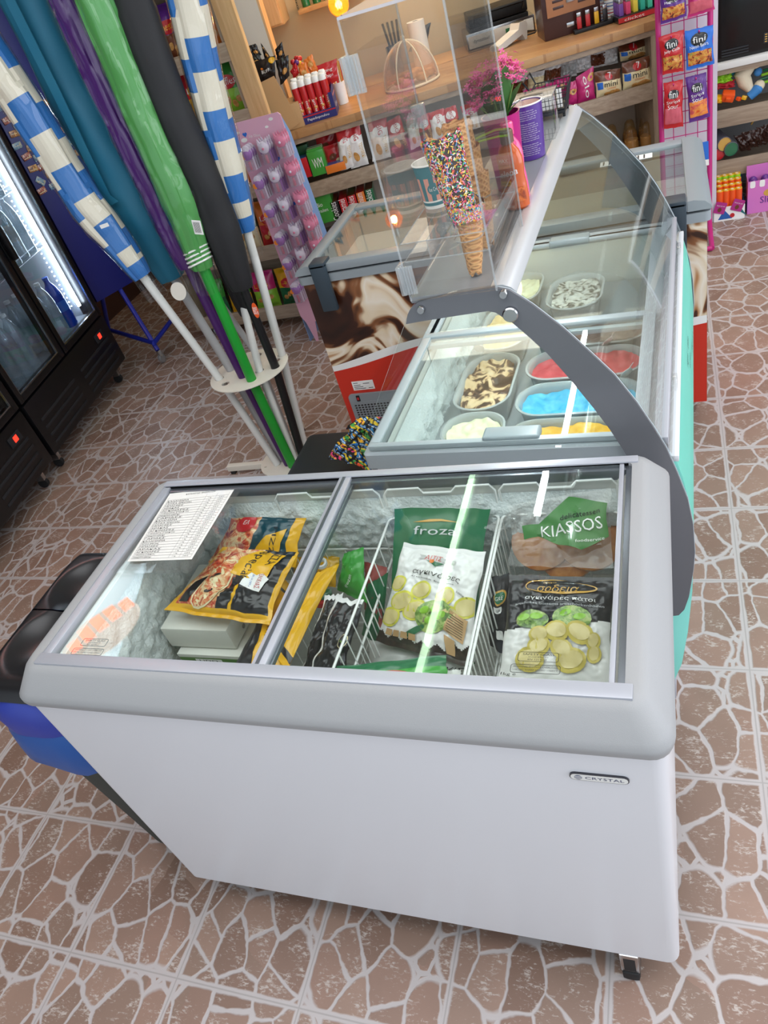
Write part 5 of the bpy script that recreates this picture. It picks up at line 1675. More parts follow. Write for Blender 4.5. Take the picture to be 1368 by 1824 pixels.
# ================================================================ left side: drinks fridges, magnet rack, crisps shelf
FM = frame(Vector((-1.808, 1.90, 0)), (-.177, .984, 0), (-.984, -.177, 0))
glassmat('fridge_glass', '#e9eef2', 1.45)
glassmat('pet_clear', '#f4f8fa', 2.0, rough=.04, haze=.30, hazecol='#cfe0ea')
mat('fridge_black', '#0b0c0f', .35); mat('fridge_inner', '#9aa0a6', .45); mat('led_white', '#eef6ff', emit=50); mat('display_red', '#ff3020', emit=2.5); mat('slot_grey', '#1d2025', .6)
mat('cap_white', '#e6eaee', .4); mat('cap_blue', '#2a5cc0', .4); mat('label_blue', '#2a6fd0', .45); mat('pet_blue', '#0c3fae', .15, coat=.6); mat('drink_yellow', '#d8b23a', .25); mat('drink_green', '#1f6b3a', .2); mat('wire_grey', '#9ea4aa', .35, metal=.6)
def fridge(x0, x1, label, doors, strip_light=True, depth=.62, H=1.95):
    setT(FM)
    t = thing('drinks_fridge', label, 'fridge', FM @ Vector(((x0 + x1) / 2, depth / 2, 0)), 'black drinks fridges along the left wall')
    mb = MB()
    mb.box(x0, .05, .10, x1, depth, .43, 'fridge_black', .004)
    mb.box(x0, .05, .43, x0 + .025, depth, H, 'fridge_black'); mb.box(x1 - .025, .05, .43, x1, depth, H, 'fridge_black')
    mb.box(x0, depth - .03, .43, x1, depth, H, 'fridge_black'); mb.box(x0, .05, H - .2, x1, depth, H, 'fridge_black')
    mb.build('cabinet', t)
    mb = MB(); mb.box(x0 + .026, .06, .431, x1 - .026, depth - .031, .436, 'fridge_inner'); mb.box(x0 + .026, depth - .036, .436, x1 - .026, depth - .031, H - .21, 'fridge_inner')
    for x in (x0 + .026, x1 - .031): mb.box(x, .10, .436, x + .005, depth - .036, H - .21, 'fridge_inner')
    mb.build('inner_wall', t)
    p = MB(); p.box(x0 + .004, .0, .11, x1 - .004, .05, .405, 'fridge_black', .012)
    w_ = (x1 - x0) / 2
    for h in range(2):
        for k in range(4): p.box(x0 + .06 + h * (w_ - .02), -.003, .145 + k * .045, x0 + w_ - .05 + h * (w_ - .02), .002, .160 + k * .045, 'slot_grey', .004)
    p.build('base_panel', t)
    c = MB().box(x1 - .20, -.006, .31, x1 - .10, .002, .36, 'slot_grey', .004); c.box(x1 - .165, -.008, .322, x1 - .135, -.005, .350, 'display_red'); c.build('control_display', t)
    for (a, b) in doors:
        d = MB()
        z0, z1 = .415, H - .20
        d.box(a, .0, z0, a + .035, .05, z1, 'fridge_black', .004); d.box(b - .035, .0, z0, b, .05, z1, 'fridge_black', .004)
        d.box(a + .035, .0, z0, b - .035, .05, z0 + .035, 'fridge_black', .004); d.box(a + .035, .0, z1 - .05, b - .035, .05, z1, 'fridge_black', .004)
        d = d.build('door', t)
        MB().box(a + .035, .015, z0 + .035, b - .035, .020, z1 - .05, 'fridge_glass').build('door_glass', d)
        q = MB()
        for x in (a + .035, b - .041): q.box(x, .004, z0 + .035, x + .006, .014, z1 - .05, 'steel')
        q.box(a + .035, .004, z0 + .035, b - .035, .014, z0 + .041, 'steel'); q.build('glass_trim', d)
        MB().box(a + .008, -.035, .93, a + .030, -.004, 1.25, 'fridge_black', .008).build('door_handle', d)
    if strip_light:
        for x in (x1 - .055,):
            MB().tube([(x, .075, .50), (x, .075, H - .25)], .010, 'led_white', 8).build('glow_strip', t)
            mb = MB()
            for k in range(46): mb.ball((x - .035, .10, .52 + k * .026), .0035, 'led_white', 5)
            mb.build('led_dots', t)
    for z in (.86, 1.16, 1.45):
        mb = MB()
        for k in range(26): mb.tube([(x0 + .04 + (x1 - x0 - .08) * k / 25, .09, z), (x0 + .04 + (x1 - x0 - .08) * k / 25, depth - .05, z)], .0022, 'wire_grey', 4)
        for y in (.09, .30, depth - .06): mb.tube([(x0 + .03, y, z - .003), (x1 - .03, y, z - .003)], .0032, 'wire_grey', 5)
        mb.tube([(x0 + .03, .085, z + .03), (x1 - .03, .085, z + .03)], .0026, 'wire_grey', 5)
        mb.build('shelf', t)
    for x, y in ((x0 + .08, .07), (x1 - .08, .07), (x0 + .08, depth - .07), (x1 - .08, depth - .07)):
        MB().box(x - .012, y - .02, .045, x + .012, y + .02, .10, 'steel').lathe([(0, -.010), (.026, -.010), (.028, 0), (.026, .010), (0, .010)], 'dark_rubber', 14, TR(x, y, .0285, 0, 90, 0)).build('castor', t)
    setT()
    return t
fridge(-.055, .965, 'black double-door drinks fridge full of water bottles, beside the blue magnet rack', ((-.052, .448), (.460, .962)))
fridge(-1.02, -.075, 'black drinks fridge nearest the camera at the left edge', ((-1.016, -.55), (-.545, -.079)), strip_light=False)
def bottle(x, y, z, label, kind, group):
    M = FM @ TR(x, y, z)
    o = thing('water_bottle' if kind < 2 else 'drink_bottle', label, 'bottle', M=M, group=group)
    setT(M)
    H, R = ((.30, .040), (.29, .042), (.21, .033))[kind]
    b = {0: 'pet_clear', 1: 'pet_blue', 2: 'drink_yellow'}[kind]
    pr = [(0, 0), (.92, 0), (1, .03)] + [(1 - .05 * (k % 2), .05 + .026 * k) for k in range(20)] + [(1, .58), (.96, .66), (.72, .80), (.36, .90), (.34, .95)]
    MB().lathe([(r * R, h * H) for r, h in pr], b, 16).build('body', o)
    MB().lathe([(R * .40, H * .95), (R * .40, H), (0, H)], 'cap_blue' if kind == 1 else 'cap_white', 12).build('cap', o)
    MB().lathe([(R * 1.015, H * .33), (R * 1.015, H * .53)], 'label_blue' if kind == 1 else ('pet_clear' if kind == 0 else 'drink_green'), 16).build('label', o)
    setT()
    return o
b0 = bottle(.06, .11, .437, 'x', 0, 'water bottles in the left half of the double-door fridge')
first = True
for gi, (xs, ys, gname, place) in enumerate((([.06 + .088 * i for i in range(4)], [.11, .20], 'water bottles in the left half of the double-door fridge', 'left'), ([.525 + .088 * i for i in range(3)], [.11, .20], 'water bottles in the right half of the double-door fridge', 'right'))):
    for j, y in enumerate(ys):
        for i, x in enumerate(xs):
            lb = 'clear water bottle on the fridge floor, %s door, %s row, %s from the left' % (place, ('front', 'second')[j], ORD[i])
            if first: first = False; b0['label'] = lb; b0.matrix_basis = FM @ TR(x, y, .437)
            else: dup(b0, FM @ TR(x + random.uniform(-.003, .003), y, .437), lb, gname)
bb = bottle(.805, .115, .437, 'large dark blue water bottle at the lit right corner of the fridge floor', 1, 'blue water bottles')
for z, k0 in ((.864, 'second shelf'), (1.164, 'third shelf')):
    for i in range(9):
        x = .06 + .088 * i + (.06 if i > 3 else 0)
        if x > .86: continue
        dup(b0, FM @ TR(x, .12, z), 'clear water bottle on the %s of the fridge, %s from the left' % (k0, ORD[i]), 'water bottles on the wire shelves')
yb = bottle(.62, .20, .864, 'yellow drink bottle with a green label behind the clear ones on the second fridge shelf', 2, 'yellow drink bottles')
dup(yb, FM @ TR(.71, .21, .864), 'yellow drink bottle nearest the LED strip on the second fridge shelf')
yb2 = dup(yb, FM @ TR(-.16, .12, .437), 'yellow drink bottle on the floor of the fridge nearest the camera', 'yellow drink bottles in the near fridge')
dup(yb, FM @ TR(-.25, .12, .437), 'second yellow drink bottle from the right in the fridge nearest the camera', 'yellow drink bottles in the near fridge')
setT(FM); mb = MB().box(-.99, .14, .4362, -.10, .5, .4385, 'white_plastic'); tag(mb.build('shelf_mat'), 'white mat on the floor of the fridge nearest the camera', 'mat'); setT()

# ---- blue magnet rack on wheels
mat('rack_blue', '#141c6e', .4); mat('rack_tube', '#1f2fa0', .35)
A = Vector((-2.05, 3.0, 0)); RB = frame(A, (.43, .90, 0), (-.90, .43, 0))
RBi = RB.inverted()
def rk(px, py, y=0.0):
    return RBi @ at(px, py, pl=(RB @ Vector((0, y, 0)), (RB.to_3x3() @ Vector((0, 1, 0)))))
c = [rk(*p) for p in ((172, 536), (242, 503), (0, 70), (58, -10))]
xa, xb, z0 = min(c[0].x, c[2].x), max(c[1].x, c[3].x), (c[0].z + c[1].z) / 2
setT(RB)
t = thing('magnet_rack', 'dark blue wheeled rack covered with souvenir magnets behind the left parasols', 'rack', RB @ Vector((xa + .2, .1, 0)))
MB().box(xa, 0, z0, xb, .05, 2.05, 'rack_blue', .006).build('panel', t)
gz = lambda x, y, z: RBi @ at(x, y, z=z)
legA, legB, legC = gz(281, 624, .085), gz(196, 600, .085), gz(318, 574, .085)
topA = rk(226, 540, .03); topA.z = max(topA.z, z0 + .01)
topB = Vector((xa + .06, .03, z0 + .02))
for (a, b) in ((topA, legA), (topB, legB), (legB + Vector((0, 0, .06)), legA + Vector((0, 0, .05))), (legA + Vector((0, 0, .05)), legC + Vector((0, 0, .05)))):
    MB().tube([a, b], .014, 'rack_tube', 10).build('frame_tube', t)
for p in (legA, legB, legC):
    MB().box(p[0] - .010, p[1] - .014, .045, p[0] + .010, p[1] + .014, .085, 'steel').lathe([(0, -.009), (.028, -.009), (.03, 0), (.028, .009), (0, .009)], 'wire_grey', 16, TR(p[0], p[1], .0305, 90, 0, 30)).build('castor', t)
photo('magnet_sea', 70, [(.35, '#2a4f78'), (.5, '#7ea6c0'), (.62, '#c9b891'), (.75, '#5c6b4a')], .5)
photo('magnet_sunset', 60, [(.35, '#3c2f2a'), (.48, '#b5733a'), (.58, '#ecc27a'), (.72, '#8a5a4a')], .3)
photo('magnet_town', 80, [(.35, '#5a2a22'), (.5, '#b8604a'), (.62, '#e0d2bf'), (.72, '#5c7896')], .3)
mp = ((165, 495), (245, 548), (240, 612), (10, 570), (70, 622), (15, 652), (98, 680), (50, 725), (150, 738), (90, 780), (165, 790), (325, 700), (365, 765), (395, 820), (115, 848), (200, 838), (150, 912), (222, 890), (215, 968), (268, 930), (222, 1020), (285, 992), (325, 975), (205, 556), (5, 500), (60, 560))
mg = {'left': [], 'middle': [], 'right': []}
for i, (x, y) in enumerate(mp):
    q = rk(x / 3, y / 3)
    if q.x < xa + .02 or q.x > xb - .02: q.x = min(max(q.x, xa + .04), xb - .04)
    mm = ('magnet_sea', 'magnet_sunset', 'magnet_town')[i % 3]
    ro = (0, 4, -6, 50)[3 if i == 18 else i % 3]
    mb = MB().box(-.026, -.007, -.016, .026, -.001, .016, mm, .004, TR(q.x, 0, q.z, 0, ro, 0))
    mb.box(-.020, -.0078, -.001 if i % 2 else -.009, .020, -.0068, .001 if i % 2 else -.006, 'film_cream', 0, TR(q.x, 0, q.z, 0, ro, 0))
    side = 'left' if q.x < (xa + xb) / 2 - .06 else ('right' if q.x > (xa + xb) / 2 + .06 else 'middle')
    mg[side].append((-q.z, ('blue sea', 'orange sunset', 'red-roofed town')[i % 3], mb.build('souvenir_magnet')))
setT()

for side, L in mg.items():
    L.sort(key=lambda a: a[0])
    for k, (z_, kind, o) in enumerate(L):
        tag(o, '%s souvenir magnet on the blue rack, %s from the top at the %s' % (kind, ORD[k], side), 'magnet', 'souvenir magnets on the blue rack')

# ---- oak crisps shelf on wheels
CY = 3.20
def lb(px4, y, t_, m, seed=0, zoff=0, **k):
    return Bag(*[at(p[0], p[1], y=y) for p in px4], t_, m, seed=seed, **k)
sx0, sx1 = -1.66, -.80
t = thing('crisps_shelf', 'tall oak shelf unit on castors holding crisps bags', 'shelf', ((sx0 + sx1) / 2, CY + .18, 0))
for x, m_ in ((sx0, 'oak_grey_v'), (sx1 - .02, 'oak_grey_v')): MB().box(x, CY, .09, x + .02, CY + .22, 2.1, m_, .001).build('side_board', t)
MB().box(sx1, CY - .01, .09, sx1 + .10, CY + .02, 2.2, 'oak_light_v', .001).build('front_post', t)
MB().box(sx0, CY + .20, .09, sx1, CY + .22, 2.1, 'oak_grey').build('back_board', t)
ZS = (.10, .46, .80, 1.14, 1.43, 1.76)
for z in ZS:
    MB().box(sx0 + .02, CY, z - .02, sx1 - .02, CY + .20, z, 'oak_grey').box(sx0 + .0, CY - .008, z - .035, sx1, CY + .006, z + .045, 'oak_grey', .001).build('shelf_board', t)
for x in (sx0 + .1, sx1 - .1): MB().box(x - .012, CY + .02, .045, x + .012, CY + .06, .09, 'steel').lathe([(0, -.010), (.028, -.010), (.03, 0), (.028, .010), (0, .010)], 'wire_grey', 16, TR(x, CY + .04, .0305, 0, 90, 20)).build('castor', t)
def crisps(x, z, w_, h, top, low, word, wc, label, seed, rz=0, lean=8, y=CY + .10):
    M = TR(x, y, z, 0, 0, rz) @ TR(0, 0, 0, -lean, 0, 0)
    setT(M)
    hw = w_ / 2
    b = Bag((-hw, 0, h), (hw, 0, h), (-hw, 0, .0), (hw, 0, .0), .038, low, seed=seed, nu=18, nv=22, wr=.006, region=lambda u, v: top if v > .52 else low)
    b.el(.5, .62, .30, .17, 'film_red' if top != 'film_red' else 'film_yellow', 0); b.text(word, .20, .56, .60, wc, h=.13, k=1, rot=.05)
    for i in range(4): b.el(.26 + .17 * i, .24 + .07 * (i % 2), .10, .08, 'print_cookie', 1, i)
    o = tag(b.mb.build('crisps_bag', base=M, sharp=50), label, 'crisps bag', 'crisps bags on the oak shelf')
    setT()
    return o
for a in ((-1.50, 'film_orange', 'film_yellow', 'Doritos', 'orange and yellow crisps bag on the fifth shelf'), (-1.32, 'film_purple', 'film_pink', 'Cheetos', 'purple and pink crisps bag beside the orange and yellow one'), (-1.12, 'film_purple', 'film_brown', 'Cheetos', 'dark purple crisps bag behind the striped parasol'), (-.93, 'film_orange', 'film_orange', 'Lops', 'bright orange crisps bag beside the light oak post')):
    crisps(a[0], 1.432, .18, .26, a[1], a[2], a[3], 'film_yellow', a[4], int(-a[0] * 10))
for k, a in enumerate(((-1.45, 'film_blue', 'film_blue', 'Lays', 'bright blue crisps bag on the third shelf'), (-1.27, 'film_blue', 'film_red', 'Lays', 'blue and red crisps bag on the third shelf'), (-1.1, 'film_red', 'film_yellow', 'Lays', 'red and yellow crisps bag on the third shelf'), (-.92, 'film_green_light', 'film_lime', 'Ruffles', 'bright green crisps bag with a red oval beside the light oak post'))):
    crisps(a[0], 1.142, .19, .26, a[1], a[2], a[3], 'film_white', a[4], 30 + k)
for k, a in enumerate(((-1.5, 'film_green', 'film_yellow'), (-1.32, 'film_yellow', 'film_green'), (-1.14, 'film_pink', 'film_cream'), (-.96, 'film_red', 'film_orange'))):
    crisps(a[0], .802, .18, .25, a[1], a[2], 'Tasty', 'film_white', '%s crisps bag on the shelf at the height of the pink display, %s' % (('green', 'yellow', 'pink', 'red')[k], ('leftmost', 'second', 'third', 'rightmost')[k]), 40 + k)
for k, a in enumerate(((-1.5, 'film_green_light', 'film_yellow'), (-1.32, 'film_brown', 'film_orange'), (-1.14, 'film_green', 'film_cream'), (-.96, 'film_orange', 'film_red'))):
    crisps(a[0], .462, .18, .25, a[1], a[2], 'Lays', 'film_white', '%s crisps bag on the second lowest shelf, %s' % (('green', 'brown', 'dark green', 'orange')[k], ('leftmost', 'second', 'third', 'rightmost')[k]), 50 + k)
for k, a in enumerate(((-1.52, 'film_green_light', 'film_green'), (-1.34, 'film_green_light', 'film_yellow'), (-1.16, 'film_pink', 'film_lime'), (-.98, 'film_yellow', 'film_green'))):
    crisps(a[0], .102, .17, .22, a[1], a[2], 'Lays', 'film_yellow', '%s crisps bag on the lowest shelf, %s' % (('green', 'green and yellow', 'pink', 'yellow')[k], ('leftmost', 'second', 'third', 'rightmost')[k]), 60 + k)

# ---- pink cardboard display with lip gloss packs
mat('card_pink', '#e2aec6', .6); mat('card_blue', '#7d9ccb', .6); mat('gloss_lilac', '#9a6fae', .35, vary=.3, scale=80); mat('gloss_pink', '#d9829f', .35, vary=.25, scale=80); mat('gloss_pearl', '#d8cfe0', .3, vary=.25, scale=80); mat('gloss_tube', '#c0305e', .25, coat=.5)
glassmat('blister', '#f0e6ee', 1.45, haze=.25, hazecol='#e9d3e0')
PY = 2.97
t = thing('card_display', 'pink cardboard display stand hung with lip gloss packs', 'display stand', (-.68, PY + .08, 0))
px0, px1, pz1 = at(412, 226, y=PY).x, at(496, 194, y=PY).x, at(455, 210, y=PY).z
MB().prism([(px0, .16), (px0, pz1 - .012), (px0 + .012, pz1), (px1 - .012, pz1), (px1, pz1 - .012), (px1, .16), (px1 - .02, .12), (px1 - .04, 0.0), (px1 - .055, 0.0), (px1 - .075, .12), (px0 + .075, .12), (px0 + .055, 0), (px0 + .04, 0), (px0 + .02, .12)], 0, .006, 'card_pink', Matrix.Translation((0, PY + .006, 0)) @ R90).build('front_panel', t)
MB().prism([(PY + .007, 0), (PY + .007, pz1 - .02), (PY + .05, pz1 - .10), (PY + .12, .3), (PY + .16, 0), (PY + .12, .0)], 0, .004, 'card_blue', Matrix.Translation((px0, 0, 0)) @ frame(Vector((0, 0, 0)), (0, 1, 0), (0, 0, 1))).build('side_panel', t)
MB().prism([(PY + .007, 0), (PY + .007, pz1 - .02), (PY + .05, pz1 - .10), (PY + .12, .3), (PY + .16, 0), (PY + .12, .0)], 0, .004, 'card_blue', Matrix.Translation((px1 - .004, 0, 0)) @ frame(Vector((0, 0, 0)), (0, 1, 0), (0, 0, 1))).build('side_panel', t)
for (x, y, s_) in ((435, 250, .014), (482, 212, .010), (424, 237, .008), (475, 226, .008)): q = at(x, y, y=PY - .001); MB().prism(ell(q.x, q.z, s_ * 1.2, s_ * .7, 14), .0, .0006, 'white', Matrix.Translation((0, PY - .0004, 0)) @ R90).build('printed_cloud', t)
for (x, y) in ((436, 240), (495, 283), (524, 362)):
    q = at(x, y, y=PY - .001)
    MB().prism([(q.x + .012 * (16 * sin(a) ** 3) / 16, q.z + .012 * (13 * cos(a) - 5 * cos(2 * a) - 2 * cos(3 * a) - cos(4 * a)) / 16) for a in [2 * pi * i / 24 for i in range(24)]], 0, .0006, 'label_blue', Matrix.Translation((0, PY - .0004, 0)) @ R90).build('printed_heart', t)
mb = MB()
q = at(450, 232, y=PY - .001); mb.text('Lip Gloss', q.x - .03, q.z - .03, .06, 'white', M=Matrix.Translation((0, PY - .0012, 0)) @ R90, rot=-.1)
mb.build('printed_title', t)
def gloss(kind):
    o = thing('lip_gloss_pack', 'x', 'lip gloss', M=I4)
    m_ = ('gloss_lilac', 'gloss_pearl', 'gloss_pink')[kind]
    MB().prism(rr2(-.021, -.062, .021, .018, .004), 0, .0008, 'gloss_pearl' if kind != 1 else 'gloss_lilac', R90).build('backing_card', o)
    hd = [(.0, .004)]
    mb = MB().lathe([(0, 0), (.018, 0), (.022, .004), (.020, .010), (.012, .014), (0, .015)], m_, 18, TR(0, 0, -.002, 90, 0, 0))
    if kind == 0:
        mb.lathe([(0, 0), (.014, 0), (.014, .010), (0, .012)], 'gloss_pearl', 14, TR(.002, -.002, .016, 90, 0, 0)); mb.lathe([(0, 0), (.010, 0), (.010, .012), (0, .013)], 'sprinkle_orange', 10, TR(-.014, -.001, -.006, 90, 0, 0))
    else:
        for s_ in (-1, 1): mb.loft([[(s_ * .008, -.001, .012), (s_ * .020, -.001, .008), (s_ * .020, -.010, .008), (s_ * .008, -.010, .012)], [(s_ * .0165, -.003, .030), (s_ * .0175, -.003, .030), (s_ * .0175, -.006, .030), (s_ * .0165, -.006, .030)]], m_, True, True)
        mb.ball((0, -.016, -.004), .005, 'gloss_pink' if kind == 1 else 'gloss_pearl', 8)
    mb.build('topper', o)
    MB().box(-.016, -.015, -.060, .016, -.001, -.020, 'blister', .003).build('blister', o)
    MB().tube([(0.0, -.008, -.056), (0.0, -.008, -.026)], .0055, 'gloss_tube', 10).build('gloss_tube', o)
    return o
protos = [gloss(k) for k in range(3)]
used = [False] * 3
gp = ((262, 385), (380, 335), (495, 290), (345, 590), (455, 540), (570, 495), (420, 790), (520, 740), (630, 700), (490, 985), (595, 920), (700, 880), (545, 1160), (640, 1090), (735, 1010), (600, 1330))
for i, (x, y) in enumerate(gp):
    k = i % 3
    q = at(380 + x / 3.967, 180 + y / 3.967, y=PY - .03)
    for d in range(3):
        M = TR(q.x + .002 * d, PY - .014 - .021 * (2 - d) , q.z + .016, 0, 0, 4, 1.28)
        row = ('top', 'second', 'third', 'fourth', 'fifth', 'lowest')[i // 3]
        lbl = '%s lip gloss pack, %s row of the pink display, %s on its hook' % (('purple round-topped', 'pearly cat-eared', 'pink cat-eared')[k], row, ('front', 'middle', 'rear')[d])
        if not used[k]: used[k] = True; o = protos[k]; o.matrix_basis = M; o['label'] = lbl; o['group'] = 'lip gloss packs on the pink display'
        else: dup(protos[k], M, lbl, 'lip gloss packs on the pink display')
    MB().tube([(q.x, PY, q.z + .025), (q.x, PY - .06, q.z + .025), (q.x, PY - .065, q.z + .032)], .0013, 'wire_grey', 5).build('hook', t)
# ================================================================ wooden shop counter with goods
CF = frame(Vector((-.85, 3.43, 0)), (.963, .271, 0), (-.271, .963, 0))
CFi = CF.inverted()
CN = CF.to_3x3() @ Vector((0, 1, 0))
def cl(px, py, y=0.0):
    return CFi @ at(px, py, pl=(CF @ Vector((0, y, 0)), CN))
def cz(px, py, z=.985):
    return CFi @ at(px, py, z=z)
setT(CF)
WT = .985
t = thing('shop_counter', 'grey oak shop counter with two open shelves and a butcher-block worktop', 'counter', CF @ Vector((1.0, .3, 0)))
MB().box(.02, -.02, .945, 2.03, .62, WT, 'counter_wood', .003).build('worktop', t)
MB().box(.03, 0, .06, .05, .58, .945, 'oak_grey_v').build('side_board', t); MB().box(2.0, 0, .06, 2.025, .58, .945, 'oak_grey_v').build('side_board', t)
MB().box(.05, .38, .06, 2.0, .40, .945, mat('counter_back', '#b8ada0', .6)).build('back_board', t)
MB().box(.03, -.004, .918, 2.02, .012, .944, 'oak_grey', .001).build('top_rail', t)
for z, n_ in ((.655, 'shelf_board'), (.345, 'shelf_board'), (.08, 'shelf_board')):
    MB().box(.05, .012, z - .02, 2.0, .38, z, 'oak_grey').box(.05, -.004, z - .025, 2.0, .012, z + .055, 'oak_grey', .001).build(n_, t)

def pk(px4, y, th, m, label, seed=0, texts=(), els=(), name='snack_bag', cat='snack bag', group='snack bags on the counter shelf', region=None, wr=.004, nu=14, nv=16, decs=()):
    b = Bag(*[cl(p[0], p[1], y) for p in px4], th, m, seed=seed, nu=nu, nv=nv, wr=wr, region=region)
    for e in els: b.el(*e)
    for d in decs: b.decal(*d)
    for a in texts: b.text(*a[:5], **(a[5] if len(a) > 5 else {}))
    return tag(b.mb.build(name, sharp=50), label, cat, group)
V = lambda u, v: 'film_brown' if v > .62 else 'film_cream'
for q, y, lb_, s_ in ((((1058, 129), (1105, 121), (1062, 177), (1108, 165)), .03, 'cream and brown bag beside the magenta bag with white letters', 1),
                      (((1107, 113), (1157, 98), (1109, 162), (1162, 148)), .03, 'cream and brown bag, front one at the right end of the shelf', 2),
                      (((1100, 83), (1149, 70), (1105, 110), (1154, 97)), .12, 'cream and brown bag standing behind the two front ones', 3)):
    pk(q, y, .03, 'film_cream', lb_, s_, region=V, texts=(('mini', .32, .40, .52, 'ink', dict(h=.20)), ('Croissant', .40, .30, .36, 'film_orange', dict(h=.08)), ('7', .48, .72, .12, 'white', dict(k=2))),
       els=((.50, .78, .15, .12, 'film_red', 0), (.70, .14, .22, .10, 'print_cookie', 0), (.42, .12, .14, .08, 'print_cookie', 1)), decs=(([(.04, .34), (.26, .34), (.26, .60), (.04, .60)], 'label_blue', 0),))
pk(((1026, 138), (1057, 118), (1030, 187), (1061, 176)), .04, .028, 'film_pink', 'magenta bag with big white letters and a ring biscuit, beside the cream bags', 4, texts=(('olo', .30, .90, 1.15, 'white', dict(rot=-1.45, h=.17)),), els=((.80, .76, .22, .18, 'print_cookie', 0), (.80, .76, .08, .07, 'film_pink', 1)))
pk(((1010, 148), (1029, 142), (1012, 190), (1030, 185)), .05, .02, 'film_pink', 'narrow magenta bag with a ring biscuit left of the white-lettered one', 5, els=((.5, .6, .35, .25, 'print_cookie', 0), (.5, .6, .14, .1, 'film_brown', 1)))
for i, (x, y) in enumerate(((985, 150), (965, 157), (1000, 140), (945, 162))):
    pk(((x - 14, y), (x + 14, y - 7), (x - 12, y + 38), (x + 14, y + 32)), .10 + .01 * i, .025, 'film_pink', 'dark magenta bag in the row behind the wire trolley, %s from the right' % ('second', 'third', 'first', 'last')[i], 10 + i, els=((.5, .6, .2, .15, 'print_cookie', 0),))
for i, (x, y, m_) in enumerate(((925, 150, 'film_brown'), (955, 142, 'film_cream'), (985, 128, 'film_brown'), (1012, 118, 'film_grey'), (1038, 108, 'film_white'), (1065, 100, 'film_brown'), (1085, 96, 'film_white'))):
    pk(((x - 16, y - 10), (x + 15, y - 18), (x - 14, y + 22), (x + 16, y + 16)), .17, .03, m_, '%s croissant bag with folded end behind the magenta bags, %s from the left' % ('white' if m_ in ('film_white', 'film_grey') else ('cream' if m_ == 'film_cream' else 'brown'), ('first', 'second', 'third', 'fourth', 'fifth', 'sixth', 'seventh')[i]), 20 + i, region=lambda u, v, m_=m_: 'film_white' if v > .75 or v < .15 else m_, wr=.012)
B = lambda u, v: 'film_red' if v > .72 else 'film_white'
for i, q in enumerate((((598, 236), (622, 226), (608, 305), (630, 297)), ((616, 230), (640, 220), (626, 301), (657, 292)), ((655, 217), (688, 206), (664, 288), (697, 279)), ((688, 218), (712, 204), (697, 273), (732, 262)), ((722, 215), (742, 204), (732, 268), (752, 258)), ((740, 212), (764, 200), (750, 262), (776, 248)), ((762, 202), (790, 192), (772, 250), (800, 240)), ((786, 196), (812, 186), (796, 240), (824, 232)), ((820, 190), (846, 180), (830, 236), (856, 226)), ((872, 164), (905, 152), (880, 200), (912, 190)))):
    blue = i == 9
    pk(q, .04 + .008 * (i % 2), .022, 'film_white', '%s oval-logo croissant bag, %s from the left on the upper shelf' % ('blue and white' if blue else ('red and white' if i % 2 else 'white and brown'), ('first', 'second', 'third', 'fourth', 'fifth', 'sixth', 'seventh', 'eighth', 'ninth', 'tenth')[i]), 40 + i,
       region=(lambda u, v: 'film_blue' if v < .5 else 'film_white') if blue else (B if i % 2 == 0 or i < 3 else (lambda u, v: 'film_red' if v > .5 else 'film_brown')),
       els=((.5, .72, .34, .24, 'white', 0), (.42, .28, .16, .30, 'print_cookie', 1, .3)), texts=(('BIG', .40, .86, .46, 'film_red', dict(rot=-1.45, k=2, h=.14)), ('ΤΣΟΥΡΕΚΙ', .70, .58, .85, 'film_gold', dict(rot=-1.5, k=1, h=.09))), group='croissant bags with an oval logo')
for i, (q, m_, w_) in enumerate(((((560, 240), (600, 226), (566, 290), (604, 275)), 'film_red', 'dark red bag behind the gum boxes'), (((575, 262), (612, 250), (582, 302), (616, 292)), 'film_red', 'dark red bag with small biscuits in front of the other dark red one'))):
    pk(q, .15 - .06 * i, .02, m_, w_, 60 + i, els=((.4, .5, .2, .15, 'film_brown', 0), (.7, .3, .15, .1, 'film_cream', 0)))
def carton(px4, y, depth, m, label, words=(), name='carton', cat='carton', group='cartons on the counter shelves', side=None, extra=None):
    TLp, TRp, BLp, BRp = [cl(p[0], p[1], y) for p in px4]
    x0_, x1_ = (TLp.x + BLp.x) / 2, (TRp.x + BRp.x) / 2
    z0_, z1_ = (BLp.z + BRp.z) / 2, (TLp.z + TRp.z) / 2
    mb = MB().box(x0_, y, z0_, x1_, y + depth, z1_, m, .0015)
    if side: mb.box(x0_ - .0006, y + .001, z0_ + .002, x0_, y + depth - .001, z1_ - .002, side); mb.box(x0_ + .002, y, z1_, x1_ - .002, y + depth, z1_ + .0006, side)
    Mf = Matrix.Translation((x0_, y - .0012, z0_)) @ R90
    for w_ in words: mb.text(w_[0], w_[1] * (x1_ - x0_), w_[2] * (z1_ - z0_), w_[3] * (x1_ - x0_), w_[4], M=Mf, h=w_[5] * (z1_ - z0_) if len(w_) > 5 else None, rot=w_[6] if len(w_) > 6 else 0)
    if extra: extra(mb, x0_, x1_, z0_, z1_, y)
    return tag(mb.build(name), label, cat, group)
gum = lambda mb, x0_, x1_, z0_, z1_, y: [mb.box(x0_ + .004, y + .006 + k * .014, z1_, x1_ - .004, y + .016 + k * .014, z1_ + .012, ('film_green_light', 'film_white', 'film_lime')[k % 3]) for k in range(5)]
carton(((528, 285), (548, 279), (538, 320), (553, 314)), .02, .08, 'film_red', 'red and blue chewing gum box at the left end of the upper counter shelf', side='film_blue')
carton(((551, 272), (580, 262), (553, 318), (580, 308)), .02, .08, 'film_green_light', 'bright green chewing gum box full of packs', (('WM', .2, .3, .6, 'film_white', .4),), extra=gum)
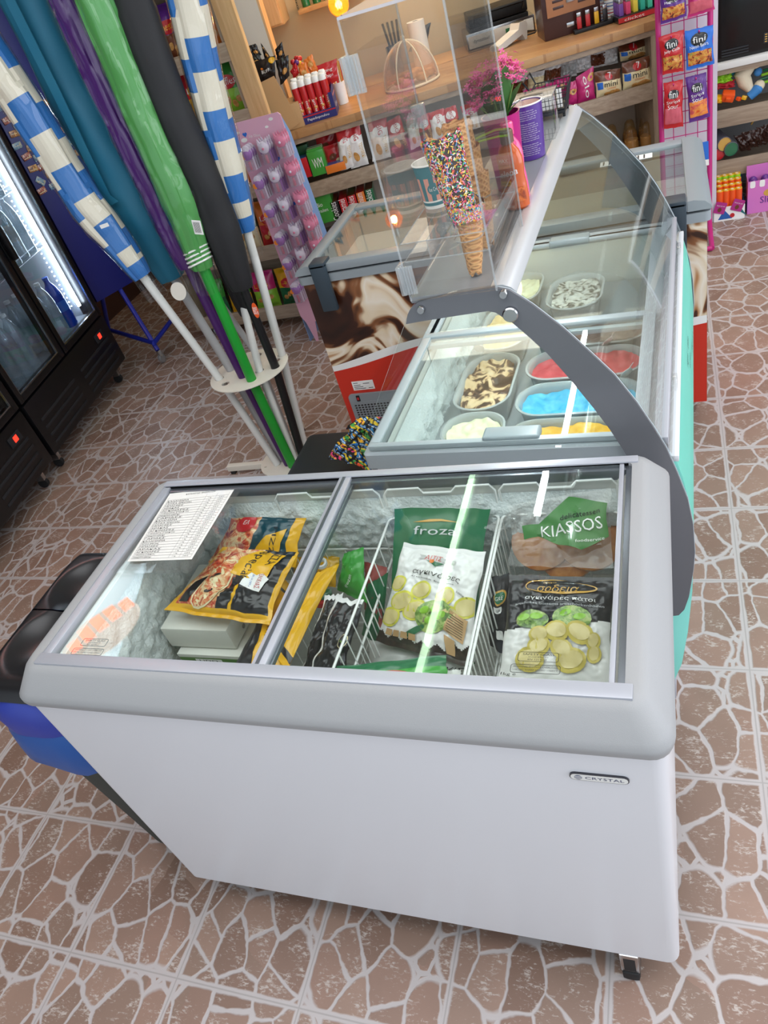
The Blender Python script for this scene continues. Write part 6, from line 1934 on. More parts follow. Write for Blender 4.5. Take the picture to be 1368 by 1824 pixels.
carton(((580, 296), (614, 287), (582, 311), (616, 302)), .015, .08, 'film_orange', 'low orange and blue box in front of the dark red bags', side='film_blue')
carton(((527, 262), (548, 256), (531, 282), (550, 276)), .12, .08, 'film_green', 'dark green box behind the red and blue chewing gum box')
# lower left shelf
carton(((553, 352), (590, 342), (566, 402), (598, 392)), .03, .14, 'film_green_light', 'green biscuit box with white lettering on the lower counter shelf', (('Bio', .2, .6, .3, 'white', .15), ('crackers', .2, .4, .5, 'white', .12)))
ck = (('film_black', 'Cookies'), ('film_red', 'Caramel'), ('film_red', 'Cookies'), ('film_orange', 'Premium'), ('film_green', 'Cookies'))
for i, (m_, w_) in enumerate(ck):
    xa = 588 + i * 15.5; ya = 361 - i * 5.5
    carton(((xa, ya), (xa + 14.5, ya - 4.5), (xa + 9, ya + 36), (xa + 21, ya + 31)), .03, .16, m_, '%s biscuit box on end, %s of the row on the lower counter shelf' % (m_.split('_')[1], ('first', 'second', 'third', 'fourth', 'last')[i]), ((w_, .75, .08, 2.2, 'white', .34, 1.5708),), group='biscuit boxes standing on end', side='film_red' if i % 2 else 'film_brown')
for i in range(4):
    xa = 560 + i * 22; ya = 345 - i * 7
    carton(((xa, ya - 12), (xa + 20, ya - 18), (xa + 3, ya + 6), (xa + 23, ya)), .20, .12, ('film_green', 'film_red', 'film_green_light', 'film_green')[i], '%s box at the back of the lower counter shelf, %s from the left' % (('dark green', 'red', 'light green', 'green')[i], ('first', 'second', 'third', 'fourth')[i]))
# wrapped rolls on the lower right shelf
mat('rusk', '#c89a5c', .7, vary=.2, scale=40); glassmat('cello_brown', '#f6e8cc', 1.5, rough=.1, haze=.12, hazecol='#c9a878')
for i, (x, y, yy) in enumerate(((1094, 256, .10), (1127, 253, .08), (1155, 246, .08), (1092, 240, .22), (1124, 232, .22), (1152, 224, .22))):
    p = cl(x, y, yy)
    zb = .346
    o = thing('rusk_pack', 'cellophane-wrapped pack of round rusks on the lower right shelf, %s of the %s row' % (('left', 'middle', 'right')[i % 3], 'front' if i < 3 else 'rear'), 'rusks', CF @ Vector((p.x, yy + .03, zb)), 'rusk packs on the lower right shelf')
    M = TR(p.x, yy + .03, zb)
    MB().lathe([(0, 0), (.036, 0), (.037, .01), (.036, .02), (.037, .03), (.036, .04), (.037, .05), (.036, .085), (0, .086)], 'rusk', 20, M).build('rusks', o)
    MB().lathe([(.038, .002), (.038, .026)], 'paper', 20, M).lathe([(.0385, .026), (.0385, .034)], 'film_red', 20, M).build('paper_label', o)
    mb = MB(); mb.grid(lambda u, v: Vector(M @ Vector(((.040 * (1 - v) ** .5 + .006 + .02 * max(0, v - .7)) * cos(2 * pi * u) * (1 + .1 * sin(14 * pi * u) * v), (.040 * (1 - v) ** .5 + .006 + .02 * max(0, v - .7)) * sin(2 * pi * u) * (1 + .1 * sin(14 * pi * u) * v), .03 + .12 * v))), 28, 10, 'cello_brown')
    mb.build('cellophane', o, sharp=70)

# ---- on the worktop, left: carton of black pouches, blue box of biscuit sleeves
t = thing('brown_carton', 'open brown carton tipped on the worktop, full of black pouches', 'carton', CF @ Vector((.05, .12, WT)))
kc = [cl(*p, .03) for p in ((448, 155), (488, 135), (512, 232), (531, 219))]
MB().prism([(kc[0].x, kc[0].z), (kc[1].x, kc[1].z), (kc[3].x + .012, max(WT + .001, kc[3].z)), (kc[2].x, WT + .001)], 0, .005, 'kraft', Matrix.Translation((0, .03, 0)) @ R90).build('front_flap', t)
MB().box(kc[2].x - .02, .035, WT + .001, kc[3].x + .03, .26, WT + .12, 'kraft', .002, TR(0, 0, 0)).build('box_body', t)
for i, (q, y) in enumerate((((( 440, 82), (456, 78), (452, 104), (466, 98)), .14), (((464, 76), (478, 96), (472, 108), (484, 106)), .16), (((448, 112), (490, 98), (462, 150), (492, 140)), .10), (((438, 105), (462, 96), (450, 126), (472, 116)), .13), (((490, 88), (502, 74), (494, 108), (508, 100)), .18), (((490, 108), (514, 98), (500, 152), (516, 135)), .12), (((437, 120), (450, 116), (450, 160), (462, 150)), .15))):
    pk(q, y, .012, 'film_black', 'black pouch sticking out of the brown carton, %s' % ('top left', 'with a pointed tip', 'front one with a yellow corner', 'with a pale label', 'tall one at the back', 'at the right', 'at the far left')[i], 70 + i, group='black pouches in the brown carton',
       texts=(('BUFF', .30, .40, .40, 'white', {}),) if i == 2 else (), els=((.6, .4, .25, .2, 'print_cookie', 0),) if i != 2 else ((.85, .85, .14, .12, 'film_yellow', 0), (.35, .62, .06, .05, 'film_orange', 1)), wr=.006, name='snack_pouch', cat='pouch')
bp = [cl(*p, .06) for p in ((520, 172), (590, 148), (535, 226), (600, 206))]
bx0_, bx1_ = bp[2].x, bp[3].x + .005
bzt = bp[0].z
t = thing('blue_display_box', 'dark blue cardboard display box holding biscuit sleeves on the worktop', 'box', CF @ Vector(((bx0_ + bx1_) / 2, .14, WT)))
mat('box_blue', '#23286e', .5)
R_ = Matrix.Translation((0, .06, 0)) @ R90
MB().box(bx0_, .06, WT + .0005, bx1_, .064, WT + .045, 'box_blue').box(bx0_, .06, WT + .045, bx0_ + .02, .064, WT + .115, 'box_blue').box(bx1_ - .02, .06, WT + .045, bx1_, .064, WT + .115, 'box_blue').box(bx0_, .0594, WT + .034, bx1_, .0602, WT + .040, 'film_red').text('Papadopoulou', bx0_ + .05, WT + .010, .12, 'white', M=Matrix.Translation((0, .0592, 0)) @ R90, h=.016).build('front', t)
for x in (bx0_, bx1_ - .003): MB().prism([(.064, WT + .0005), (.25, WT + .0005), (.25, WT + .15), (.064, WT + .115)], 0, .003, 'box_blue', Matrix.Translation((x, 0, 0)) @ frame(Vector((0, 0, 0)), (0, 1, 0), (0, 0, 1))).build('side', t)
MB().box(bx1_ + .0004, .08, WT + .09, bx1_ + .0012, .24, WT + .10, 'film_red').text('Caprice', .0, 0, .1, 'white', M=Matrix.Translation((bx1_ + .002, .09, WT + .03)) @ frame(Vector((0, 0, 0)), (0, 1, 0), (0, 0, 1)), h=.03).build('side_print', t)
MB().box(bx0_, .25, WT + .0005, bx1_, .253, WT + .15, 'box_blue').build('back', t)
def sleeve(x, y, h, label, word, lean=0, proto=[]):
    M = CF @ TR(x, y, WT + .002, lean, 0, 0)
    setT(M)
    o = thing('biscuit_sleeve', label, 'biscuits', M=M, group='red biscuit sleeves in the blue box')
    mb = MB().lathe([(0, 0), (.018, 0), (.0195, .004), (.0195, h - .03)], 'film_red', 16)
    for k in range(3): mb.ball((.013 * cos(k - 2.2), .013 * sin(k - 2.2), .03 + k * .035), .011, 'print_cookie', 8)
    SF = lambda a, b: (.0202 * cos(-1.57 + a / .02), .0202 * sin(-1.57 + a / .02), b)
    mb.text(word, .008, .03, .075, 'white', SF, h=.014, rot=1.5708)
    mb.build('wrapper', o)
    MB().lathe([(.0197, h - .03), (.020, h - .008), (.015, h), (.004, h - .004), (0, h - .004)], 'white', 16).build('gathered_end', o)
    setT(CF)
n_ = 5
for i in range(n_):
    sleeve(bx0_ + .028 + i * (bx1_ - bx0_ - .056) / (n_ - 1), .088, .205, 'red biscuit sleeve with a white gathered end, front row, %s from the left' % ('first', 'second', 'third', 'fourth', 'fifth')[i], 'Biscoff' if i == 2 else 'Cookies')
for i in range(n_):
    sleeve(bx0_ + .028 + i * (bx1_ - bx0_ - .056) / (n_ - 1), .135, .215, 'red biscuit sleeve in the second row, %s from the left' % ('first', 'second', 'third', 'fourth', 'fifth')[i], 'Cookies')
pk(((540, 108), (556, 96), (556, 135), (568, 128)), .20, .014, 'film_orange', 'orange biscuit packet poking up at the left of the blue box', 81, els=((.5, .6, .3, .3, 'print_cookie', 0),))
pk(((530, 118), (545, 110), (540, 150), (556, 140)), .18, .014, 'film_orange', 'orange biscuit packet lower than the other, behind the sleeves', 82, els=((.5, .5, .3, .3, 'print_cookie', 0),))
pk(((562, 118), (600, 104), (574, 158), (604, 142)), .20, .014, 'film_red', 'red bag with two white words standing in the blue box', 83, texts=(('Long', .25, .55, .5, 'white', dict(h=.2)), ('Chips', .25, .30, .5, 'white', dict(h=.2))))
pk(((516, 128), (527, 112), (524, 140), (534, 130)), .2, .012, 'film_red', 'small red packet left of the orange biscuit packets', 84)
# lollipops in a cup
c0 = cl(530, 112, .30)
t = thing('lollipop_cup', 'cup of lollipops behind the biscuit sleeves', 'cup', CF @ Vector((c0.x, .30, WT)))
MB().lathe([(0, 0), (.03, 0), (.035, .12)], 'film_red', 18, TR(c0.x, .30, WT + .001)).build('cup', t)
rd = random.Random(2)
for i in range(12):
    a = Vector((c0.x + rd.uniform(-.015, .015), .30 + rd.uniform(-.015, .015), WT + .01)); b_ = a + Vector((rd.uniform(-.04, .04), rd.uniform(-.03, .03), rd.uniform(.22, .27)))
    o = tag(MB().tube([a, b_], .0018, 'white', 5).build('lollipop_stick', t), 'x', 'x'); del o['label']; del o['category']
    MB().ball(b_, .015, ('film_red', 'film_yellow', 'film_purple', 'film_red')[i % 4], 10).build('lollipop_head', t)
c1 = cl(588, 95, .34)
t = thing('straw_cup', 'white cup of red and white striped straws beside the acrylic case', 'cup', CF @ Vector((c1.x, .34, WT)))
MB().lathe([(0, 0), (.03, 0), (.036, .11), (.034, .11), (.03, .01), (0, .01)], 'white', 20, TR(c1.x, .34, WT + .001)).build('cup', t)
for i in range(12):
    a = 2 * pi * i / 12; A_ = Vector((c1.x + .02 * cos(a), .34 + .02 * sin(a), WT + .01)); B_ = A_ + Vector((.018 * cos(a), .018 * sin(a), .20))
    MB().tube([A_, B_], .003, ('film_red', 'white', 'film_gold')[i % 3], 6).build('straw', t)
# mesh food cover over biscuits
c2 = cz(735, 150)
t = thing('mesh_food_cover', 'cream mesh food cover dome on the worktop', 'food cover', CF @ Vector((c2.x, c2.y, WT)))
mat('mesh_frame', '#ecd9b8', .5); glassmat('mesh_cloth', '#f6e4dc', 1.1, rough=.6, haze=.2, hazecol='#e8d2a8')
R0 = .15
dome = [(R0 * cos(a), .012 + .20 * sin(a)) for a in [pi / 2 * i / 10 for i in range(11)]]
MB().lathe(dome, 'mesh_cloth', 28, TR(c2.x, c2.y, WT)).build('netting', t)
for k in range(6):
    a = 2 * pi * k / 6; MB().tube([(c2.x + r * cos(a), c2.y + r * sin(a), WT + z) for r, z in dome], .004, 'mesh_frame', 6).build('rib', t)
MB().tube([(c2.x + R0 * cos(2 * pi * i / 32), c2.y + R0 * sin(2 * pi * i / 32), WT + .008) for i in range(32)], .006, 'mesh_frame', 8, closed=True).build('rim', t)
MB().ball((c2.x, c2.y, WT + .225), .012, 'mesh_frame', 10).build('finial', t)
tag(MB().lathe([(0, .001), (.13, .001), (.135, .008), (.12, .006), (0, .005)], 'white_plastic', 28, TR(c2.x, c2.y, WT)).build('plate'), 'white plate under the mesh food cover', 'plate')
for i in range(9):
    a = 2.4 * i; r = .018 + .011 * i
    tag(MB().ball((c2.x + r * cos(a), c2.y + r * sin(a), WT + .030 + .018 * (i < 4)), .034, 'print_cookie', 12, sc_=(1.1, .8, .65)).build('biscuit'), 'golden ridged biscuit under the mesh cover, %s from the centre of the plate' % ORD[i], 'biscuit', 'biscuits under the mesh cover')
# card terminal
p = cz(908, 80)
M = CF @ TR(p.x, p.y, WT, 0, 0, 35)
setT(M); t = thing('card_terminal', 'white card payment terminal with cable lying on the worktop', 'card terminal', M=M)
MB().prism([(-.115, .022), (.045, .060), (.060, .090), (.105, .090), (.115, .070), (.100, .0), (.085, .0), (.070, .030), (-.06, .004), (-.115, .004)], -.038, .038, 'white_plastic', R90).build('body', t)
MB().box(-.115, -.03, 0, -.095, .03, .03, 'white_plastic', .003).build('front_foot', t)
MB().box(.062, -.028, .0903, .102, .028, .0915, 'black').build('screen', t)
MB().tube([(.10, 0, .02), (.15, .02, .006), (.19, -.01, .006), (.24, .03, .006), (.25, .12, .006)], .004, 'black', 6).build('cable', t)
setT(CF)
# brown cabinet
p0, p1 = cz(962, 68), cz(1022, 50)
t = thing('brown_cabinet', 'dark brown cabinet with a gauge and glass door on the worktop', 'cabinet', CF @ Vector((p0.x + .12, p0.y + .1, WT)))
mat('cab_brown', '#3b1a17', .35, coat=.3); mat('cab_panel', '#b07a56', .45)
cx0, cx1, cy = p0.x, p0.x + .30, min(p0.y, .30)
MB().box(cx0, cy, WT, cx1, cy + .24, WT + .40, 'cab_brown', .004).build('body', t)
MB().box(cx0 + .025, cy - .004, WT + .10, cx1 - .025, cy, WT + .33, 'cab_panel', .002).build('door_panel', t)
mb = MB()
for i in range(3):
    for s_ in (-1, 1): mb.box((cx0 + cx1) / 2 + s_ * .065 - .028, cy - .006, WT + .13 + i * .03, (cx0 + cx1) / 2 + s_ * .065 + .028, cy - .0035, WT + .142 + i * .03, 'cab_brown', .003)
mb.build('vent_slots', t)
MB().box((cx0 + cx1) / 2 - .022, cy - .010, WT + .145, (cx0 + cx1) / 2 + .022, cy - .004, WT + .185, 'steel', .002).text('88', (cx0 + cx1) / 2 - .012, WT + .155, .024, 'ink', M=Matrix.Translation((0, cy - .0106, 0)) @ R90).build('gauge', t)
MB().box((cx0 + cx1) / 2 - .03, cy - .005, WT + .035, (cx0 + cx1) / 2 + .03, cy, WT + .055, 'steel', .002).build('name_plate', t)
# stacks of round tins, lighters
def tin(x, y, z, h, cols, label, grp):
    M = CF @ TR(x, y, z); setT(M)
    o = thing('round_tin', label, 'tin', M=M, group=grp)
    MB().lathe([(0, 0), (.040, 0), (.040, h * .62)], 'white', 24).lathe([(.0403, h * .18), (.0403, h * .34)], cols, 24).build('body', o)
    MB().lathe([(.0415, h * .62), (.0415, h - .002), (.040, h), (0, h)], 'white', 24).lathe([(.0418, h * .7), (.0418, h * .8)], cols, 24).build('lid', o)
    setT(CF)
pA, pB, pC = cz(1031, 52), cz(1062, 40), cz(1082, 38)
for s_, (p, n_, nm) in enumerate(((pA, 5, 'left'), (pB, 4, 'middle'), (pC, 8, 'right'))):
    for i in range(n_):
        tin(p.x + .03, min(p.y, .42), WT + .001 + i * .0305, .030, ('film_red', 'film_blue', 'film_orange')[(i + s_) % 3], 'white round tin with a %s band in the %s stack, %s tin from the bottom' % (('red', 'blue', 'orange')[(i + s_) % 3], nm, ('first', 'second', 'third', 'fourth', 'fifth', 'sixth', 'seventh', 'eighth')[i]), 'stacked round tins on the worktop')
def lighter(x, y, z, col, label, grp, rz=0):
    M = CF @ TR(x, y, z, 0, 0, rz); setT(M)
    o = thing('lighter', label, 'lighter', M=M, group=grp)
    MB().box(-.012, -.006, 0, .012, .006, .055, col, .004).build('body', o)
    MB().box(-.011, -.0055, .055, .011, .0055, .074, 'steel', .002).build('hood', o)
    setT(CF)
p0, p1 = cz(1030, 63), cz(1068, 52)
tr_ = MB().box(p0.x - .01, .235, WT + .0005, p0.x + .19, .285, WT + .018, 'black', .003)
tag(tr_.build('lighter_tray'), 'small black tray of four upright lighters in front of the tins', 'tray')
for i, c_ in enumerate(('film_red', 'film_red', 'film_yellow', 'film_black')):
    lighter(p0.x + .022 + i * .045, .26, WT + .018, c_, '%s lighter standing in the small black tray' % ('red leftmost', 'second red', 'yellow', 'black')[i], 'lighters in the small black tray')
q0 = cz(1108, 42)
t = thing('lighter_box', 'black display box of pastel lighters at the right end of the worktop', 'box', CF @ Vector((q0.x + .1, .2, WT)))
lx = q0.x - .02
MB().box(lx, .14, WT + .0005, lx + .26, .34, WT + .030, 'film_black', .002).box(lx, .137, WT + .004, lx + .19, .1385, WT + .026, 'film_red').text('clicket', lx + .03, WT + .008, .10, 'white', M=Matrix.Translation((0, .1362, 0)) @ R90, h=.013).build('base', t)
MB().box(lx + .20, .135, WT + .0305, lx + .26, .34, WT + .15, 'film_black', .002).text('PRONTO', .0, .0, .05, 'white', M=Matrix.Translation((lx + .205, .1335, WT + .08)) @ R90, h=.014).text('LIGHTER', .0, .0, .05, 'white', M=Matrix.Translation((lx + .205, .1335, WT + .055)) @ R90, h=.014).build('side_card', t)
MB().box(lx, .335, WT + .0305, lx + .20, .34, WT + .16, 'film_black').build('back_card', t)
for c_ in (('p_violet', '#7b52a8'), ('p_pink', '#e2487a'), ('p_yellow', '#e8d24a'), ('p_teal', '#2fb39a'), ('p_mint', '#4cc7a4')): mat(*c_, .35)
for r in range(4):
    for i, c_ in enumerate(('p_violet', 'p_pink', 'p_yellow', 'p_teal', 'p_mint')):
        lighter(lx + .022 + i * .036, .165 + r * .036, WT + .031, c_, '%s lighter in the black display box, %s row' % (('violet', 'pink', 'yellow', 'teal', 'mint')[i], ('front', 'second', 'third', 'rear')[r]), 'pastel lighters in the black display box')
# panini grill and board at the back
g0 = cz(845, 70)
gx, gy = g0.x - .06, .62
M = CF @ TR(gx, gy + .25, 0); 
tag(MB().box(gx - .9, .95, .0, gx + 1.3, 1.33, .94, 'maple', .004).build('back_counter'), 'long wooden back counter along the kitchen wall', 'counter')
BT = .94
t = thing('contact_grill', 'steel contact grill with two black plates on the back counter', 'grill', CF @ Vector((gx + .1, 1.1, BT)))
MB().box(gx, .98, BT + .001, gx + .42, 1.30, BT + .10, 'steel', .006).build('base', t)
MB().box(gx + .01, .976, BT + .02, gx + .41, .98, BT + .085, 'white_plastic', .002).text('dynasteel', gx + .04, BT + .04, .10, 'ink', M=Matrix.Translation((0, .9755, 0)) @ R90).build('control_panel', t)
MB().lathe([(0, 0), (.022, 0), (.020, .014), (0, .016)], 'black', 18, TR(gx + .34, .975, BT + .052, 90, 0, 0)).build('knob', t)
MB().box(gx + .24, .970, BT + .035, gx + .28, .977, BT + .07, mat('switch_green', '#1f6b44', .3), .002).build('switch', t)
MB().box(gx + .03, 1.0, BT + .10, gx + .39, 1.27, BT + .12, 'black', .004).build('lower_plate', t)
MB().box(gx + .03, 1.0, BT + .125, gx + .39, 1.27, BT + .19, 'black', .01).build('upper_plate', t)
MB().tube([(gx + .06, .985, BT + .15), (gx + .06, .93, BT + .19), (gx + .36, .93, BT + .19), (gx + .36, .985, BT + .15)], .009, 'black', 8).build('handle', t)
k0 = cl(690, 80, 1.12)
tag(MB().lathe([(.018, 0), (.055, 0), (.055, .24), (.018, .24)], 'paper', 24, TR(gx - .28, 1.12, BT + .001)).build('kitchen_roll'), 'white kitchen roll standing on the back counter', 'kitchen roll')
t = thing('utensil_pot', 'steel pot with dark utensils beside the kitchen roll', 'pot', CF @ Vector((gx - .45, 1.12, BT)))
MB().lathe([(0, 0), (.045, 0), (.045, .15), (.043, .15), (.043, .01), (0, .01)], 'steel', 20, TR(gx - .45, 1.12, BT + .001)).build('pot', t)
for i in range(4): MB().tube([(gx - .45 + .01 * i, 1.12, BT + .02), (gx - .48 + .03 * i, 1.12, BT + .28)], .007, 'black', 6).build('utensil', t)
pk(((742, 50), (768, 40), (728, 92), (758, 95)), 1.15, .03, 'film_black', 'crumpled black bag on the back counter beside the kitchen roll', 91, name='bag', cat='bag', group='bags on the back counter')
t = thing('black_router', 'flat black device with cables between the grill and the brown cabinet', 'device', CF @ Vector((gx + .6, 1.1, BT)))
MB().box(gx + .50, .98, BT + .001, gx + .72, 1.12, BT + .07, 'black', .015).build('body', t); MB().tube([(gx + .55, .98, BT + .04), (gx + .52, .92, BT + .01), (gx + .60, .955, BT + .006), (gx + .70, .96, BT + .006)], .006, 'black', 6).build('cable', t)
# kitchen wall, column, cabinet, wall shelf, bulb
struct(MB().box(-.6, 1.35, 0, 3.4, 1.40, 2.75, 'plaster').build('wall_kitchen'))
w0, w1 = cl(417, 0, .42), cl(456, 0, .42)
struct(MB().box(w0.x - .02, .42, 0, w1.x, .56, 2.75, 'plaster_white').box(w1.x, .42, 0, w1.x + .012, .56, 2.75, 'oak_light_v').build('trim_1'))
a0, a1 = cl(462, 0, 1.0), cl(500, 42, 1.0)
t = thing('wall_cabinet', 'light oak wall cabinet with a small black knob beside the white column', 'cabinet', CF @ Vector((a0.x + .1, 1.15, a1.z)))
MB().box(a0.x - .25, 1.02, a1.z - .01, a1.x + .02, 1.35, a1.z + .75, 'oak_light_v', .002).build('body', t); MB().box(a0.x - .24, 1.0, a1.z, a1.x + .01, 1.02, a1.z + .74, 'oak_light_v', .002).build('door', t)
kk = cl(477, 44, .99); MB().ball((kk.x, .985, kk.z), .012, 'black', 10).build('knob', t)
s0, s1 = cl(533, 27, 1.15), cl(585, 12, 1.15)
t = thing('hanging_shelf', 'small wooden shelf hung on chains on the kitchen wall', 'shelf', CF @ Vector((s0.x + .15, 1.25, s0.z)))
MB().box(s0.x, 1.15, s0.z, s0.x + .42, 1.345, s0.z + .025, 'maple', .002).build('board', t)
mb = MB()
for k in range(26): mb.tube([(s0.x + .004 + .004 * cos(a), 1.155 + .004 * sin(a) * (k % 2), s0.z + .03 + k * .014 + .008 * sin(a)) for a in [2 * pi * i / 8 for i in range(8)]], .0015, 'dark_rubber', 4, closed=True)
mb.build('chain', t)
for i in range(5):
    M = TR(s0.x + .05 + i * .07, 1.25, s0.z + .026)
    o = tag(MB().lathe([(0, 0), (.026, 0), (.026, .09), (.010, .12), (.010, .14), (0, .14)], 'drink_green' if i < 3 else 'film_cream', 16, M).build('small_bottle'), '%s bottle on the hanging shelf, %s from the left' % ('green glass' if i < 3 else 'cream', ('first', 'second', 'third', 'fourth', 'fifth')[i]), 'bottle', 'bottles on the hanging shelf')
q = cl(603, 8, .55)
t = thing('pendant_lamp', 'round amber glass filament bulb hanging above the counter', 'lamp', CF @ Vector((q.x, .55, q.z)))
glassmat('amber_glass', '#ffcf86', 1.5, haze=.12, hazecol='#e9a24a'); mat('filament', '#ff9a30', emit=40)
MB().ball((q.x, .55, q.z), .058, 'amber_glass', 24).build('bulb', t)
mb = MB()
for k in range(5): mb.tube([(q.x + .014 * cos(1.26 * k), .55 + .014 * sin(1.26 * k), q.z - .022), (q.x + .010 * cos(1.26 * k), .55 + .010 * sin(1.26 * k), q.z + .03)], .0014, 'filament', 5)
mb.build('filament', t)
MB().lathe([(.016, .052), (.018, .10), (.004, .12)], 'steel', 14, TR(q.x, .55, q.z)).build('socket', t); MB().tube([(q.x, .55, q.z + .11), (q.x, .55, 2.74)], .003, 'black', 6).build('cord', t)
setT()
pl_ = CF @ Vector((q.x, .55, q.z - .09))
def warm(nm, p, pw, r=.05):
    l = bpy.data.lights.new(nm, 'POINT'); l.energy = pw; l.color = (1.0, .70, .38); l.shadow_soft_size = r
    o = bpy.data.objects.new(nm, l); o.location = p; COL.objects.link(o)
warm('pendant_light', CF @ Vector((q.x, .55, q.z)), 7, .02)
warm('kitchen_fill', CF @ Vector((1.1, .8, 2.2)), 16, .15)  # fill lamp added to warm the kitchen wall, without a fixture
# ================================================================ right side: sweets rack and shelf unit
mat('rack_pink', '#c2287c', .35); mat('panel_lilac', '#d9d3de', .5)
RY = 3.66
PYb = RY + .06
struct(MB().box(1.12, RY + .12, 0, 1.372, RY + .14, 2.0, 'panel_lilac').build('wall_panel'))
xl, xr = at(1172, 40, y=RY).x, at(1265, 40, y=RY).x
t = thing('sweets_rack', 'magenta wire rack hung with bags of sweets beside the counter', 'rack', ((xl + xr) / 2, RY, 0))
for x, n_ in ((xl, 0), (xr, 1)):
    MB().tube([(x, RY, 1.9), (x, RY, .12), (x, RY - .02, .06), (x, RY - .12, .025), (x, RY - .25, .014)], .0125, 'rack_pink', 10).build('upright', t)
MB().tube([(xl, RY - .25, .014), (xr, RY - .25, .014)], .0125, 'rack_pink', 10).build('foot_bar', t)
for k in range(30): 
    z = .18 + k * .055
    MB().tube([(xl, RY, z), (xr, RY, z)], .0022, 'rack_pink', 5).build('cross_wire', t)
for f in (.25, .5, .75): MB().tube([(xl + (xr - xl) * f, RY - .003, .18), (xl + (xr - xl) * f, RY - .003, 1.8)], .0022, 'rack_pink', 5).build('long_wire', t)
def sweets(px4, top, label, words, low='print_sweets', seed=0, yy=RY - .05, els=()):
    b = Bag(*[at(p[0], p[1], y=yy) for p in px4], .018, top, seed=seed, nu=16, nv=20, region=lambda u, v: top if (v > .46 or v < .08 or u < .05 or u > .95) else low)
    b.el(.5, .74, .30, .22, 'film_black', 0, .1); b.text('fini', .28, .66, .44, 'white', h=.15, k=1, rot=.05)
    for i, w_ in enumerate(words): b.text(w_, .16 + .06 * i, .52 - i * .09, .68 - .12 * i, 'white', h=.09, k=1, rot=.08)
    for e in els: b.el(*e)
    o = tag(b.mb.build('sweets_bag', sharp=50), label, 'sweets', 'bags of sweets on the magenta rack')
    c = (b.c[0] + b.c[1]) / 2
    MB().tube([(c.x, RY, c.z - .01), (c.x, yy - .03, c.z - .012), (c.x, yy - .04, c.z - .004)], .003, 'rack_pink', 6).build('hook', t)
photo('print_sweets', 45, [(.35, '#3a2620'), (.45, '#b5482a'), (.55, '#e0a34a'), (.65, '#6a8a3a'), (.75, '#e3c9b0')], 1)
photo('print_strips', 30, [(.35, '#e8562e'), (.5, '#f2a04a'), (.62, '#d8485a'), (.75, '#5f9a4a')], .4)
mat('print_rose', '#cf6070', .35, vary=.15, scale=60)
sweets(((1173, 67), (1218, 52), (1180, 134), (1218, 126)), 'film_red', 'wide red bag of dark sweets beside the blue bag', ('Jelly Cola',), seed=1)
sweets(((1219, 56), (1271, 43), (1222, 126), (1272, 113)), 'label_blue', 'blue bag of sweets on the rack', ('Neon Bears',), seed=2)
sweets(((1182, 148), (1217, 141), (1182, 230), (1217, 225)), 'film_red', 'narrow red bag of rose-coloured strips below the wide red bag', ('Strips', 'Sour'), 'print_rose', 3)
sweets(((1221, 138), (1258, 129), (1228, 219), (1265, 208)), 'film_purple', 'purple bag of orange strips below the blue bag', ('Strips', 'Sour'), 'print_strips', 4)
sweets(((1174, -20), (1223, -30), (1177, 44), (1224, 29)), 'film_purple', 'purple bag of mixed sweets at the top left of the rack', ('Magic Cola',), seed=5)
sweets(((1225, -30), (1272, -42), (1225, 33), (1273, 17)), 'film_pink', 'pink bag of round pink sweets at the top right of the rack', ('Kiss',), 'print_rose', 6)
for i, q in enumerate((((1239, 256), (1262, 251), (1243, 297), (1263, 294)), ((1251, 321), (1262, 319), (1254, 366), (1263, 365)))):
    b = Bag(*[at(p[0], p[1], y=RY - .04) for p in q], .001, 'label_blue', seed=1, nu=6, nv=8, wr=0, wob=0, region=lambda u, v: 'white' if v < .22 else 'label_blue')
    b.text('MINIX', .55, .35, .5, 'white', rot=1.4, k=1); b.el(.3, .5, .12, .12, 'film_orange', 0); b.el(.5, .35, .2, .1, 'film_blue', 0)
    tag(b.mb.build('toy_card'), ('light blue toy card hanging on the rack under the purple bag', 'light blue toy card hanging lowest on the magenta rack')[i], 'card', 'light blue toy cards')
# shelf unit
SY = 3.93
ux0, ux1 = 1.372, 2.35
zt, zm, zl = at(1270, 116, y=SY).z, at(1270, 200, y=SY).z, at(1270, 290, y=SY).z
t = thing('shelf_unit', 'grey oak shelf unit with a white top at the right edge', 'shelf', ((ux0 + ux1) / 2, SY + .2, 0))
MB().box(ux0 - .012, SY, 0, ux0 + .006, SY + .42, zt - .03, 'panel_lilac').build('side_board', t); MB().box(ux1, SY, 0, ux1 + .018, SY + .42, zt - .03, 'panel_lilac').build('side_board', t)
MB().box(ux0 - .012, SY - .012, zt - .03, ux1 + .018, SY + .44, zt, 'white_plastic', .002).build('top_board', t)
MB().box(ux0 + .006, SY + .40, 0, ux1, SY + .42, zt - .03, mat('unit_back', '#8f8f90', .7)).build('back_board', t)
for z in (zm, zl): MB().box(ux0 + .006, SY + .012, z - .085, ux1, SY + .40, z - .065, 'oak_grey').box(ux0 + .006, SY, z - .085, ux1, SY + .012, z, 'oak_grey', .001).build('shelf_board', t)
MB().box(ux0 + .006, SY, zt - .055, ux1, SY + .012, zt - .031, 'oak_grey', .001).build('top_rail', t)
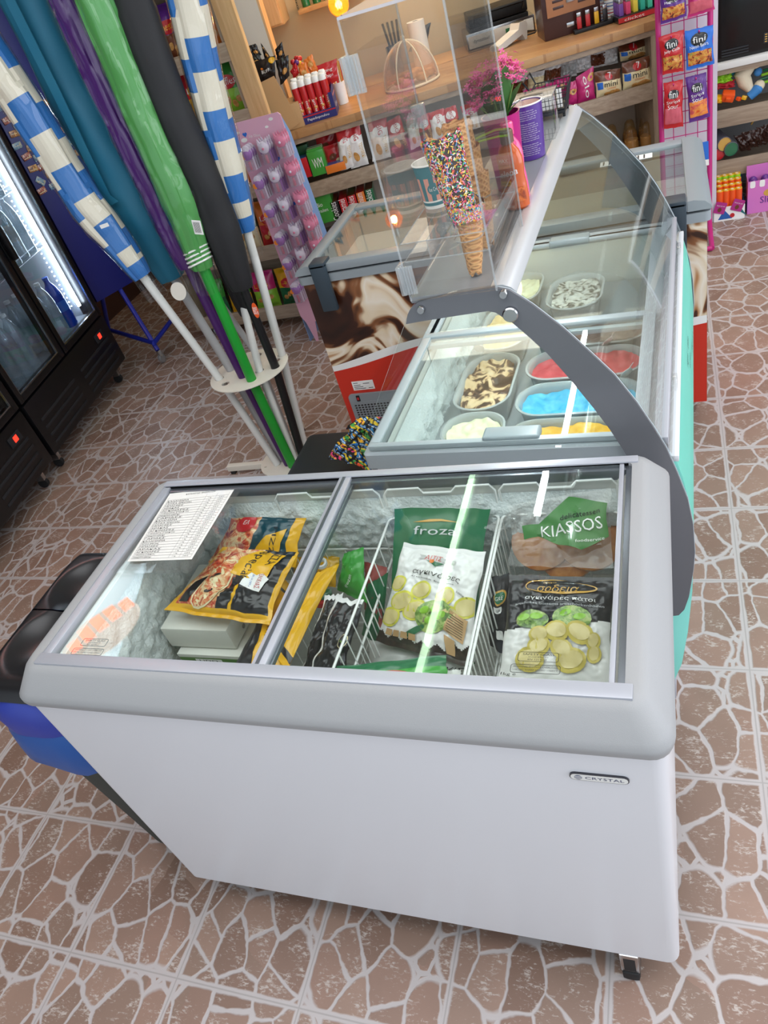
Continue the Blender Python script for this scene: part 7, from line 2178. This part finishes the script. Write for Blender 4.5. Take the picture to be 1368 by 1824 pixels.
# oven
o0 = at(1275, 100, y=SY + .03)
t = thing('oven', 'black countertop oven with a red clock display on the white-topped shelf unit', 'oven', (1.75, SY + .2, zt))
MB().box(1.36, SY + .02, zt + .001, 2.10, SY + .40, zt + .46, 'black_gloss', .006).build('body', t)
mb = MB()
for k in range(3): mb.box(1.40, SY + .017, zt + .02 + k * .012, 1.52, SY + .0205, zt + .026 + k * .012, 'slot_grey')
mb.build('vent', t)
q = at(1350, 46, y=SY + .02)
MB().box(1.585, SY + .016, zt + .04, 1.80, SY + .0205, zt + .085, 'slot_grey').build('control_strip', t)
MB().text('07', 1.628, zt + .052, .030, 'display_red', M=Matrix.Translation((0, SY + .0150, 0)) @ R90).build('clock_digits', t)
mb = MB()
for k in range(4): mb.box(1.59, SY + .0145, zt + .045 + k * .010, 1.60, SY + .0158, zt + .049 + k * .010, 'film_gold'); mb.box(1.675, SY + .0145, zt + .045 + k * .010, 1.685, SY + .0158, zt + .049 + k * .010, 'film_gold')
mb.build('marks', t)
# toys on the upper shelf
zs = zm - .065
mat('toy_cream', '#e3d6bb', .9, bump=.3, scale=120); mat('toy_blue', '#3f86c8', .6); mat('lime_cloth', '#9ad62a', .6); mat('magenta_cloth', '#8a2450', .7); mat('teal_cloth', '#1f6f78', .7); mat('red_cloth', '#b0202e', .7); mat('toy_orange', '#f05a1e', .45)
def drape(px4, th, m, name, label, cat, seed, y):
    b = Bag(*[at(p[0], p[1], y=y) for p in px4], th, m, seed=seed, wr=.012, wob=.012, nu=16, nv=12, crimp=.01)
    tag(b.mb.build(name, sharp=60), label, cat, 'folded sacks on the toy shelf')
drape(((1268, 118), (1318, 104), (1270, 130), (1316, 120)), .03, 'magenta_cloth', 'toy_sack', 'dark magenta folded cloth sack, topmost of the pile', 'sack', 1, SY + .10)
drape(((1268, 124), (1308, 118), (1270, 138), (1310, 132)), .03, 'teal_cloth', 'toy_sack', 'teal folded cloth sack under the magenta one', 'sack', 2, SY + .08)
drape(((1268, 133), (1304, 128), (1270, 150), (1306, 145)), .035, 'lime_cloth', 'toy_sack', 'lime green folded cloth sack in the middle of the pile', 'sack', 3, SY + .06)
drape(((1268, 148), (1310, 143), (1270, 161), (1310, 156)), .03, 'red_cloth', 'toy_sack', 'red folded cloth sack under the lime one', 'sack', 4, SY + .06)
a, b_, c_, d_ = [at(*p, y=SY + .07) for p in ((1346, 108), (1322, 134), (1330, 155), (1348, 160))]
t = thing('plush_toy', 'plain cream plush toy with blue ends bent over the shelf', 'plush toy', (b_.x, SY + .07, zs))
MB().tube([a, a.lerp(b_, .5) + Vector((0, 0, .01)), b_, b_.lerp(c_, .6), c_ + Vector((.02, -.01, -.02))], [.018, .034, .040, .034, .016], 'toy_cream', 14).build('body', t)
MB().tube([a + Vector((-.01, 0, .01)), a, a + Vector((.01, 0, -.03))], [.016, .024, .018], 'toy_cream', 12).build('end', t)
MB().ball(d_ + Vector((.01, -.01, .02)), .026, 'toy_cream', 12).build('hand', t); MB().tube([at(1335, 172, y=SY + .05), at(1350, 158, y=SY + .05), at(1356, 150, y=SY + .06)], [.022, .026, .016], 'toy_blue', 12).build('blue_foot', t)
MB().ball(at(1350, 128, y=SY + .09), .020, 'toy_blue', 12).build('blue_patch', t)
for i, (x, y, m_, lb_) in enumerate(((1297, 171, 'toy_orange', 'orange plastic toy block on the toy shelf'), (1279, 176, 'film_yellow', 'yellow plastic toy piece left of the orange block'), (1316, 176, 'toy_orange', 'small orange toy piece right of the block'), (1326, 174, 'film_yellow', 'yellow oval toy piece beside the plush toy'), (1271, 172, 'teal_cloth', 'green toy piece at the left end of the toy shelf'))):
    p = at(x, y, y=SY + .03); s_ = (.030, .022, .012, .014, .018)[i]
    M = TR(p.x, p.y, max(p.z, zs + s_), 20, 15, 25 * i)
    mb = MB().box(-s_, -s_ * .8, -s_ * .7, s_, s_ * .8, s_ * .7, m_, s_ * .25, M)
    if i < 2:
        for k in (-1, 1): mb.box(-s_ * .4, k * s_ * .8, -s_ * .3, s_ * .4, k * s_ * 1.2, s_ * .3, m_, s_ * .1, M)
    tag(mb.build('toy_block'), lb_, 'toy', 'plastic toy pieces')
for k in range(4): 
    a = at(1350 + 3 * k, 150 - 8 * k, y=SY + .12); tag(MB().tube([a, a + Vector((.12, .0, .01)), a + Vector((.25, .02, -.01 * k))], .007, 'lime_cloth' if k % 2 == 0 else 'film_green', 8).build('foam_strip'), 'green foam strip right of the plush toy, %s' % ('lowest', 'second', 'third', 'topmost')[k], 'toy', 'green foam strips')
# tubes and bags on the lower shelf
for i, (x, y, r, m_, lb_) in enumerate(((1291, 257, .036, 'film_gold', 'cardboard tube with a gold end on the lower shelf'), (1303, 266, .036, 'film_green', 'cardboard tube with a green end beside the gold one'), (1281, 275, .032, 'film_red', 'cardboard tube with a red-brown end in front of the gold one'))):
    p = at(x, y, y=SY + .03); zc = max(p.z, zl - .065 + r)
    M = TR(p.x, SY + .03, zc, -90, 0, 12)
    t = thing('cardboard_tube', lb_, 'tube', M @ Vector((0, 0, 0)), 'cardboard tubes on the lower shelf')
    MB().lathe([(r * .94, 0), (r, .002), (r, .20), (0, .20)], mat('tube_grey', '#6d6c78', .5), 24, M).build('tube', t); MB().lathe([(r * .95, .004), (0, .003)], m_, 24, M).build('end_cap', t)
for i in range(5):
    x, y = 1322 + i * 13, 268 - i * 5
    b = Bag(*[at(p[0], p[1], y=SY + .10) for p in ((x - 14, y - 26), (x + 8, y - 30), (x - 6, y + 2), (x + 16, y - 2))], .02, 'film_dark_brown', seed=i, nu=12, nv=12, wr=.010, wob=.01)
    tag(b.mb.build('small_bag', sharp=60), 'brown cellophane bag on the lower shelf, %s from the tubes' % ('first', 'second', 'third', 'fourth', 'fifth')[i], 'bag', 'brown bags on the lower shelf')
a = at(1338, 222, y=SY + .14)
tag(MB().tube([a, a + Vector((.02, 0, .035)), a + Vector((.07, 0, .045)), a + Vector((.16, 0, .03)), a + Vector((.25, 0, .03))], [.004, .008, .012, .014, .014], 'film_gold', 10).build('toy_snake'), 'yellow curved rubber toy snake on the lower shelf', 'toy')
# box of orange tubes and pink box on the floor
q = [at(*p, y=SY - .16) for p in ((1272, 344), (1328, 334), (1272, 364), (1328, 350))]
bx0, bx1, bzt = q[0].x, q[1].x, .075
OY = SY - .16
t = thing('toy_display_box', 'low printed display box holding orange tubes on the floor', 'box', ((bx0 + bx1) / 2, OY + .08, 0))
MB().box(bx0, OY, .0005, bx1, OY + .003, bzt, 'white').prism([(bx0 + .02, .01), (bx0 + .09, .01), (bx0 + .05, .06)], 0, .0006, 'film_blue', Matrix.Translation((0, OY, 0)) @ R90).prism([(bx0 + .10, .06), (bx0 + .16, .012), (bx1 - .02, .06)], 0, .0006, 'teal_cloth', Matrix.Translation((0, OY, 0)) @ R90).prism(ell(bx0 + .09, .025, .012, .012, 12), 0, .001, 'film_red', Matrix.Translation((0, OY, 0)) @ R90).build('front', t)
MB().box(bx0, OY + .003, .0005, bx0 + .003, OY + .22, bzt, 'film_blue').box(bx1 - .003, OY + .003, .0005, bx1, OY + .22, bzt, 'film_blue').box(bx0, OY + .217, .0005, bx1, OY + .22, .19, 'film_blue').build('walls', t)
for s_, x in ((-18, bx0 + .03), (-22, bx1 - .035)):
    M = Matrix.Translation((x, OY - .003, .075)) @ R90 @ TR(0, 0, 0, 0, 0, s_)
    MB().prism(rr2(-.028, -.03, .028, .03, .005), 0, .001, mat('card_magenta', '#b02d84', .5), M).text('Stitch & roll', -.02, .008, .04, 'white', M=M @ TR(0, 0, .0014)).prism(ell(0, -.010, .010, .012, 12), .001, .0016, 'film_brown', M).build('price_card', t)
proto = None
for j in range(5):
    for i in range(4):
        x, y = bx0 + .030 + i * (bx1 - bx0 - .06) / 3, OY + .030 + j * .040
        M = TR(x, y, .002)
        orange = j < 3
        body, cap_ = ('toy_orange', 'film_yellow') if orange else (('lime_cloth', 'film_yellow') if j == 3 else ('film_blue', 'film_yellow'))
        setT(M)
        o = thing('bubble_tube', '%s tube with a yellow cap in the printed box, %s row, %s from the left' % ('orange' if orange else ('green' if j == 3 else 'blue'), ('front', 'second', 'third', 'fourth', 'rear')[j], ('first', 'second', 'third', 'fourth')[i]), 'toy tube', M=M, group='toy tubes in the printed box')
        h = .15 + .012 * j
        MB().lathe([(0, 0), (.017, 0), (.017, h * .5), (.0175, h * .5), (.0175, h)], body, 16).build('body', o)
        MB().lathe([(.0175, h), (.0165, h + .004), (.010, h + .004), (.009, h + .001), (0, h + .001)], cap_, 16).lathe([(.008, h + .002), (0, h + .0025)], 'white', 12).build('cap', o)
        setT()
q = [at(*p, y=SY - .12) for p in ((1330, 306), (1392, 290), (1333, 348), (1392, 332))]
t = thing('pink_box', 'bright pink box of purple toys on the floor at the right edge', 'box', (q[0].x + .15, SY - .02, 0))
mat('box_pink', '#d678c4', .5)
px0_ = bx1 + .015; px1_ = px0_ + .30; ph = .17
MB().box(px0_, SY - .12, .0005, px1_, SY - .117, ph, 'box_pink').text('Slime', px0_ + .06, .05, .10, 'film_purple', M=Matrix.Translation((0, SY - .1215, 0)) @ R90).prism(ell(px0_ + .10, .10, .025, .018, 16), 0, .001, 'film_gold', Matrix.Translation((0, SY - .12, 0)) @ R90).prism(ell(px0_ + .13, .075, .025, .018, 16), .001, .002, 'film_blue', Matrix.Translation((0, SY - .12, 0)) @ R90).build('front', t)
for k in range(6): MB().prism(rr2(px0_ + .01 + k * .045, ph - .035, px0_ + .035 + k * .045, ph, .008), 0, .001, 'white', Matrix.Translation((0, SY - .12, 0)) @ R90).build('white_scallop', t)
MB().box(px0_, SY - .117, .0005, px0_ + .003, SY + .0 - .02, ph, 'box_pink').box(px1_ - .003, SY - .117, .0005, px1_, SY - .02, ph, 'box_pink').box(px0_ + .003, SY - .117, .0005, px1_ - .003, SY - .02, .02, 'box_pink').box(px0_, SY - .023, .0005, px1_, SY - .02, ph + .05, 'box_pink').build('walls', t)
for k in range(10):
    tag(MB().ball((px0_ + .03 + (k % 5) * .058, SY - .09 + (k // 5) * .04, ph - .02), .022, 'film_purple', 10).build('slime_ball'), 'purple ball in the pink box, %s row, %s from the left' % (('front', 'rear')[k // 5], ORD[k % 5]), 'ball', 'purple balls in the pink box')
# glowing panel added out of view to reflect in the left freezer lid
def mir(px, py):
    P = at(px, py, z=.8845); d = (P - CAMP); d.z = -d.z
    t_ = (2.42 - P.z) / d.z
    return P + d * t_
Q = [mir(*p) for p in ((88, 1195), (200, 1195), (262, 1000), (175, 1000), (232, 1085), (226, 1022), (128, 1170), (215, 1080), (170, 1160))]
SG = Matrix.Translation((0, 0, 2.42))
xs = [q.x for q in Q[:4]]; ys = [q.y for q in Q[:4]]
t = thing('reflection_panel', 'pale blue glowing panel with orange striped disc, added unseen to reflect in the left lid', 'sign', (sum(xs) / 4, sum(ys) / 4, 2.42))
mat('glow_blue', '#cfe6f4', emit=7); mat('glow_orange', '#f0501c', emit=26); mat('glow_peach', '#f6c8ae', emit=4.5); mat('glow_dark', '#b04a30', emit=1.0)
O4 = [(q.x, q.y) for q in Q[:4]]
MB().prism(O4, .002, .06, 'white_plastic', SG).build('housing', t)
MB().prism(O4, -.0015, .0015, 'glow_blue', SG).build('lit_face', t)
c_ = (Q[6] + Q[4]) / 2; ax = (Q[4] - Q[6]); rl = ax.length * .62; an = math.atan2(ax.y, ax.x)
MB().prism(ell(c_.x, c_.y, rl, rl * .72, 40, an), -.004, -.002, 'glow_peach', SG).build('disc', t)
mb = MB()
for k in range(5):
    o_ = -.75 + k * .36
    def T2(a, b): return (c_.x + a * rl * cos(an) - b * rl * .72 * sin(an), c_.y + a * rl * sin(an) + b * rl * .72 * cos(an))
    w_ = sqrt(max(0.05, 1 - o_ * o_))
    mb.prism([T2(o_, .1), T2(o_ + .26, .05), T2(o_ + .30, .88 * w_), T2(o_ + .04, .93 * w_)], -.0055, -.004, 'glow_orange', SG)
mb.build('orange_stripes', t)
for k in (0, 2): MB().tube([(O4[k][0], O4[k][1], 2.48), (O4[k][0], O4[k][1], 2.75)], .003, 'steel', 5).build('hanger', t)
